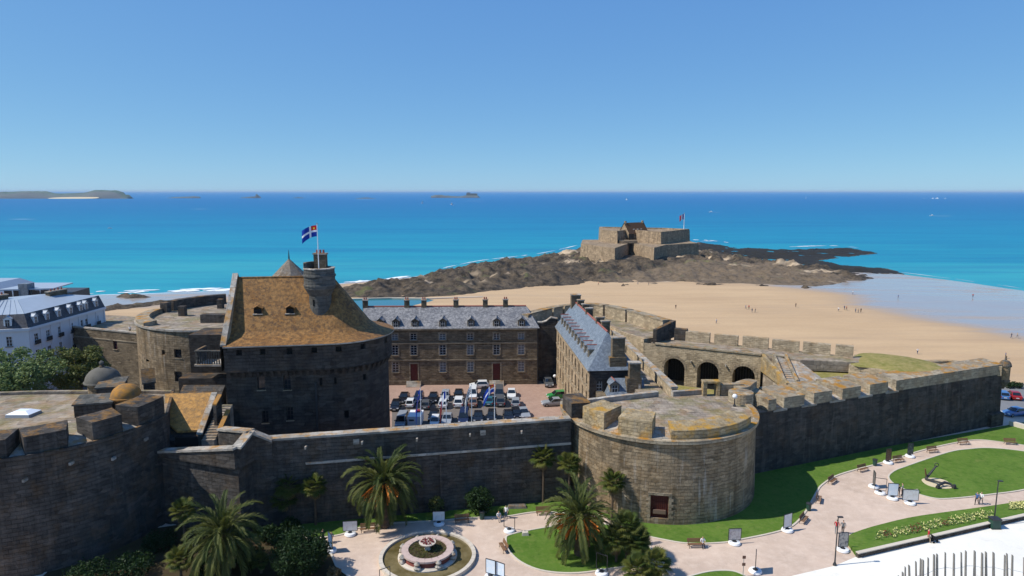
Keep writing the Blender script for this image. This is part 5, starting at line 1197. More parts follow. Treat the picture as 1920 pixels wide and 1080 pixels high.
m = MB(); m.prism(arc(BT, BR - 0.2, 0, 354, 60), 12, 15.0); m.build('terrace', 'terrace_stone', bt)
lp = Path(arc(BT, BR, 175, 232, 20)); m = MB(); block(m, lp, 0, lp.len, 15.0, 15.7, 0.0, -2.4, 15.9); m.build('low_parapet', 'merlon_stone', bt)
bkp = Path(arc(BT, 14.5, 30, 175, 40))
for a, b_, h in ((268, 314, 17.0), (319, 424, 17.1)):
    us_ = sorted(bkp.u_of_px(q, 16.0, bkp.len * 0.2) for q in (a, b_)); m = MB(); block(m, bkp, us_[0], us_[1], 14.9, h, 0.6, -0.9); m.build('merlon', 'dark_stone', bt)
for px, py, w, h in ((343, 592, 1.25, 2.0), (414, 578, 1.1, 2.0)):
    x, y = G(px, py, 15.0); bx_(bt, 'vent_stack', 'dark_stone', x, y, w, w, 15.0, 15.0 + h)
x, y = G(398, 606, 15.0); bx_(bt, 'terrace_block', 'dark_stone', x, y + 1.0, 4.6, 1.8, 15.0, 16.6)
cwall = thing('curtain_wall', 'brown stone curtain wall with one reddish window between the white hotel and the stained tower', 'wall', (-84, 136, 0))
c2 = Path([(-97.0, 139.5), (-74.0, 131.0)]); u_ = c2.u_of_px(218, 6); x, y = c2.at(u_); zc = ZA(218, 645, y)[1]
mb = MB(); wall(mb, c2, -0.2, 11.5, [(u_ - 0.55, u_ + 0.55, zc - 1.1, zc + 1.1)], 0.4); mb.build('wall', 'barracks_stone', cwall)
window(cwall, c2, u_, zc - 1.1, 1.1, 2.2, 2, 4, 'red_door')
m = MB(); block(m, c2, 0, c2.len, 11.502, 11.8, 0.12, -0.6); m.build('coping', 'coping_stone', cwall)
m = MB(); block(m, c2, 0, c2.len, 9.6, 9.85, 0.1, -0.05); m.build('string_course', 'dressed_stone', cwall)
m = MB(); m.prism(ccw([(-97, 139.9), (-74, 131.4), (-72, 150), (-100, 158)]), -10, 10.6); m.build('rampart_walk', 'terrace_stone', cwall)
ba = thing('balcony', 'stone balustraded balcony on the link building between the stained tower and the keep', 'balcony', (-50, 109, 0))
m = MB(); m.box(-56.5, -40.5, 109.5, 113, -0.2, 8.6); m.build('wall', 'keep_stone', ba)
x0 = ZA(366, 660, 108.4)[0]; z1 = ZA(366, 657, 108.4)[1]; z0 = ZA(366, 683, 108.4)[1]; x1 = -46.0
m = MB(); m.box(x0 - .2, x1, 108.1, 112, z0 - 0.3, z0); m.build('floor', 'coping_stone', ba)
m = MB(); m.box(x0 - .1, x1, 108.2, 108.6, z1 - 0.22, z1); m.build('handrail', 'grey_block', ba)
nb_ = 16
for k in range(nb_):
    m = MB(); m.lathe((x0 + 0.25 + (x1 - x0 - 0.3) * k / nb_, 108.4), [(0.1, z0), (0.13, z0 + 0.5), (0.06, z0 + 1.0), (0.1, z1 - 0.22)], 6); m.build('baluster', 'grey_block', ba)
m = MB(); m.box(x0 - .1, x0 + .3, 108.6, 112, z0, z1); m.build('side_rail', 'grey_block', ba)
m = MB(); m.box(-56.0, -40.5, 113.0, 119, -0.2, z0 + 4.0); m.build('rear_wall', 'keep_stone', ba)

# ---------------------------------------------------------------- white hotel
ho = thing('hotel', 'long white hotel with dark slate mansard roof and rows of white dormers behind the trees', 'building', (-105, 136, 0))
hp = Path([(-122.0, 116.2), (-92.8, 125.4), (-92.4, 149.0)]); HZ = 14.0; uc = hp.us[1]
colsp = (68, 90, 112, 134, 153, 163, 182); ops = []; lst = []
for px in colsp:
    u = hp.u_of_px(px, 12, uc)
    for z, h in ((10.6, 1.9), (7.3, 2.0), (3.9, 2.2)): lst.append((u, z, 1.0, h))
for u in (uc - 3.2, uc - 7.0, uc - 11, uc - 15):
    for z, h in ((10.6, 1.9), (7.3, 2.0), (3.9, 2.2)): lst.append((u, z, 1.0, h))
for u, z, w, h in lst: ops.append((u - w / 2, u + w / 2, z, z + h))
mb = MB(); wall(mb, hp, -0.2, HZ, ops, 0.3); mb.build('wall', 'white_wall', ho)
for u, z, w, h in lst:
    window(ho, hp, u, z, w, h, 2, 3, 'white_paint', 0.25)
    if u > uc and z > 4:
        m = MB(); m.obox(hp.at(u), hp.tan(u), -0.65, 0.65, 0.02, 0.4, z - 0.12, z - 0.02); m.obox(hp.at(u), hp.tan(u), -0.65, 0.65, 0.34, 0.4, z - 0.02, z + 0.7); m.build('balconet', 'iron', ho)
for k in range(9):
    u = uc + 0.4 + (hp.len - uc - 0.8) * k / 8; m = MB(); m.obox(hp.at(u), hp.tan(u), -0.22, 0.22, -0.05, 0.12, 3.2, HZ - 0.5); m.build('pilaster', 'white_wall', ho)
m = MB(); block(m, hp, 0, hp.len, HZ - 0.5, HZ, 0.35, -0.1); m.build('cornice', 'white_wall', ho)
m = MB(); block(m, hp, 0, hp.len, 6.5, 6.75, 0.16, -0.05); m.build('string_course', 'white_wall', ho)
def hoff(o_, z): return [(*hp.at(u, o_), z) for u in hp.us]
mb = MB(); lo, hi = hoff(0.1, HZ + .01), hoff(-1.1, HZ + 2.6)
for i in range(2): mb.poly([lo[i], lo[i + 1], hi[i + 1], hi[i]])
e1, e2 = (-107, 149.3, HZ + .01), (-107, 148.3, HZ + 2.6); mb.poly([lo[2], e1, e2, hi[2]]); mb.build('mansard', 'dark_slate', ho)
mb = MB(); apx = [(-113, 128, HZ + 4.2), (-100, 133.0, HZ + 4.2), (-100.0, 141, HZ + 4.2), (-107.5, 146, HZ + 2.62)]
mb.poly([hi[0], hi[1], apx[1], apx[0]]); mb.poly([hi[1], hi[2], apx[2], apx[1]]); mb.poly([hi[2], e2, apx[3], apx[2]]); mb.poly([apx[0], apx[1], apx[2], apx[3]]); mb.build('roof', 'zinc', ho)
for k in range(26):                                          # standing seams
    f = k / 25; a, b_ = Vector(hi[0]).lerp(Vector(hi[1]), f), Vector(apx[0]).lerp(Vector(apx[1]), f)
    m = MB(); m.tube([tuple(a + Vector((0, 0, .04))), tuple(b_ + Vector((0, 0, .04)))], 0.05, 4); m.build('roof_seam', 'zinc', ho)
for px in colsp:
    u = hp.u_of_px(px, 15, uc); x, y = hp.at(u, -0.15); tn = hp.tan(u); put_dormer(ho, x, y, HZ + 0.35, math.atan2(tn.y, tn.x), 1.15, 1.5, 'white_paint', 'zinc', depth=1.4)
for u in (uc - 3.2, uc - 7, uc - 11): x, y = hp.at(u, -0.15); tn = hp.tan(u); put_dormer(ho, x, y, HZ + 0.35, math.atan2(tn.y, tn.x), 1.3, 1.5, 'white_paint', 'zinc', depth=1.4)
chimney(ho, -98.5, 142.5, 4.6, 1.0, HZ + 2.0, HZ + 4.6, R(80), 4); chimney(ho, -104, 132.5, 4.4, 1.0, HZ + 2.0, HZ + 5.0, R(72), 4)
h2 = thing('apartment_block', 'modern zinc-roofed block with a glazed roof terrace behind the white hotel', 'building', (-130, 165, 0))
m = MB(); m.prism(ccw([(-150, 150), (-112, 160), (-114, 178), (-150, 178)]), 0, 14.2); m.build('wall', 'dark_slate', h2)
m = MB(); m.hexa([(-151, 149, 14.22), (-122, 157, 14.22), (-124, 178, 14.22), (-151, 178, 14.22), (-147, 156, 17.6), (-127, 161.5, 17.6), (-128, 172, 17.6), (-147, 172, 17.6)]); m.build('roof', 'zinc', h2)
gx0, gz0 = ZA(52, 548, 160); m = MB(); m.box(gx0 - 1.1, gx0 + 1.1, 158.5, 161, 14.2, ZA(52, 531, 160)[1]); m.build('lift_tower', 'blue_slate', h2)
m = MB(); m.hexa([(-123, 157.5, 16.4), (-111.3, 160, 16.4), (-113, 170, 16.4), (-123, 170, 16.4), (-123, 157.5, 16.65), (-111.3, 160, 16.65), (-113, 170, 16.65), (-123, 170, 16.65)]); m.build('canopy', 'zinc', h2)
for k in range(6):
    x = -122 + k * 2.0; m = MB(); m.box(x, x + 1.85, 158.3 + k * 0.3, 158.36 + k * 0.3, 14.2, 16.3); m.build('glass_panel', 'glass', h2)
# ---------------------------------------------------------------- island fort
fo = thing('fort', 'small angular granite fort on the tidal reef with a gabled house inside its bastions', 'fort', (88, 428, 0))
P1, P2, P3, P4 = (G(a, b, 5.0) for a, b in ((1124, 463), (1158, 464), (1192, 464), (1239, 465)))
def push(p, k): return (p[0] * k, p[1] * k)
P1, P3 = push(P1, 1.095), push(P3, 1.09); P2, P4 = push(P2, 1.055), push(P4, 1.05)
P5 = (P4[0] + 29, P4[1] + 36); ZF = 12.7
up = [P1, P2, (P2[0] + 1.2, P2[1] + 7), (P3[0] - 2.0, P3[1] + 7), P3, P4, P5, (P5[0] - 16, P5[1] + 16), (P1[0] + 4, P1[1] + 40)]
def batter_prism(m, poly, z0, z1, b):
    p = Path(list(poly) + [poly[0]])
    lo = [(q.x, q.y) for q in p.p[:-1]]
    cx, cy = sum(q[0] for q in lo) / len(lo), sum(q[1] for q in lo) / len(lo)
    hi = []
    for i in range(len(lo)):
        a, c, d = Vector(lo[i - 1]), Vector(lo[i]), Vector(lo[(i + 1) % len(lo)]); t1, t2 = (c - a).normalized(), (d - c).normalized(); n1, n2 = Vector((-t1.y, t1.x)), Vector((-t2.y, t2.x)); n = (n1 + n2).normalized(); hi.append((c.x + n.x * b, c.y + n.y * b))
    n = len(lo); k = len(m.v); m.v += [(x, y, z0) for x, y in lo] + [(x, y, z1) for x, y in hi]; m.face(range(k + n, k + 2 * n))
    for i in range(n): j = (i + 1) % n; m.face((k + i, k + j, k + n + j, k + n + i))
    return hi
m = MB(); hi_ = batter_prism(m, up, -5, ZF, 1.1); m.build('bastion_wall', 'fort_stone', fo)
hp5 = Path(hi_ + [hi_[0]])
for i in range(len(hi_)):
    m = MB(); block(m, hp5, hp5.us[i] + 0.3, hp5.us[i + 1] - 0.3, ZF + .002, ZF + 0.9, -0.1, -2.2); m.build('parapet', 'fort_stone', fo)
low = gp([(1087, 479), (1153, 484)], -1) + gp([(1181, 477), (1226, 483), (1250, 478)], -1); low = [push(low[0], 1.03), push(low[1], .985), push(low[2], 1.03), push(low[3], .985), low[4]]; low = [low[0], low[1], low[2], low[3], low[4], (low[4][0] + 25, low[4][1] + 14), (low[4][0] + 20, low[4][1] + 50), (low[0][0] + 5, low[0][1] + 36)]
m = MB(); batter_prism(m, low, -6.5, 5.6, 0.7); m.build('outer_wall', 'fort_stone', fo)
gx0 = (P2[0] + P3[0]) / 2; gy0 = P2[1] + 6.9
m = MB(); m.box(gx0 + 1, gx0 + 4.6, gy0 - .5, gy0 + .3, 6.0, 11.6); m.build('gate', 'shaded_wood', fo)
m = MB(); m.box(gx0 - 6, gx0 + 6, gy0 - 6, gy0 + .2, 5.8, 7.6); m.build('bridge', 'fort_stone', fo)
hx0, hx1 = ZA(1166, 440, 462)[0], ZA(1210, 440, 462)[0]; fz = ZA(1180, 439, 458)[1]; rz_ = ZA(1180, 418, 462)[1]
hc = ((hx0 + hx1) / 2, 462.0); hl_ = (hx1 - hx0) / 2 * 1.1; hr = R(33)
plain('fort_tiles', (0.1, 0.055, 0.03), 0.9, 0.1, 0, 0.4, 1.2)
m = MB(); m.box(-hl_, hl_, -5, 5, 8, fz + .8)
m.poly([(-hl_, 5, fz + .8), (-hl_, -5, fz + .8), (-hl_, 0, rz_)]); m.poly([(hl_, -5, fz + .8), (hl_, 5, fz + .8), (hl_, 0, rz_)])
hs = put('house', m.mesh('house', 'fort_stone'), fo, (hc[0], hc[1], 0), hr, world=True)
m = MB()
for s in (-1, 1):
    a = [(-hl_ - .3, s * 5.5, fz + .5), (hl_ + .3, s * 5.5, fz + .5), (hl_ + .3, 0, rz_ + .3), (-hl_ - .3, 0, rz_ + .3)]; m.poly(a if s < 0 else a[::-1])
m.build('house_roof', 'fort_tiles', hs, local=True)
for k in range(3):
    x = -3 + k * 3.4; m = MB(); m.hexa([(x - .7, -3.6, fz + 2.2), (x + .7, -3.6, fz + 2.2), (x + .7, -1.6, fz + 2.6), (x - .7, -1.6, fz + 2.6), (x - .7, -3.6, fz + 3.5), (x + .7, -3.6, fz + 3.5), (x + .7, -1.4, fz + 4.2), (x - .7, -1.4, fz + 4.2)]); m.build('house_dormer', 'coping_stone', hs, local=True)
m = MB(); m.box(-hl_ - .08, -hl_ + .1, -.7, .7, fz + 1.2, fz + 3.0); m.build('house_window', 'dark_void', hs, local=True)
for x in (-hl_ + 1.0, hl_ - 1.0): m = MB(); m.box(x - .6, x + .6, -.6, .6, rz_ - 1, rz_ + 1.5); m.build('house_chimney', 'fort_stone', hs, local=True)
for px in (1135, 1145, 1218, 1228):
    m = MB(); x = ZA(px, 440, P1[1] + 1)[0]; m.box(x - .6, x + .6, P1[1] - .3, P1[1] + 1.2, ZF - 1.5, ZF - .4); m.build('gun_port', 'dark_void', fo)
fx, fy = P5[0] - 6, P5[1] - 3
flagpole('white mast with a blue, white and red tricolour on the island fort', fx, fy, ZF - .2, ZA(1286, 401, fy)[1], 'france', 3.4, 3.6, R(188), 0.35, 0.28, seed=8)

# ---------------------------------------------------------------- islands and skerries on the horizon
t = NT('island_ground'); nz = t.sep(t.pos.outputs['Normal'], 2)
col = t.mix(t.ramp(t.noise(0.02, 5, 0.7), [(0.4, 0.0), (0.6, 1.0)]), (0.075, 0.125, 0.105), (0.12, 0.165, 0.14)); col = t.mix(t.ramp(nz, [(0.5, 0.85), (0.85, 0.0)]), col, (0.2, 0.2, 0.2)); t.out(col, 0.95, 0.1)  # greyed greens, distance haze mixed into the ground colour
def islet(label, px0, px1, pyb, pts, kindname='islet', seed=0, deep=0.07):
    """pts: (fraction across, height px) skyline of an island whose waterline sits at pyb"""
    x0, Y = G(px0, pyb, SEA); x1, _ = G(px1, pyb, SEA); w = x1 - x0; dpx = Y / FPX
    nx, ny = 72, 18; gx2, gy2 = np.meshgrid(np.linspace(x0, x1, nx), np.linspace(Y, Y + w * deep, ny))
    f = (gx2 - x0) / w; g = (gy2 - Y) / (w * deep); hpx = np.interp(f, [a for a, _ in pts], [b for _, b in pts])
    env = np.clip(g / 0.3, 0, 1) ** 0.6 * np.clip((1 - g) / 0.3, 0, 1) ** 0.6
    zz = SEA - 4 + (hpx * dpx + 4) * env * (0.8 + 0.4 * fbm(f * 14 + seed, g * 5, 4, seed)) * 1.05
    return structure(grid_mesh(kindname, gx2, gy2, zz, np.ones(gx2.shape, bool), 'island_ground', {}))
islet('', -140, 238, 372.5, [(0, 4), (0.3, 10), (0.5, 13), (0.57, 12), (0.62, 9), (0.78, 9.5), (0.82, 13), (0.92, 14), (0.965, 10), (0.972, 5), (0.98, 9), (0.99, 5), (1, 0.5)], 'island', 1)
islet('', 312, 376, 371.5, [(0, 0), (0.2, 1.5), (0.5, 2.2), (0.8, 3), (0.95, 2.2), (1, 0)], 'skerry', 2)
islet('', 450, 490, 371.5, [(0, .5), (0.4, 2.2), (0.7, 3), (0.78, 7), (0.85, 5), (0.95, 2), (1, 0)], 'skerry', 3)
islet('', 548, 572, 371.5, [(0, 0), (0.5, 1.6), (1, 0)], 'skerry', 4)
islet('', 664, 706, 372.5, [(0, 0), (0.5, 2.0), (1, 0)], 'skerry', 5)
islet('', 808, 900, 371, [(0, 3), (0.1, 5), (0.25, 4.5), (0.4, 3), (0.6, 2.5), (0.68, 4), (0.95, 4), (1, 0)], 'skerry', 6)
x0, Y = G(874, 371, SEA); x1 = G(894, 371, SEA)[0]; sf = thing('sea_fort', 'tiny ruined stone fort on a skerry at the horizon', 'fort', ((x0 + x1) / 2, Y + 60, SEA))
plain('far_stone', (0.2, 0.2, 0.2), 0.95, 0.1, 0, 0.3, 0.05)
m = MB(); m.prism([(x0, Y + 20), (x1, Y + 20), (x1, Y + 80), (x0, Y + 80)], SEA, SEA + 31); m.build('wall', 'far_stone', sf)
m = MB(); m.prism([(x0 + 4, Y + 22), (x0 + 26, Y + 22), (x0 + 26, Y + 70), (x0 + 4, Y + 70)], SEA + 31, SEA + 38); m.build('upper_wall', 'far_stone', sf)
xb, Yb = G(92, 372.8, SEA); xe = G(172, 372.8, SEA)[0]
m = MB(); m.prism(ccw(smooth_poly([(xb, Yb + 5), (xe, Yb + 10), (xe - 30, Yb + 90), (xb + 20, Yb + 80)], 4)), SEA - 1, lambda x, y: SEA + 1 + (y - Yb) * 0.1); structure(m.build('island_beach', 'beach_dry' if 'beach_dry' in _M else 'brown_sand'))

# ---------------------------------------------------------------- boats
def boat(label, px, py, length, rz, sail=False, wake=0.0):
    x, y = G(px, py, SEA); t_ = thing('sailboat' if sail else 'motorboat', label, 'boat', (x, y, SEA), rz)
    h = MB(); L_, W = length, length * 0.28; H = length * 0.14
    st = [(-0.5, 0.75), (-0.2, 1.0), (0.15, 0.95), (0.38, 0.6), (0.5, 0.03)]; b = 0
    for f, w in st: h.v += [(f * L_, -w * W / 2, H), (f * L_, -w * W * .3, -0.3), (f * L_, w * W * .3, -0.3), (f * L_, w * W / 2, H)]
    for i in range(len(st) - 1):
        p = i * 4
        for k in range(3): h.face((p + k, p + 4 + k, p + 5 + k, p + 1 + k))
        h.face((p + 3, p + 7, p + 4, p))
    h.face((0, 1, 2, 3)); h.build('hull', 'white_paint', t_, local=True)
    if sail:
        m = MB(); m.tube([(0.05 * L_, 0, H), (0.05 * L_, 0, L_ * 1.35)], L_ * .012, 5); m.build('mast', 'white_paint', t_, local=True)
        m = MB(); m.poly([(0.03 * L_, 0.02, H * 2), (-0.45 * L_, .25 * W, H * 2), (-0.15 * L_, .12 * W, L_ * .8), (0.03 * L_, 0.02, L_ * 1.3)]); m.build('mainsail', 'white_paint', t_, local=True)
        m = MB(); m.poly([(0.48 * L_, 0, H * 1.2), (0.08 * L_, -.2 * W, H * 1.5), (0.06 * L_, 0, L_ * 1.1)]); m.build('jib', 'white_paint', t_, local=True)
    else:
        m = MB(); m.hexa([(-.25 * L_, -W * .3, H), (.18 * L_, -W * .3, H), (.18 * L_, W * .3, H), (-.25 * L_, W * .3, H), (-.2 * L_, -W * .25, H * 2.4), (.05 * L_, -W * .25, H * 2.4), (.05 * L_, W * .25, H * 2.4), (-.2 * L_, W * .25, H * 2.4)]); m.build('cabin', 'white_paint', t_, local=True)
        m = MB(); m.poly([(.19 * L_, -W * .24, H * 1.3), (.19 * L_, W * .24, H * 1.3), (.085 * L_, W * .2, H * 2.2), (.085 * L_, -W * .2, H * 2.2)]); m.build('windscreen', 'glass', t_, local=True)
    if wake:
        m = MB(); m.poly([(-.4 * L_, -.3 * W, .06), (-.4 * L_, .3 * W, .06), (-.5 * L_ - wake, 1.1 * W, .06), (-.5 * L_ - wake * .6, 0, .06), (-.5 * L_ - wake, -1.1 * W, .06)]); m.build('wake', 'foam', t_, local=True)
    return t_
boat('white sailboat under full sail off the skerry fort', 792, 382, 11, R(40), True)
boat('white sailboat under full sail on open water far beyond the island fort', 1511, 373, 16, R(60), True)
boat('white ferry throwing wide foam between the skerry fort and the shore', 847, 384.5, 22, R(-95), False, 26)
boat('small white motorboat lying still off the old town', 206, 428.5, 5.5, R(20))
boat('white motorboat with foam near the horizon above the island fort', 1175, 375, 24, R(-90), False, 40)
boat('white motorboat speeding past the island fort mast', 1333, 398, 9, R(175), False, 18)
boat('white motorboat with a long wake on the eastern sea', 1747, 405, 9, R(180), False, 40)
for k, (px, w, lb) in enumerate(((1732, 9, 'smallest white boat in the distant eastern fleet'), (1749, 14, 'mid-sized white boat between two others in the distant eastern fleet'), (1757, 20, 'largest white boat in the distant eastern fleet'), (1772, 12, 'white boat straggling at the tail of the distant eastern fleet'))): tag(boat(lb, px, 372.5, w, R(90 + 20 * k)), group='distant fleet on the horizon')
for px, py, w in ((40, 411, 60), (375, 392, 45), (685, 374, 80), (888, 377, 50), (1330, 452, 40)):
    x, y = G(px, py, SEA); m = MB(); d = y / 1250; m.poly([(x - w * d / 2, y, SEA + .05), (x, y - 2 * d, SEA + .05), (x + w * d / 2, y + 3 * d, SEA + .05), (x, y + 4 * d, SEA + .05)])
    tag(m.build('sea_foam', 'foam'), kind='stuff')

# ---------------------------------------------------------------- cars
def car_kit(kind):
    k = ('car', kind)
    if k in _cache: return _cache[k]
    L, W, belt, H, ws, rt0, rt1, rb = dict(hatch=(4.0, 1.74, 0.92, 1.48, -0.95, -0.25, 1.55, 1.9), saloon=(4.5, 1.78, 0.92, 1.43, -0.85, -0.1, 1.15, 1.75), suv=(4.5, 1.86, 1.05, 1.68, -1.05, -0.4, 1.75, 2.1), van=(4.7, 1.86, 1.1, 1.92, -1.65, -1.0, 2.1, 2.28), city=(3.5, 1.62, 0.92, 1.5, -0.95, -0.35, 1.35, 1.66))[kind]
    b = MB(); y0, y1 = -L / 2, L / 2
    st = [(y0, .74, .38, .62), (y0 + .12, .86, .24, .74), (y0 + .5, .98, .2, .82), (ws + .05, 1.0, .2, belt), (0.5, 1.0, .2, belt + .02), (y1 - .5, .99, .2, belt + .02), (y1 - .12, .92, .24, belt - .02), (y1, .82, .38, belt - .16)]
    for y, w, zb, zt in st:
        w *= W / 2; b.v += [(-w * .88, y, zb), (-w, y, (zb + zt) / 2), (-w * .95, y, zt), (w * .95, y, zt), (w, y, (zb + zt) / 2), (w * .88, y, zb)]
    for i in range(len(st) - 1):
        for j in range(6): q = (j + 1) % 6; b.face((i * 6 + j, i * 6 + q, (i + 1) * 6 + q, (i + 1) * 6 + j))
    b.face((5, 4, 3, 2, 1, 0)); n = (len(st) - 1) * 6; b.face([n + j for j in range(6)])
    wb, wt = W / 2 * .93, W / 2 * .76
    lo = [(-wb, ws, belt), (wb, ws, belt), (wb, rb, belt), (-wb, rb, belt)]; hi = [(-wt, rt0, H), (wt, rt0, H), (wt, rt1, H), (-wt, rt1, H)]
    b.hexa([(x, y, z - .05) for x, y, z in lo] + hi)
    def pane(a, c, d, e, m_=0.1):                            # shrunk quad pushed outwards a little
        P = [Vector(q) for q in (a, c, d, e)]; ce = sum(P, Vector()) / 4; nrm = (P[1] - P[0]).cross(P[3] - P[0]).normalized(); return [tuple(ce + (p - ce) * (1 - m_) + nrm * 0.012) for p in P]
    parts = {}
    g = MB(); g.poly(pane(lo[0], lo[1], hi[1], hi[0])); parts['windscreen'] = [(g, 'car_glass')]
    g = MB(); g.poly(pane(lo[2], lo[3], hi[3], hi[2], .16)); parts['rear_window'] = [(g, 'car_glass')]
    s1 = MB(); s1.poly(pane(lo[1], lo[2], hi[2], hi[1], .13)); s2 = MB(); s2.poly(pane(lo[3], lo[0], hi[0], hi[3], .13)); parts['side_window'] = [(s1, 'car_glass'), (s2, 'car_glass')]
    hl, tl, mr = [], [], []
    for s in (-1, 1):
        m = MB(); m.box(s * W * .36 - .17, s * W * .36 + .17, y0 - .01, y0 + .16, .58, .74); hl.append((m, 'head_lamp'))
        m = MB(); m.box(s * W * .4 - .1, s * W * .4 + .1, y1 - .1, y1 + .02, .62, belt - .1); tl.append((m, 'tail_lamp'))
        m = MB(); m.box(s * (W / 2 + .02) - .1, s * (W / 2 + .02) + .1, ws + .35, ws + .48, belt, belt + .15); mr.append((m, 'tyre'))
    parts['headlight'] = hl; parts['tail_light'] = tl; parts['wing_mirror'] = mr
    m = MB(); m.box(-.26, .26, y0 - .02, y0 + .05, .38, .49); m2 = MB(); m2.box(-.26, .26, y1 - .05, y1 + .02, .5, .61); parts['number_plate'] = [(m, 'white_paint'), (m2, 'white_paint')]
    wheels = []
    ty = MB(); r = .32 if kind != 'suv' else .36
    prof = [(r * .6, -.1), (r, -.09), (r, .09), (r * .6, .1)]
    for a in range(16):
        an_ = 2 * math.pi * a / 16
        for rr, xx in prof: ty.v.append((xx, rr * math.cos(an_), rr * math.sin(an_) + r))
    for a in range(16):
        c2_ = (a + 1) % 16
        for j in range(3): ty.face((a * 4 + j, a * 4 + j + 1, c2_ * 4 + j + 1, c2_ * 4 + j))
    ri = MB()
    for s in (-1, 1): ri.poly([(s * .085, r * .62 * math.cos(2 * math.pi * a / 12 * s), r * .62 * math.sin(2 * math.pi * a / 12 * s) + r) for a in range(12)])
    _cache[k] = (b.mesh('body', 'car_white', smooth=False), {n_: [mm.mesh(n_, ma) for mm, ma in l] for n_, l in parts.items()}, ty.mesh('wheel', 'tyre'), ri.mesh('rim', 'rim'), [(sx * (W / 2 - .1), sy) for sx in (-1, 1) for sy in (y0 + .78, y1 - .75)])
    return _cache[k]
def car(label, px, py, kind, mat, rz=0.0, z=0.015, group='cars parked in the courtyard', at=None):
    x, y = at or G(px, py, z)
    if at is None: y += 1.9 * abs(math.cos(rz)) + 0.85 * abs(math.sin(rz))
    body, parts, ty, ri, wp_ = car_kit(kind); t_ = thing('parked_car', label, 'car', (x, y, z), rz, group)
    put('body', body, t_, mats=[mat])
    for n_, l in parts.items():
        for me in l: put(n_, me, t_)
    for wx, wy in wp_: o = put('wheel', ty, t_, (wx, wy, 0)); put('rim', ri, o)
    return t_
PI = math.pi
def cz(x, y): return 720 + x / 5.333, 690 + y / 5.333
for lab, zx, zy, kind, mat, rz in (
    ('black hatchback half hidden by the keep corner', 100, 440, 'hatch', 'car_black', 0.02), ('small white city car beside the black hatchback at the keep', 252, 412, 'city', 'car_white', PI), ('dark grey hatchback behind the limp blue flag', 408, 425, 'hatch', 'car_grey', PI),
    ('white hatchback behind the limp tricolour', 585, 415, 'hatch', 'car_white', PI), ('large white off-roader in the middle row of the court', 742, 402, 'suv', 'car_white', PI), ('brown estate car in the middle row of the court', 888, 398, 'saloon', 'car_brown', PI),
    ('teal saloon behind the drooping flag', 1045, 385, 'saloon', 'car_teal', PI), ('dark grey off-roader in the middle row of the court', 1165, 392, 'suv', 'car_grey', PI), ('silver-white hatchback at the open end of the middle row', 1316, 402, 'hatch', 'car_silver', PI),
    ('black saloon in the back row near the keep', 185, 356, 'saloon', 'car_black', 0), ('navy hatchback in the back row behind the blue flag', 335, 352, 'hatch', 'car_navy', 0), ('black coupe in the back row facing the curtain wall', 482, 356, 'saloon', 'car_black', 0.03),
    ('silver hatchback in the back row with grey roof', 604, 336, 'hatch', 'car_silver', 0), ('black estate directly behind the large white off-roader', 738, 322, 'saloon', 'car_black', 0), ('white van behind the banded flag', 882, 318, 'van', 'car_white', 0), ('black off-roader at the middle of the back row', 1005, 322, 'suv', 'car_black', 0),
    ('steel blue van in the back row of the court', 1152, 318, 'van', 'car_grey', 0), ('white saloon at the open end of the back row', 1275, 316, 'saloon', 'car_white', 0),
    ('silver people carrier in the front row beside the keep', 160, 604, 'van', 'car_silver', 0), ('black hatchback parked behind a white city car', 485, 545, 'hatch', 'car_black', 0), ('white city car tucked against the curtain wall', 498, 606, 'city', 'car_white', 0.0), ('pale silver saloon in the front row', 622, 580, 'saloon', 'car_silver', 0),
    ('navy van in the front row of the court', 792, 566, 'van', 'car_navy', 0), ('black saloon in the front row beside the navy van', 938, 556, 'saloon', 'car_black', 0.03), ('black hatchback in the front row behind a white flagpole', 1076, 548, 'hatch', 'car_black', 0), ('long black estate near the end of the front row', 1242, 546, 'saloon', 'car_black', 0.08),
    ('small black car squeezed between the black estate and the silver saloon', 1322, 528, 'city', 'car_black', 0.1), ('silver blue saloon parked askew at the end of the front row', 1398, 520, 'saloon', 'car_silver', 0.2)):
    car(lab, *cz(zx, zy), kind, mat, rz)
car('white hatchback driving side-on before the red barracks door', *cz(950, 212), 'hatch', 'car_white', R(-84)); car('dark grey saloon in the shade of the link wall', *cz(1648, 198), 'saloon', 'car_grey', 0.1)
car('silver saloon parked nose-in against the sunlit barracks', *cz(1698, 392), 'saloon', 'car_silver', R(-80)); car('green car half hidden beside the silver saloon at the sunlit barracks', *cz(1735, 320), 'hatch', 'car_green', R(-78))
# camper trailer
x, y = G(*cz(305, 604), 0); y += 1.7
tr = thing('trailer', 'boxy white camper trailer with a red lid parked in the front row', 'trailer', (x, y, 0))
m = MB(); m.box(x - 1.15, x + 1.15, y - 1.8, y + 1.8, .5, 2.1); m.build('box_body', 'white_paint', tr)
m = MB(); m.box(x - .9, x - .05, y - 1.83, y - 1.78, 1.35, 1.6); m.build('window', 'car_glass', tr)
m = MB(); m.lathe((x + .35, y + .9), [(.55, 2.1), (.5, 2.35), (.0, 2.45)], 12); m.build('lid', 'car_red', tr)
_, _, ty_, ri_, _ = car_kit('hatch')
for s in (-1, 1): o = put('wheel', ty_, tr, (s * 1.0, 0.2, 0)); put('rim', ri_, o)
# cars outside the walls
car('black car parked in the street below the hotel', 228, 688, 'saloon', 'car_black', R(75), 0.02, 'cars in the streets around the castle')
for lab, px, py, kind, mat, rz in (('light blue car parked nose to the sea wall beyond the bartizan', 1893, 752, 'hatch', 'car_blue', R(160)), ('dark red car parked nose to the sea wall beyond the bartizan', 1915, 752, 'saloon', 'car_red', R(160)), ('blue estate on the road beside the rampart corner', 1912, 783, 'saloon', 'car_blue', R(-75))):
    car(lab, px, py, kind, mat, rz, 0.02, 'cars in the streets around the castle')
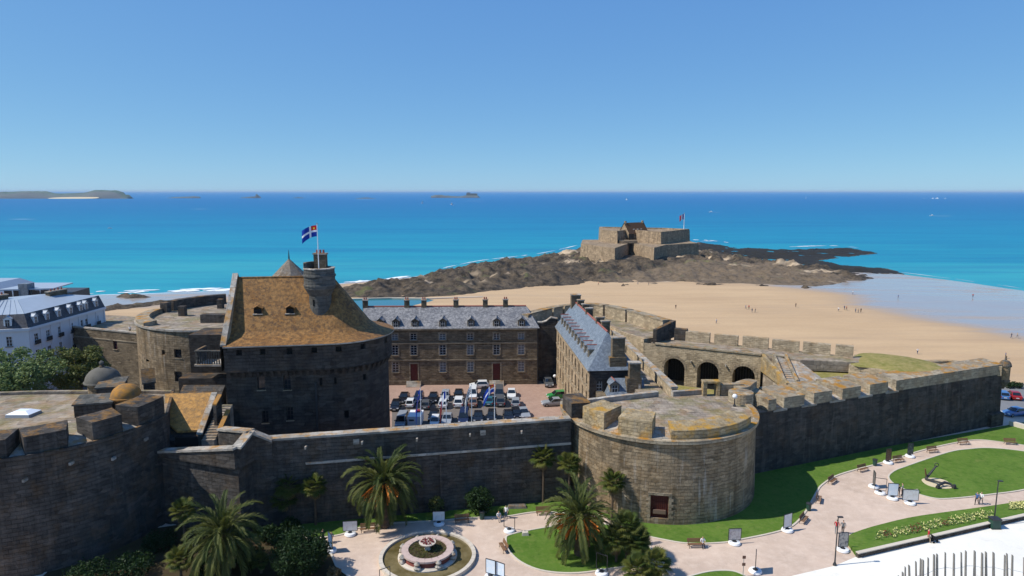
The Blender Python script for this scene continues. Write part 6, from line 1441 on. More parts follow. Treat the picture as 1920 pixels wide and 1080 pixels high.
# lamp globes, court lamp
def lamp(label, px, py, h, globe=True, z=0.0, arm=None):
    x, y = G(px, py, z); t_ = thing('street_lamp', label, 'lamp', (x, y, z))
    m = MB(); m.tube([(x, y, z), (x, y, z + .8), (x, y, z + h)], [.11, .075, .055], 8); m.build('post', 'iron', t_)
    m = MB(); m.lathe((x, y), [(.2, z), (.2, z + .12), (.13, z + .3)], 10); m.build('base', 'iron', t_)
    if globe: m = MB(); m.lathe((x, y), [(.06, z + h)] + [(.34 * math.cos(R(a)), z + h + .34 + .34 * math.sin(R(a))) for a in range(-80, 91, 17)], 14); m.build('globe', 'white_paint', t_, smooth=True)
    else: m = MB(); m.box(x - .05, x + arm, y - .13, y + .13, z + h, z + h + .1); m.build('lamp_head', 'iron', t_)
    return t_
lamp('globe lamp standing in the shaded gap beside the sunlit barracks', 1040, 722, 1.6)
lamp('white globe lamp on the terrace of the front round tower', 1377, 762, 1.1, True, 10.52)
lamp('tall slim brown lamp post at the edge of the pale plaza', 1565, 1060, 5.5, False, 0.0, 0.5)
lamp('tall slim dark lamp post behind the plaza bin', 1863, 985, 5.6, False, 0.0, 0.5)
# ---------------------------------------------------------------- vegetation
def frond_mesh(el, L=4.0, n=24, lw=0.085, ll=0.6, droop=80, mat='palm_leaf', seed=0):
    rnd = random.Random(seed); m = MB(); p = Vector((0, 0, 0)); a = R(el); pts = []; seg = 12
    for k in range(seg + 1):
        pts.append(p.copy()); a -= R(droop) / seg * (0.4 + 1.2 * k / seg); p = p + Vector((math.cos(a), 0, math.sin(a))) * (L / seg)
    m.tube([tuple(q) for q in pts], [0.06 * (1 - k / seg * 0.85) for k in range(seg + 1)], 4)
    for k in range(n):
        f = 0.12 + 0.88 * k / (n - 1); x = f * seg; i = min(seg - 1, int(x)); q = pts[i].lerp(pts[i + 1], x - i); d = (pts[i + 1] - pts[i]).normalized(); up = Vector((-d.z, 0, d.x))
        l = ll * (0.55 + 0.9 * math.sin(math.pi * min(1, f * 0.95 + 0.05)) ** 0.7) * rnd.uniform(.85, 1.1)
        for s in (-1, 1):
            dr = (d * 0.9 + Vector((0, s, 0)) * 0.5 + up * rnd.uniform(.0, .35)).normalized(); e = q + dr * l - Vector((0, 0, l * l * .18)); w = d * lw
            mid = q + dr * l * .55 + Vector((0, 0, .02)); m.poly([tuple(q - w * .6), tuple(q + w * .6), tuple(mid + w), tuple(mid - w)]); m.poly([tuple(mid - w), tuple(mid + w), tuple(e)])
    return m.mesh('frond', mat)
FR = {el: frond_mesh(el, 4.2, 24, droop=dr, seed=el + 90) for el, dr in ((78, 70), (58, 100), (36, 110), (12, 95), (-15, 70), (-38, 42))}
FD = frond_mesh(-40, 3.2, 20, droop=40, mat='dead_leaf', seed=4)
def date_palm(label, x, y, h, s=1.0, seed=0, fruit=0):
    rnd = random.Random(seed); t_ = thing('date_palm', label, 'palm tree', (x, y, 0), group='date palms in the garden')
    m = MB(); k = int(h / .35); m.tube([(x, y, h * i / k) for i in range(k + 1)], [(.52 if i % 2 else .42) * (1.25 - .3 * i / k) for i in range(k + 1)], 12); m.build('trunk', 'bark', t_)
    for el, n in ((78, 8), (58, 12), (36, 14), (12, 14), (-15, 13), (-38, 10)):
        for i in range(n):
            rz = 2 * PI * (i + rnd.uniform(-.3, .3)) / n + el; put('frond', FR[el], t_, (math.cos(rz) * .2, math.sin(rz) * .2, h + (el - 20) * .006), rot=(rnd.uniform(-.2, .2), rnd.uniform(-.09, .09), rz), scale=s * rnd.uniform(.85, 1.12))
    for i in range(10): rz = rnd.uniform(0, 6.28); put('dead_frond', FD, t_, (0, 0, h - .35), rot=(0, rnd.uniform(-.1, .3), rz), scale=s * rnd.uniform(.6, .8))
    for i in range(fruit):
        a = -PI / 2 + (i - fruit / 2 + .5) * .75 + rnd.uniform(-.15, .15); c = Vector((x, y, h - .1)); m = MB()
        for j in range(26):
            d = Vector((math.cos(a + rnd.gauss(0, .25)), math.sin(a + rnd.gauss(0, .25)), rnd.uniform(-.5, .25))).normalized(); e = c + d * rnd.uniform(1.7, 2.7) * s + Vector((0, 0, -.3)); m.tube([tuple(c + d * .5), tuple((c + e) / 2 + Vector((0, 0, .3))), tuple(e)], [.03, .05, .09], 3)
        m.build('fruit_cluster', 'fruit', t_)
    return t_
def fan_mesh(mat='fan_leaf', seed=0):
    rnd = random.Random(seed); m = MB(); m.tube([(0, 0, 0), (.55, 0, .06), (.95, 0, .02)], [.025, .02, .015], 4); c = Vector((.95, 0, .02))
    for k in range(17):
        a = R(-130 + 260 * k / 16); l = .72 * (1 - .25 * abs(k - 8) / 8) * rnd.uniform(.9, 1.1); d = Vector((math.cos(a), math.sin(a), .12)); n = Vector((-d.y, d.x, 0)) * .055
        q = c + d * l * .6; e = c + d * l - Vector((0, 0, l * .28)); m.poly([tuple(c), tuple(q - n), tuple(q + n)]); m.poly([tuple(q - n), tuple(e), tuple(q + n)])
    return m.mesh('fan_leaf', mat)
FN = [fan_mesh('fan_leaf', k) for k in range(2)]; FNd = fan_mesh('dead_leaf', 5)
def fan_palm(label, x, y, h, s=1.0, seed=0, stems=1):
    rnd = random.Random(seed); t_ = thing('fan_palm', label, 'palm tree', (x, y, 0), group='fan palms in the garden')
    for q in range(stems):
        sx, sy = (0, 0) if stems == 1 else (rnd.uniform(-1.6, 1.6), rnd.uniform(-.8, .8)); hh = h * (1 if q == 0 else rnd.uniform(.45, .95))
        m = MB(); m.tube([(x + sx, y + sy, 0), (x + sx + .05, y + sy, hh / 2), (x + sx, y + sy, hh)], [.17, .13, .14], 8); m.build('trunk', 'bark', t_)
        n = 34
        for i in range(n):
            g = (i + .5) / n; el = math.asin(1 - 1.5 * g); rz = i * 2.399 + seed; put('fan_leaf', FN[i % 2], t_, (sx, sy, hh), rot=(rnd.uniform(-.3, .3), -el, rz), scale=s * rnd.uniform(.85, 1.1))
        for i in range(8): put('dead_leaf', FNd, t_, (sx, sy, hh - .15), rot=(0, 1.2 + rnd.uniform(-.2, .2), rnd.uniform(0, 6.28)), scale=s * .75)
    return t_
def leaf_cloud(m, c, rad, n, size, rnd, flat=1.0):
    for _ in range(n):
        d = Vector((rnd.gauss(0, 1), rnd.gauss(0, 1), rnd.gauss(0, 1))).normalized() * (rnd.random() ** .4); p = Vector((c[0] + d.x * rad[0], c[1] + d.y * rad[1], c[2] + d.z * rad[2]))
        a = Vector((rnd.gauss(0, 1), rnd.gauss(0, 1), rnd.gauss(0, .7))).normalized(); b = a.cross(Vector((rnd.gauss(0, 1), rnd.gauss(0, 1), rnd.gauss(0, 1)))).normalized(); s = size * rnd.uniform(.6, 1.3)
        m.poly([tuple(p - a * s), tuple(p + b * s * .5), tuple(p + a * s), tuple(p - b * s * .5)])
def tree(label, x, y, z, h, rx, rz, mat, seed, n=26, leaves=230, size=.3):
    rnd = random.Random(seed); t_ = thing('broadleaf_tree', label, 'tree', (x, y, z)); ht = h - rz * 1.5
    m = MB(); m.tube([(x, y, z), (x + .1, y, z + ht * .5), (x, y + .1, z + ht + .5)], [.34, .26, .17], 8); m.build('trunk', 'bark', t_)
    cr = MB()
    for k in range(n):
        d = Vector((rnd.gauss(0, 1), rnd.gauss(0, 1), rnd.gauss(0, .8))).normalized() * (rnd.random() ** .35); c = (x + d.x * rx, y + d.y * rx, z + h - rz + d.z * rz)
        if k < 7: m = MB(); m.tube([(x, y, z + ht * .8), ((x + c[0]) / 2, (y + c[1]) / 2, (z + ht + c[2]) / 2), c], [.12, .08, .03], 5); m.build('branch', 'bark', t_)
        r = rx * rnd.uniform(.22, .38); leaf_cloud(cr, c, (r, r, r * .75), leaves, size, rnd)
    cr.build('crown', mat, t_)
    return t_
def bush(label, x, y, rx, rz, mat, seed, n=900, size=.16, cat='bush', z=0.0, name='shrub'):
    rnd = random.Random(seed); t_ = thing(name, label, cat, (x, y, z)); m = MB()
    for k in range(4): a = k * 1.6; m.tube([(x, y, z), (x + math.cos(a) * rx * .5, y + math.sin(a) * rx * .5, z + rz * 1.2)], [.06, .03], 5)
    m2 = MB(); m2.tube([(x, y, z), (x + .1, y, z + rz)], [.1, .05], 6); m2.build('stem', 'bark', t_)
    c = MB(); leaf_cloud(c, (x, y, z + rz), (rx, rx, rz), n, size, rnd)
    for k in range(14): d = Vector((rnd.gauss(0, 1), rnd.gauss(0, 1), abs(rnd.gauss(0, 1)))).normalized(); leaf_cloud(c, (x + d.x * rx * .8, y + d.y * rx * .8, z + rz + d.z * rz * .8), (rx * .35,) * 3, n // 16, size, rnd)
    c.build('foliage', mat, t_); return t_
def palm_at(px, py_base): return G(px, py_base, 0)
x, y = G(423, 1078, 0); date_palm('bushy date palm in the deep shade between hedge and dark tower', x, y, 4.6, 1.12, 1)
x, y = G(722, 988, 0); date_palm('tall date palm with one orange fruit cluster against the shaded curtain wall', x, y, 5.6, 1.16, 2, 3)
x, y = G(1086, 1040, 0); date_palm('spreading date palm with several orange fruit clusters on the small lawn', x, y, 4.3, 1.1, 3, 5)
for lab, px, pb, pc, s, st_ in (('slim fan palm beside the shaded date palm and the dark tower', 347, 1025, 958, 1.05, 1), ('low fan palm at the foot of the shaded date palm', 340, 1092, 1050, 1.0, 1), ('twin-stemmed fan palm against the dark curtain wall left of a single one', 525, 990, 918, 1.15, 2), ('single fan palm with yellowing lower leaves against the dark curtain wall', 592, 984, 914, 1.1, 1),
                                ('tall thin fan palm where the curtain wall meets the round tower', 1018, 943, 858, 1.2, 1), ('bright fan palm in the corner beside the round tower', 1066, 950, 870, 1.1, 1), ('dark-skirted fan palm casting its shadow on the round tower', 1147, 972, 904, 1.15, 1), ('dense clump of fan palms beside the fruiting date palm', 1180, 1048, 985, 1.25, 4), ('low fan palm at the tip of the small lawn', 1212, 1078, 1055, 1.15, 2), ('tiny fan palm sprouting between the shaded date palm and the clipped hedge', 490, 1075, 1052, .7, 1)):
    x, y = G(px, pb, 0); hh = ZA(px, pc, y)[1]; fan_palm(lab, x, y, max(.5, hh), s, px, st_)
x, y = G(44, 700, 0); tree('pale green leafy tree standing before the corner of the white hotel', -77.5, 101.5, 0, 17.0, 5.4, 5.4, 'tree_leaf_pale', 11, 40, 230, .26)
tree('dark green bushy tree between the hotel facade and the grey dome', -71.8, 107.5, 0, 15.0, 4.4, 4.2, 'tree_leaf', 12, 38, 230, .25)
tree('leafy street tree partly cut off beside the pale green tree', -87.0, 104.0, 0, 16.2, 4.8, 4.8, 'tree_leaf_pale', 13, 30, 240, .3)
x, y = G(899, 966, 0); bush('round green shrub on the lawn strip below the curtain wall', x, y + .4, 1.75, 1.75, 'hedge_leaf', 21, 1300, .17)
x, y = G(817, 968, 0); bush('low shrub tucked behind a white display board at the curtain wall', x, y + .8, 1.0, 1.1, 'tree_leaf', 22, 500, .15)
x, y = G(560, 1080, 0); bush('big clipped dark dome-shaped hedge beside the fountain square', x, y + .5, 3.0, 2.2, 'hedge_leaf', 23, 5200, .15)
x, y = G(626, 1082, 0); bush('patch of brown dry ornamental grass beside the clipped hedge', x, y, .7, .5, 'dead_leaf', 24, 260, .18)
for k, (px, py, rx) in enumerate(((470, 1060, 1.6), (430, 1030, 1.7), (300, 1030, 1.9), (505, 1015, 1.3), (545, 1000, 1.2), (390, 1075, 1.5), (250, 1075, 2.2), (170, 1090, 2.4))):
    x, y = G(px, py, 0); bush(('low shrub in the shade behind the hedge dome', 'broad shrub in the shade under the date palm', 'shrub at the foot of the dark tower', 'small shrub beside the twin fan palm', 'tiny shrub below the curtain wall buttress', 'shrub under the slim fan palm', 'wide shrub in the tower shade next to the low fan palm', 'spreading shrub against the base of the dark tower')[k], x, y, rx, .9, 'hedge_leaf', 40 + k, 700, .16)
for k, (px, py, rr_) in enumerate(((1890, 728, .7), (1900, 727, 1.0), (1911, 728, .8))): x, y = G(px, py, 0); tag(bush(('smallest dark shrub on the sea wall, next to the bartizan', 'largest dark shrub of the row on the sea wall', 'dark shrub on the sea wall behind the dark red car')[k], x, y, rr_, .6, 'hedge_leaf', 60 + k, 120, .2), group='shrubs on the sea wall')
m = MB(); sw = Path([(88, 131), (98, 133.6), (130, 131.5)]); block(m, sw, 0, sw.len, -1, .55, .25, -.35); tag(m.build('sea_wall', 'kerb_stone'), 'low pale sea wall beside the parked cars beyond the bartizan', 'wall')
m = MB(); kw = Path(gp([(1893, 797), (1925, 806)], 0)); block(m, kw, 0, kw.len, -.1, .8, .3, -.3); tag(m.build('garden_wall', 'kerb_stone'), 'short rough stone wall at the lawn corner by the rampart plinth', 'wall')
# flower bed on the sloping lawn
fb = thing('flower_bed', 'long bed of yellow and white flowers with red clumps on the sloping lawn', 'flower bed', (*G(1730, 990, .3), 0.2)); rnd = random.Random(5)
fol, fy_, fr3 = MB(), MB(), MB()
for k in range(260):
    f = k / 260; px = 1645 + f * 215 + rnd.uniform(-5, 5); py = 1008 - f * 43 + rnd.uniform(-9, 9)
    if 1812 < px < 1890 and False: continue
    x, y = G(px, py, .25); z = zl5(x, y) + .02; leaf_cloud(fol, (x, y, z + .1), (.22, .22, .12), 5, .12, rnd)
    tgt = fr3 if (abs(px - 1665) < 8 or abs(px - 1716) < 9 or abs(px - 1772) < 6) else fy_
    leaf_cloud(tgt, (x, y, z + .25), (.18, .18, .1), 3, .085, rnd)
for k in range(160):
    px = 1892 + rnd.uniform(0, 40); py = 950 + rnd.uniform(-8, 8); x, y = G(px, py, .25); z = zl5(x, y); leaf_cloud(fy_, (x, y, z + .25), (.18, .18, .1), 3, .085, rnd); leaf_cloud(fol, (x, y, z + .1), (.2, .2, .1), 4, .11, rnd)
for o_ in (fol.build('leaves', 'tree_leaf_pale', fb), fy_.build('yellow_flowers', 'flower_yellow', fb), fr3.build('red_flowers', 'flower_red', fb)): o_['kind'] = 'stuff'

# ---------------------------------------------------------------- fountain
x, y = G(802, 1046, 0); FCn = (x, y); Rf = 5.3
fn = thing('fountain', 'round stone fountain with a planted centre ring and a flower bowl', 'fountain', (x, y, 0))
for k in range(36):
    a0_, a1_ = 360 * k / 36 + .25, 360 * (k + 1) / 36 - .25; q = Path(arc(FCn, Rf, a0_, a1_, 3)); m = MB(); block(m, q, 0, q.len, -.05, .42, 0, -.42); m.build('rim_stone', 'kerb_stone', fn)
t = NT('fountain_water'); t.out(t.mix(t.ramp(t.noise(.5, 5, .6), [(.35, 0), (.65, 1)]), (.09, .07, .025), (.2, .16, .08)), .12, .4); t.bump(t.noise(5, 3), .15, .03)
m = MB(); m.lathe(FCn, [(0.0, .2), (Rf - .43, .2)], 40, cap=False); m.build('water', 'fountain_water', fn)
m = MB(); m.lathe(FCn, [(3.25, .0), (3.25, .32), (3.05, .36), (3.0, .4)], 36); m.build('step_ring', 'kerb_stone', fn)
plain('red_stone', (.2, .06, .045), .8, .2, 0, .25); plain('pale_pink', (.5, .38, .33), .85, .2, 0, .12)
m = MB(); m.lathe(FCn, [(2.75, .4), (2.6, .95)], 36, cap=False); m.build('wall_ring', 'red_stone', fn)
for k in range(20):
    q = Path(arc(FCn, 2.85, 18 * k + .3, 18 * k + 17.7, 3)); m = MB(); block(m, q, 0, q.len, .95, 1.15, 0, -.75); m.build('coping_stone', 'pale_pink', fn)
m = MB(); m.lathe(FCn, [(0, 1.06), (2.1, 1.02)], 30, cap=False); soil = m.build('soil', 'bed_soil', fn)
m = MB(); rnd = random.Random(9)
for k in range(240): r = 2.0 * math.sqrt(rnd.random()); a = rnd.uniform(0, 6.28); leaf_cloud(m, (FCn[0] + r * math.cos(a), FCn[1] + r * math.sin(a), 1.12), (.1, .1, .07), 4, .07, rnd)
m.build('bedding_plants', 'tree_leaf', fn)['kind'] = 'stuff'
m = MB(); m.lathe(FCn, [(.4, 1.02), (.3, 1.15), (.26, 1.4), (.6, 1.6), (.9, 1.8), (.93, 1.9), (.8, 1.9)], 24); m.build('bowl', 'kerb_stone', fn)
m = MB()
for k in range(90): r = .72 * math.sqrt(rnd.random()); a = rnd.uniform(0, 6.28); leaf_cloud(m, (FCn[0] + r * math.cos(a), FCn[1] + r * math.sin(a), 2.0), (.1, .1, .08), 4, .08, rnd)
m.build('bowl_flowers', 'flower_red', fn)['kind'] = 'stuff'
for k in range(8):                                            # carved spouts: scroll feet round the ring
    a = R(-105 + 45 * k); c = (FCn[0] + 2.95 * math.cos(a), FCn[1] + 2.95 * math.sin(a)); m = MB(); m.lathe(c, [(.34, .36), (.42, .55), (.22, .75), (.34, .95), (.12, 1.2)], 10); m.lathe((c[0] + .3 * math.cos(a + 1.2), c[1] + .3 * math.sin(a + 1.2)), [(.2, .36), (.24, .5), (.08, .7)], 8); m.build('carved_spout', 'coping_stone', fn)['kind'] = 'stuff'

# ---------------------------------------------------------------- display boards on round white bases
def display(label, px, py, w, h, mat, rz=0.0, frame_only=False, double=False, tall=0.55):
    x, y = G(px, py, 0); t_ = thing('display_board', label, 'display board', (x, y, 0), rz, 'display boards in the garden')
    m = MB(); m.lathe((0, 0), [(.62, .0), (.7, .12), (.62, .3), (.3, .36), (.25, .25)], 20); m.build('base_ring', 'white_paint', t_, local=True)
    m = MB(); m.tube([(0, 0, .2), (0, 0, tall)], .09, 8); m.lathe((0, 0), [(.26, .25), (.2, .42), (.1, .46)], 10); m.build('stem', 'iron', t_, local=True)['kind'] = 'stuff'
    b = .05
    for nm, q in (('frame_bar', (-w / 2 - b, w / 2 + b, tall - b, tall)), ('frame_bar', (-w / 2 - b, w / 2 + b, tall + h, tall + h + b)), ('frame_bar', (-w / 2 - b, -w / 2, tall, tall + h)), ('frame_bar', (w / 2, w / 2 + b, tall, tall + h))):
        m = MB(); m.box(q[0], q[1], -.04, .04, q[2], q[3]); m.build(nm, 'iron', t_, local=True)
    if not frame_only: m = MB(); m.box(-w / 2, w / 2, -.02, .02, tall, tall + h); m.build('panel', mat, t_, local=True)
    return t_
for a in (('white board with faint print by the date palm on the fountain square', 657, 1003, 1.6, 1.15, 'board_white', .12), ('blue poster board turned side-on beside two seated people', 620, 1034, 1.0, 1.6, 'board_blue', -.9), ('white board with a small dark mark behind the fountain', 823, 984, 1.4, 1.15, 'board_white', .05),
          ('pale board mostly edge-on beside the lawn lamp sign', 1416, 1073, 1.2, 1.7, 'board_grey', 1.2), ('grey board on the lawn edge in front of the round tower', 1377, 1020, 1.4, 1.3, 'board_grey', .08), ('white portrait board on the path bend beside a bench', 1476, 996, 1.25, 1.6, 'board_white', .45),
          ('picture board behind the brown lamp post', 1580, 1033, 1.1, 1.6, 'board_picture', .1), ('brown board on the lawn edge below the rampart', 1665, 869, .9, 1.7, 'board_brown', .3), ('black portrait board on the lawn edge below the rampart', 1706, 857, .9, 1.6, 'board_dark', .2), ('dark board seen almost edge-on in the group by the anchor lawn', 1638, 914, 1.0, 1.7, 'board_dark', 1.3),
          ('lilac portrait board in the group by the anchor lawn', 1673, 936, 1.2, 1.6, 'board_sky', -.15), ('white landscape board in the group by the anchor lawn', 1706, 945, 1.9, 1.4, 'board_white', -.1)): display(*a)
display('empty black frame near two people by the curtain wall', 955, 997, 1.4, 1.3, None, -.5, True); display('empty black frame on the path below the date palm', 1128, 1077, 1.2, 1.7, None, -.6, True); display('empty black frame in the group by the anchor lawn', 1650, 926, 1.3, 1.6, None, -.35, True)
display('pale blue left panel of a hinged pair beside the fountain', 920, 1084, 1.05, 1.5, 'board_sky', -.45); display('pale blue right panel of a hinged pair beside the fountain', 938, 1088, 1.0, 1.4, 'board_sky', -.55); display('empty black frame at the fountain rim', 722, 1092, 1.1, 1.0, None, .6, True)

# ---------------------------------------------------------------- benches, bins, signs
def bench_kit():
    if 'bench' in _cache: return _cache['bench']
    P = []
    for k in range(3): m = MB(); m.box(-.9, .9, -.42 + k * .15, -.30 + k * .15, .42, .46); P.append(('seat_slat', m.mesh('seat_slat', 'bench_wood')))
    for k in range(3): m = MB(); m.hexa([(-.9, .06 + k * .04, .55 + k * .14), (.9, .06 + k * .04, .55 + k * .14), (.9, .1 + k * .04, .55 + k * .14), (-.9, .1 + k * .04, .55 + k * .14), (-.9, .09 + k * .04, .66 + k * .14), (.9, .09 + k * .04, .66 + k * .14), (.9, .13 + k * .04, .66 + k * .14), (-.9, .13 + k * .04, .66 + k * .14)]); P.append(('back_slat', m.mesh('back_slat', 'bench_wood')))
    for s in (-1, 1):
        m = MB(); m.tube([(s * .75, -.38, 0), (s * .75, -.36, .41), (s * .75, .05, .41), (s * .75, .22, .95)], .035, 6); P.append(('leg', m.mesh('leg', 'iron'))); m = MB(); m.tube([(s * .75, .2, 0), (s * .75, .05, .4)], .035, 6); P.append(('leg', m.mesh('leg', 'iron')))
    _cache['bench'] = P; return P
def bench(label, px, py, rz):
    x, y = G(px, py, 0); t_ = thing('park_bench', label, 'bench', (x, y, 0.01), rz, 'benches along the garden paths')
    for n_, me in bench_kit(): put(n_, me, t_)
    return t_
for a in (('bench on the path bend beside the brown board', 1616, 883, R(25)), ('bench on the outer bend of the path in sunlight', 1559, 905, R(42)), ('bench where the tower shadow reaches the path', 1533, 940, R(62)), ('bench beside the white portrait board', 1505, 978, R(50)), ('bench with one seated person below the round tower', 1303, 1025, R(2)),
          ('bench between the brown board and the black board', 1683, 866, R(18)), ('bench beyond the black board below the rampart', 1747, 848, R(12)), ('bench at the far turn of the garden path', 1805, 833, R(5)), ('last bench along the rampart lawn', 1893, 833, R(-6)), ('bench facing the fountain on the small lawn edge', 946, 1031, R(-72)), ('bench on the lawn strip beside the round tower corner', 1018, 964, R(6)), ('low bench on the lawn strip by the round shrub', 866, 979, R(8)), ('bench in the shade under the tall date palm', 690, 996, R(10))): bench(*a)
def bin_(label, px, py, s=1.0, box=False):
    x, y = G(px, py, 0); t_ = thing('litter_bin', label, 'bin', (x, y, 0))
    if box: m = MB(); m.box(x - .5, x + .5, y - .4, y + .4, .1, 1.15); m.build('bin_body', 'green_bin', t_); m = MB(); m.box(x - .56, x + .56, y - .46, y + .46, 1.15, 1.3); m.build('lid', 'iron', t_); m = MB(); m.box(x - .55, x + .55, y - .45, y + .45, 0, .1); m.build('foot', 'iron', t_)
    else: m = MB(); m.lathe((x, y), [(.26, .06), (.33, .9)], 14); m.build('bin_body', 'green_bin', t_); m = MB(); m.lathe((x, y), [(.36, .9), (.36, .98), (.1, 1.05)], 14); m.build('lid', 'iron', t_); m = MB(); m.lathe((x, y), [(.3, 0), (.26, .06)], 14); m.build('foot', 'iron', t_)
bin_('dark green litter bin beside the round shrub', 904, 973); bin_('dark green litter bin at the shadow edge below the round tower', 1516, 957); bin_('dark green litter bin on the lawn edge by the brown board', 1640, 873); bin_('large dark square bin on the plaza under the lamp post', 1864, 990, 1, True)
x, y = G(1393, 1081, 0); sg_ = thing('sign_post', 'thin post with two small brown signs beside the edge-on board', 'sign', (x, y, 0)); m = MB(); m.tube([(x, y, 0), (x, y, 2.35)], .035, 6); m.build('post', 'grey_metal', sg_)
for z in (1.25, 2.05): m = MB(); m.box(x - .17, x + .17, y - .09, y - .04, z, z + .32); m.build('sign_plate', 'board_brown', sg_)
for lab, px, py in (('small pale stone block on the small lawn beside the empty frame', 985, 1004), ('white stone on the lawn behind the white landscape board', 1717, 924)):
    x, y = G(px, py, 0); m = MB(); m.hexa([(x - .4, y - .25, .0), (x + .4, y - .2, .0), (x + .38, y + .25, .0), (x - .4, y + .22, .0), (x - .34, y - .2, .42), (x + .34, y - .16, .46), (x + .32, y + .2, .45), (x - .35, y + .17, .4)]); tag(m.build('stone_block', 'kerb_stone'), lab, 'stone')
x, y = G(970, 952, 0); m = MB(); m.hexa([(x - 1.3, y - .5, .0), (x + 1.3, y - .4, .0), (x + 1.2, y + .5, .0), (x - 1.3, y + .4, .0), (x - 1.1, y - .35, .35), (x + 1.1, y - .3, .3), (x + 1.0, y + .35, .4), (x - 1.1, y + .3, .35)]); tag(m.build('stone_slab', 'grey_block'), 'rough grey stone slab on the lawn strip at the curtain wall foot', 'stone')
# anchor
ax_, ay_ = G(1752, 907, 0); an2 = thing('anchor', 'large rusty ship anchor displayed on a sand patch in the oval lawn', 'anchor', (ax_, ay_, .05))
m = MB(); m.prism(ccw(smooth_poly(gp([(1728, 900), (1750, 897), (1775, 903), (1786, 915), (1768, 917), (1740, 911)], 0), 4)), 0, .1); structure(m.build('sand_patch', 'brown_sand'))
A0 = G(1735, 899, .2); A1 = G(1768, 908, .4); hi3 = ZA(1756, 873, A0[1] + .6)
m = MB(); m.tube([(A0[0], A0[1], .3), (A1[0], A1[1], .55)], [.16, .13], 8); m.tube([(A0[0], A0[1] , .3), ((A0[0] + hi3[0]) / 2, A0[1] + .3, hi3[1] * .55), (hi3[0], A0[1] + .6, hi3[1])], [.17, .15, .1], 8); m.build('shank', 'iron', an2)
m = MB(); m.tube([(A1[0] - 1.0, A1[1] - .5, .25), (A1[0] - .5, A1[1] - .2, .5), (A1[0] + .3, A1[1] + .1, .62), (A1[0] + .9, A1[1] - .1, .5), (A1[0] + 1.2, A1[1] - .5, .3)], [.1, .17, .2, .17, .1], 8); m.build('arms', 'iron', an2)
for s, xx in ((-1, -1.0), (1, 1.2)): m = MB(); m.hexa([(A1[0] + xx - .2, A1[1] - .8, .15), (A1[0] + xx + .2, A1[1] - .8, .15), (A1[0] + xx + .3, A1[1] - .4, .15), (A1[0] + xx - .3, A1[1] - .4, .15), (A1[0] + xx - .1, A1[1] - .75, .6), (A1[0] + xx + .1, A1[1] - .75, .6), (A1[0] + xx + .12, A1[1] - .5, .65), (A1[0] + xx - .12, A1[1] - .5, .65)]); m.build('fluke', 'iron', an2)
m = MB(); m.tube([(A0[0] - .3, A0[1] - .2, 1.9), (A0[0], A0[1], 1.0), (A0[0] + .35, A0[1] + .2, .15)], [.07, .11, .07], 8); m.build('stock', 'bench_wood', an2)
m = MB(); rr_ = [(hi3[0] + .28 * math.cos(R(a)), A0[1] + .6, hi3[1] + .1 + .28 * math.sin(R(a))) for a in range(0, 361, 30)]; m.tube(rr_, .05, 5); m.build('ring', 'iron', an2)
# stakes of the chestnut-pale fence on the plaza
sf_ = thing('stake_fence', 'curved row of weathered timber stakes joined by wires on the pale plaza', 'fence', (*G(1820, 1100, 0), 0)); rnd = random.Random(3)
plain('grey_timber', (.25, .23, .2), .85, .15, 0, .25, 2); wire_pts = []
stk = [(1686, 1080, 0), (1693, 1073, 0), (1697, 1063, .2), (1706, 1060, .2), (1718, 1053, .2), (1725, 1048, .3), (1730, 1050, .3), (1740, 1046, .2), (1751, 1040, .2), (1757, 1039, .2), (1772, 1036, .1), (1788, 1038, 0), (1803, 1036, 0), (1810, 1033, 0), (1827, 1033, 0), (1841, 1037, 0), (1849, 1035, 0), (1863, 1036, -.1), (1883, 1041, -.2), (1889, 1038, -.1), (1897, 1041, 0), (1920, 1046, 0), (1932, 1050, 0)]
for px, pt, ln in stk:
    bx0, by0 = G(px, pt + 64, 0); xt, zt = ZA(px, pt, by0); xt += rnd.uniform(-.08, .08); m = MB(); w = rnd.uniform(.07, .1)
    m.hexa([(bx0 - w, by0 - w, 0), (bx0 + w, by0 - w, 0), (bx0 + w, by0 + w, 0), (bx0 - w, by0 + w, 0), (xt - w * .8, by0 - w * .8, zt), (xt + w * .8, by0 - w * .8, zt - .06), (xt + w * .8, by0 + w * .8, zt), (xt - w * .8, by0 + w * .8, zt + .05)]); m.build('stake', 'grey_timber', sf_); wire_pts.append(((bx0 + xt) / 2, by0 - .1, zt * .58))
m = MB(); m.tube(wire_pts, .018, 4); m.build('wire', 'grey_metal', sf_)

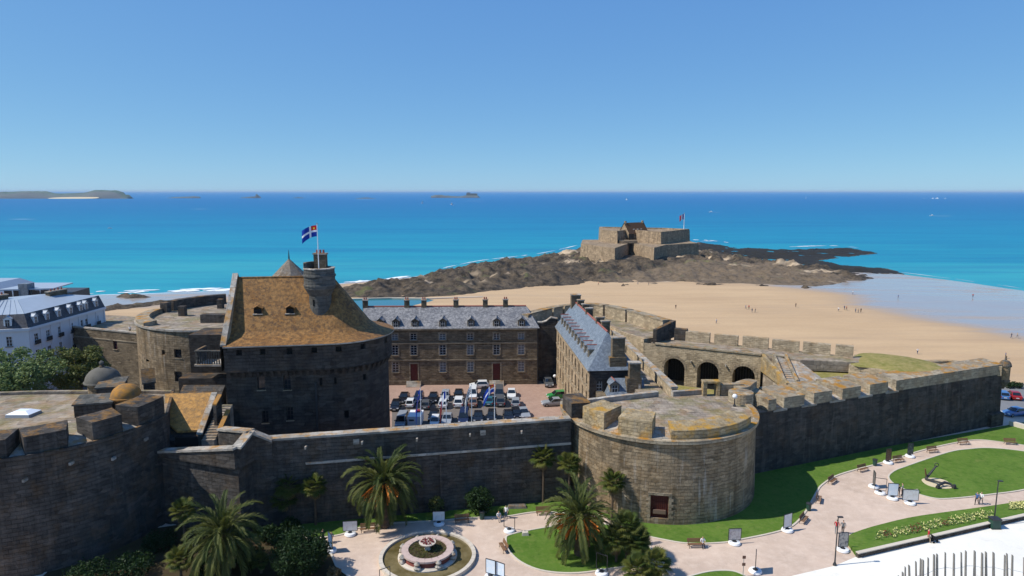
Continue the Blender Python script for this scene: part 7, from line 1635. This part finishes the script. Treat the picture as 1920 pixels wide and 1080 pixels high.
# ---------------------------------------------------------------- people
for nm, c in dict(skin=(.5, .3, .2), hair=(.04, .025, .015), cloth_white=(.75, .75, .74), cloth_blue=(.06, .12, .28), cloth_black=(.02, .02, .024), cloth_red=(.45, .03, .04), cloth_grey=(.18, .19, .2), cloth_tan=(.42, .32, .22), jeans=(.05, .08, .15), shoe=(.05, .045, .04)).items(): plain(nm, c, .8, .15, 0, .1)
def person_mesh(pose):
    if ('p', pose) in _cache: return _cache[('p', pose)]
    J = dict(pel=(0, 0, .95), sp=(0, 0, 1.15), ch=(0, .01, 1.34), nk=(0, .01, 1.5), hd=(0, -.02, 1.6), ht=(0, -.01, 1.74))
    if pose == 'walk': legs = [((-.1, 0, .92), (-.1, -.16, .5), (-.1, -.18, .09), (-.1, -.34, .04)), ((.1, 0, .92), (.1, .06, .5), (.1, .3, .14), (.1, .2, .04))]; arms = [((-.2, .02, 1.4), (-.25, .12, 1.13), (-.24, .06, .9)), ((.2, .02, 1.4), (.25, -.08, 1.13), (.24, -.22, .92))]
    elif pose == 'sit':
        for k in J: J[k] = (J[k][0], J[k][1], J[k][2] - .45)
        legs = [((-.1, -.02, .5), (-.12, -.45, .5), (-.12, -.46, .09), (-.12, -.62, .04)), ((.1, -.02, .5), (.12, -.45, .5), (.12, -.4, .09), (.12, -.56, .04))]; arms = [((-.2, 0, .95), (-.26, -.08, .7), (-.14, -.28, .6)), ((.2, 0, .95), (.26, -.08, .7), (.14, -.28, .6))]
    else: legs = [((-.1, 0, .92), (-.11, -.02, .5), (-.11, 0, .09), (-.12, -.17, .04)), ((.1, 0, .92), (.12, -.01, .5), (.13, .02, .09), (.15, -.14, .04))]; arms = [((-.2, .02, 1.4), (-.27, .03, 1.13), (-.25, -.05, .9)), ((.2, .02, 1.4), (.27, .03, 1.13), (.25, -.05, .9))]
    V = []; E = []; Rr = []; role = []
    def add(p, r, prev, ro):
        V.append(Vector(p)); Rr.append(r)
        if prev is not None: E.append((prev, len(V) - 1)); role.append(ro)
        return len(V) - 1
    pel = add(J['pel'], .14, None, 1); sp = add(J['sp'], .125, pel, 1); ch = add(J['ch'], .15, sp, 1); nk = add(J['nk'], .055, ch, 0); hd = add(J['hd'], .095, nk, 0); add(J['ht'], .075, hd, 3); add((J['hd'][0], J['hd'][1] - .1, J['hd'][2] - .02), .022, hd, 0)
    for hip, kn, an_, toe in legs: a = add(hip, .095, pel, 2); b = add(kn, .062, a, 2); c = add(an_, .045, b, 2); add(toe, .04, c, 4)
    for sh, el, wr in arms:
        a = add(sh, .062, ch, 1); b = add(el, .045, a, 1); c = add(wr, .03, b, 0); d = (Vector(wr) - Vector(el)).normalized(); pm = Vector(wr) + d * .08; q = add(tuple(pm), .028, c, 0); sd_ = Vector((0, 1, 0)) if abs(d.y) < .7 else Vector((1, 0, 0))
        for k, l in enumerate((.07, .085, .08, .06)): add(tuple(pm + sd_ * (.03 - .02 * k) + d * l + Vector((0, -.01, 0))), .009, q, 0)
        add(tuple(Vector(wr) + d * .07 + sd_ * .05), .01, c, 0)
    me = bpy.data.meshes.new('person_base'); me.from_pydata([tuple(v) for v in V], E, []); o = bpy.data.objects.new('person_base', me); COL.objects.link(o)
    md = o.modifiers.new('s', 'SKIN'); md.use_smooth_shade = True
    for i, sv in enumerate(me.skin_vertices[0].data): sv.radius = (Rr[i], Rr[i] * (.72 if i in (sp, ch, pel) else 1)); sv.use_root = (i == pel)
    ss = o.modifiers.new('d', 'SUBSURF'); ss.levels = 1; ss.render_levels = 1
    dg = bpy.context.evaluated_depsgraph_get(); out = bpy.data.meshes.new_from_object(o.evaluated_get(dg)); out.name = 'person'; bpy.data.objects.remove(o)
    out.materials.clear()
    for mm in ('skin', 'cloth_white', 'jeans', 'hair', 'shoe'): out.materials.append(MAT(mm))
    hz = J['hd'][2]
    for p in out.polygons:
        c = p.center; best = None
        for (i, j), ro in zip(E, role):
            a, b = V[i], V[j]; ab = b - a; t_ = max(0, min(1, (c - a).dot(ab) / ab.length_squared)); d = (c - a - ab * t_).length - .5 * (Rr[i] + Rr[j]) * .5
            if best is None or d < best[0]: best = (d, ro)
        ro = best[1]
        if c.z > hz - .02 and abs(c.x) < .14: ro = 3 if (c.z > hz + .09 or c.y > J['hd'][1] + .01) else 0
        p.material_index = ro; p.use_smooth = True
    _cache[('p', pose)] = out; return out
def person(label, px, py, pose='stand', top='cloth_white', legs='jeans', rz=0.0, z=0.0, group=None, s=1.0, at=None, zo=0.0):
    x, y = at or G(px, py, z); o = put('person', person_mesh(pose), None, (x, y, z + zo), rz, mats=['skin', top, legs, 'hair', 'shoe'], scale=s); return tag(o, label, 'person', group)
g_ = 'visitors in the garden'
person('person in white top and jeans standing beside a seated companion by the curtain wall', 949, 972, 'stand', 'cloth_white', 'jeans', R(-30), group=g_); person('person in pale top sitting by the lawn strip beside a standing companion', 935, 976, 'sit', 'cloth_white', 'cloth_grey', R(20), group=g_)
person('person in white top and dark trousers sitting on the bench below the round tower', 1317, 1025, 'sit', 'cloth_white', 'cloth_black', 0, group=g_, zo=.0)
person('person in red jacket standing behind the brown lamp post', 1568, 1000, 'walk', 'cloth_red', 'cloth_grey', R(150), group=g_); person('person in grey jacket walking next to the red jacket', 1580, 1001, 'walk', 'cloth_grey', 'cloth_black', R(160), group=g_)
x, y = G(1740, 1017, 0); person('person in red top and pale trousers pushing a pushchair along the plaza wall', 0, 0, 'walk', 'cloth_red', 'cloth_tan', R(75), group=g_, at=(x, y))
person('person in dark blue walking on the path by the oval lawn', 1831, 946, 'walk', 'cloth_blue', 'cloth_black', R(-60), group=g_); person('person in white top walking on the path by the oval lawn', 1839, 946, 'walk', 'cloth_white', 'cloth_grey', R(-60), group=g_)
person('person in black standing behind the blue poster board', 606, 1018, 'stand', 'cloth_black', 'jeans', R(40), group=g_); person('person in lilac top sitting behind the blue poster board', 622, 1016, 'sit', 'cloth_grey', 'cloth_tan', 0, group=g_); person('person in black reading the boards by the anchor lawn', 1684, 931, 'stand', 'cloth_black', 'cloth_black', R(120), group=g_); person('person in dark jacket between two boards by the anchor lawn', 1691, 929, 'stand', 'cloth_grey', 'cloth_black', R(-120), group=g_)
person('person in white leaning over the rampart walk beside the stained tower', 0, 0, 'stand', 'cloth_white', 'cloth_black', 0, 10.6, group=g_, at=(-79.5, 136.0))
pc2 = thing('pushchair', 'dark pushchair in front of the red-topped person by the plaza wall', 'pushchair', (x + .75, y, 0))
m = MB(); m.hexa([(x + .5, y - .25, .4), (x + 1.0, y - .25, .35), (x + 1.0, y + .25, .35), (x + .5, y + .25, .4), (x + .38, y - .25, .95), (x + .9, y - .25, .6), (x + .9, y + .25, .6), (x + .38, y + .25, .95)]); m.build('seat', 'cloth_black', pc2)
m = MB(); m.tube([(x + .2, y, 1.0), (x + .5, y, .55), (x + 1.05, y, .12)], .03, 5); m.build('frame', 'iron', pc2)
for dx, dy in ((.5, -.25), (.5, .25), (1.05, 0)): m = MB(); m.tube([(x + dx, y + dy - .03, .13), (x + dx, y + dy + .03, .13)], .13, 10); m.build('wheel', 'tyre', pc2)
tops = ('cloth_black', 'cloth_white', 'cloth_blue', 'cloth_red', 'cloth_grey', 'cloth_tan')
for k, (px, py, pose, lab) in enumerate(((1267, 579, 'stand', 'alone on dry sand behind the rear bastion'), (1343, 607, 'walk', 'alone nearest the merlons on the beach'), (1398, 580, 'walk', 'in a pair crossing the middle of the beach'), (1404, 580, 'walk', 'in a pair crossing the middle of the beach'), (1410, 586, 'walk', 'in a second pair just seaward of the merlons'), (1416, 586, 'walk', 'in a second pair just seaward of the merlons'), (1492, 576, 'stand', 'alone between the pairs and the wet sand'),
    (1572, 584, 'walk', 'alone at the edge of the wet sand'), (1583, 581, 'stand', 'in a couple at the edge of the wet sand'), (1587, 582, 'walk', 'in a couple at the edge of the wet sand'), (1604, 586, 'stand', 'in a trio on the wet sand'), (1609, 587, 'walk', 'in a trio on the wet sand'), (1614, 586, 'stand', 'in a trio on the wet sand'), (1599, 552, 'stand', 'near the tidal reef on wet sand'), (1684, 560, 'walk', 'wading on the thin water film'), (1824, 558, 'walk', 'far out on the wet sand'), (1896, 634, 'walk', 'in a pair on wet sand beyond the bartizan'), (1907, 634, 'walk', 'in a pair on wet sand beyond the bartizan'),
    (1598, 657, 'stand', 'right behind the rampart merlons'), (1720, 664, 'walk', 'striding behind the grass bank'), (1885, 672, 'stand', 'seen above the bartizan roof'), (1122, 535, 'walk', 'below the reef on the sand edge'), (1196, 534, 'walk', 'below the island fort on the sand edge'), (1216, 535, 'stand', 'below the island fort on the sand edge'))):
    x, y = G(px, py, -7.0); d = (sy_ := np.interp(x, [p[0] for p in shore], [p[1] for p in shore])) - y; zz = SEA - .02 + .35 + min(d * .016, 2.2) - .35 * math.exp(-max(d, .1) / 6) if d > 0 else SEA
    x, y = G(px, py, zz); c = tops[k % 6]; cn = dict(cloth_black='black', cloth_white='white', cloth_blue='blue', cloth_red='red', cloth_grey='grey', cloth_tan='tan')[c]
    person('person in %s top %s' % (cn, lab), 0, 0, pose, c, ('cloth_black', 'jeans', 'cloth_grey')[k % 3], R(47 * k), zz + .02, 'walkers on the beach', 1.05, (x, y))

# ---------------------------------------------------------------- sea air
hm = bpy.data.materials.new('sea_air'); hm.use_nodes = True; hn = hm.node_tree.nodes; hn.remove(hn['Principled BSDF'])
pv = hn.new('ShaderNodeVolumePrincipled'); pv.inputs['Color'].default_value = (0.7, 0.88, 1.0, 1); pv.inputs['Density'].default_value = 0.000032; pv.inputs['Anisotropy'].default_value = 0.0
hm.node_tree.links.new(pv.outputs[0], hn['Material Output'].inputs['Volume']); _M['sea_air'] = hm
mb = MB(); mb.box(-92000, 92000, -60, 122000, SEA - 31, 62); tag(mb.build('haze', 'sea_air'), kind='stuff')
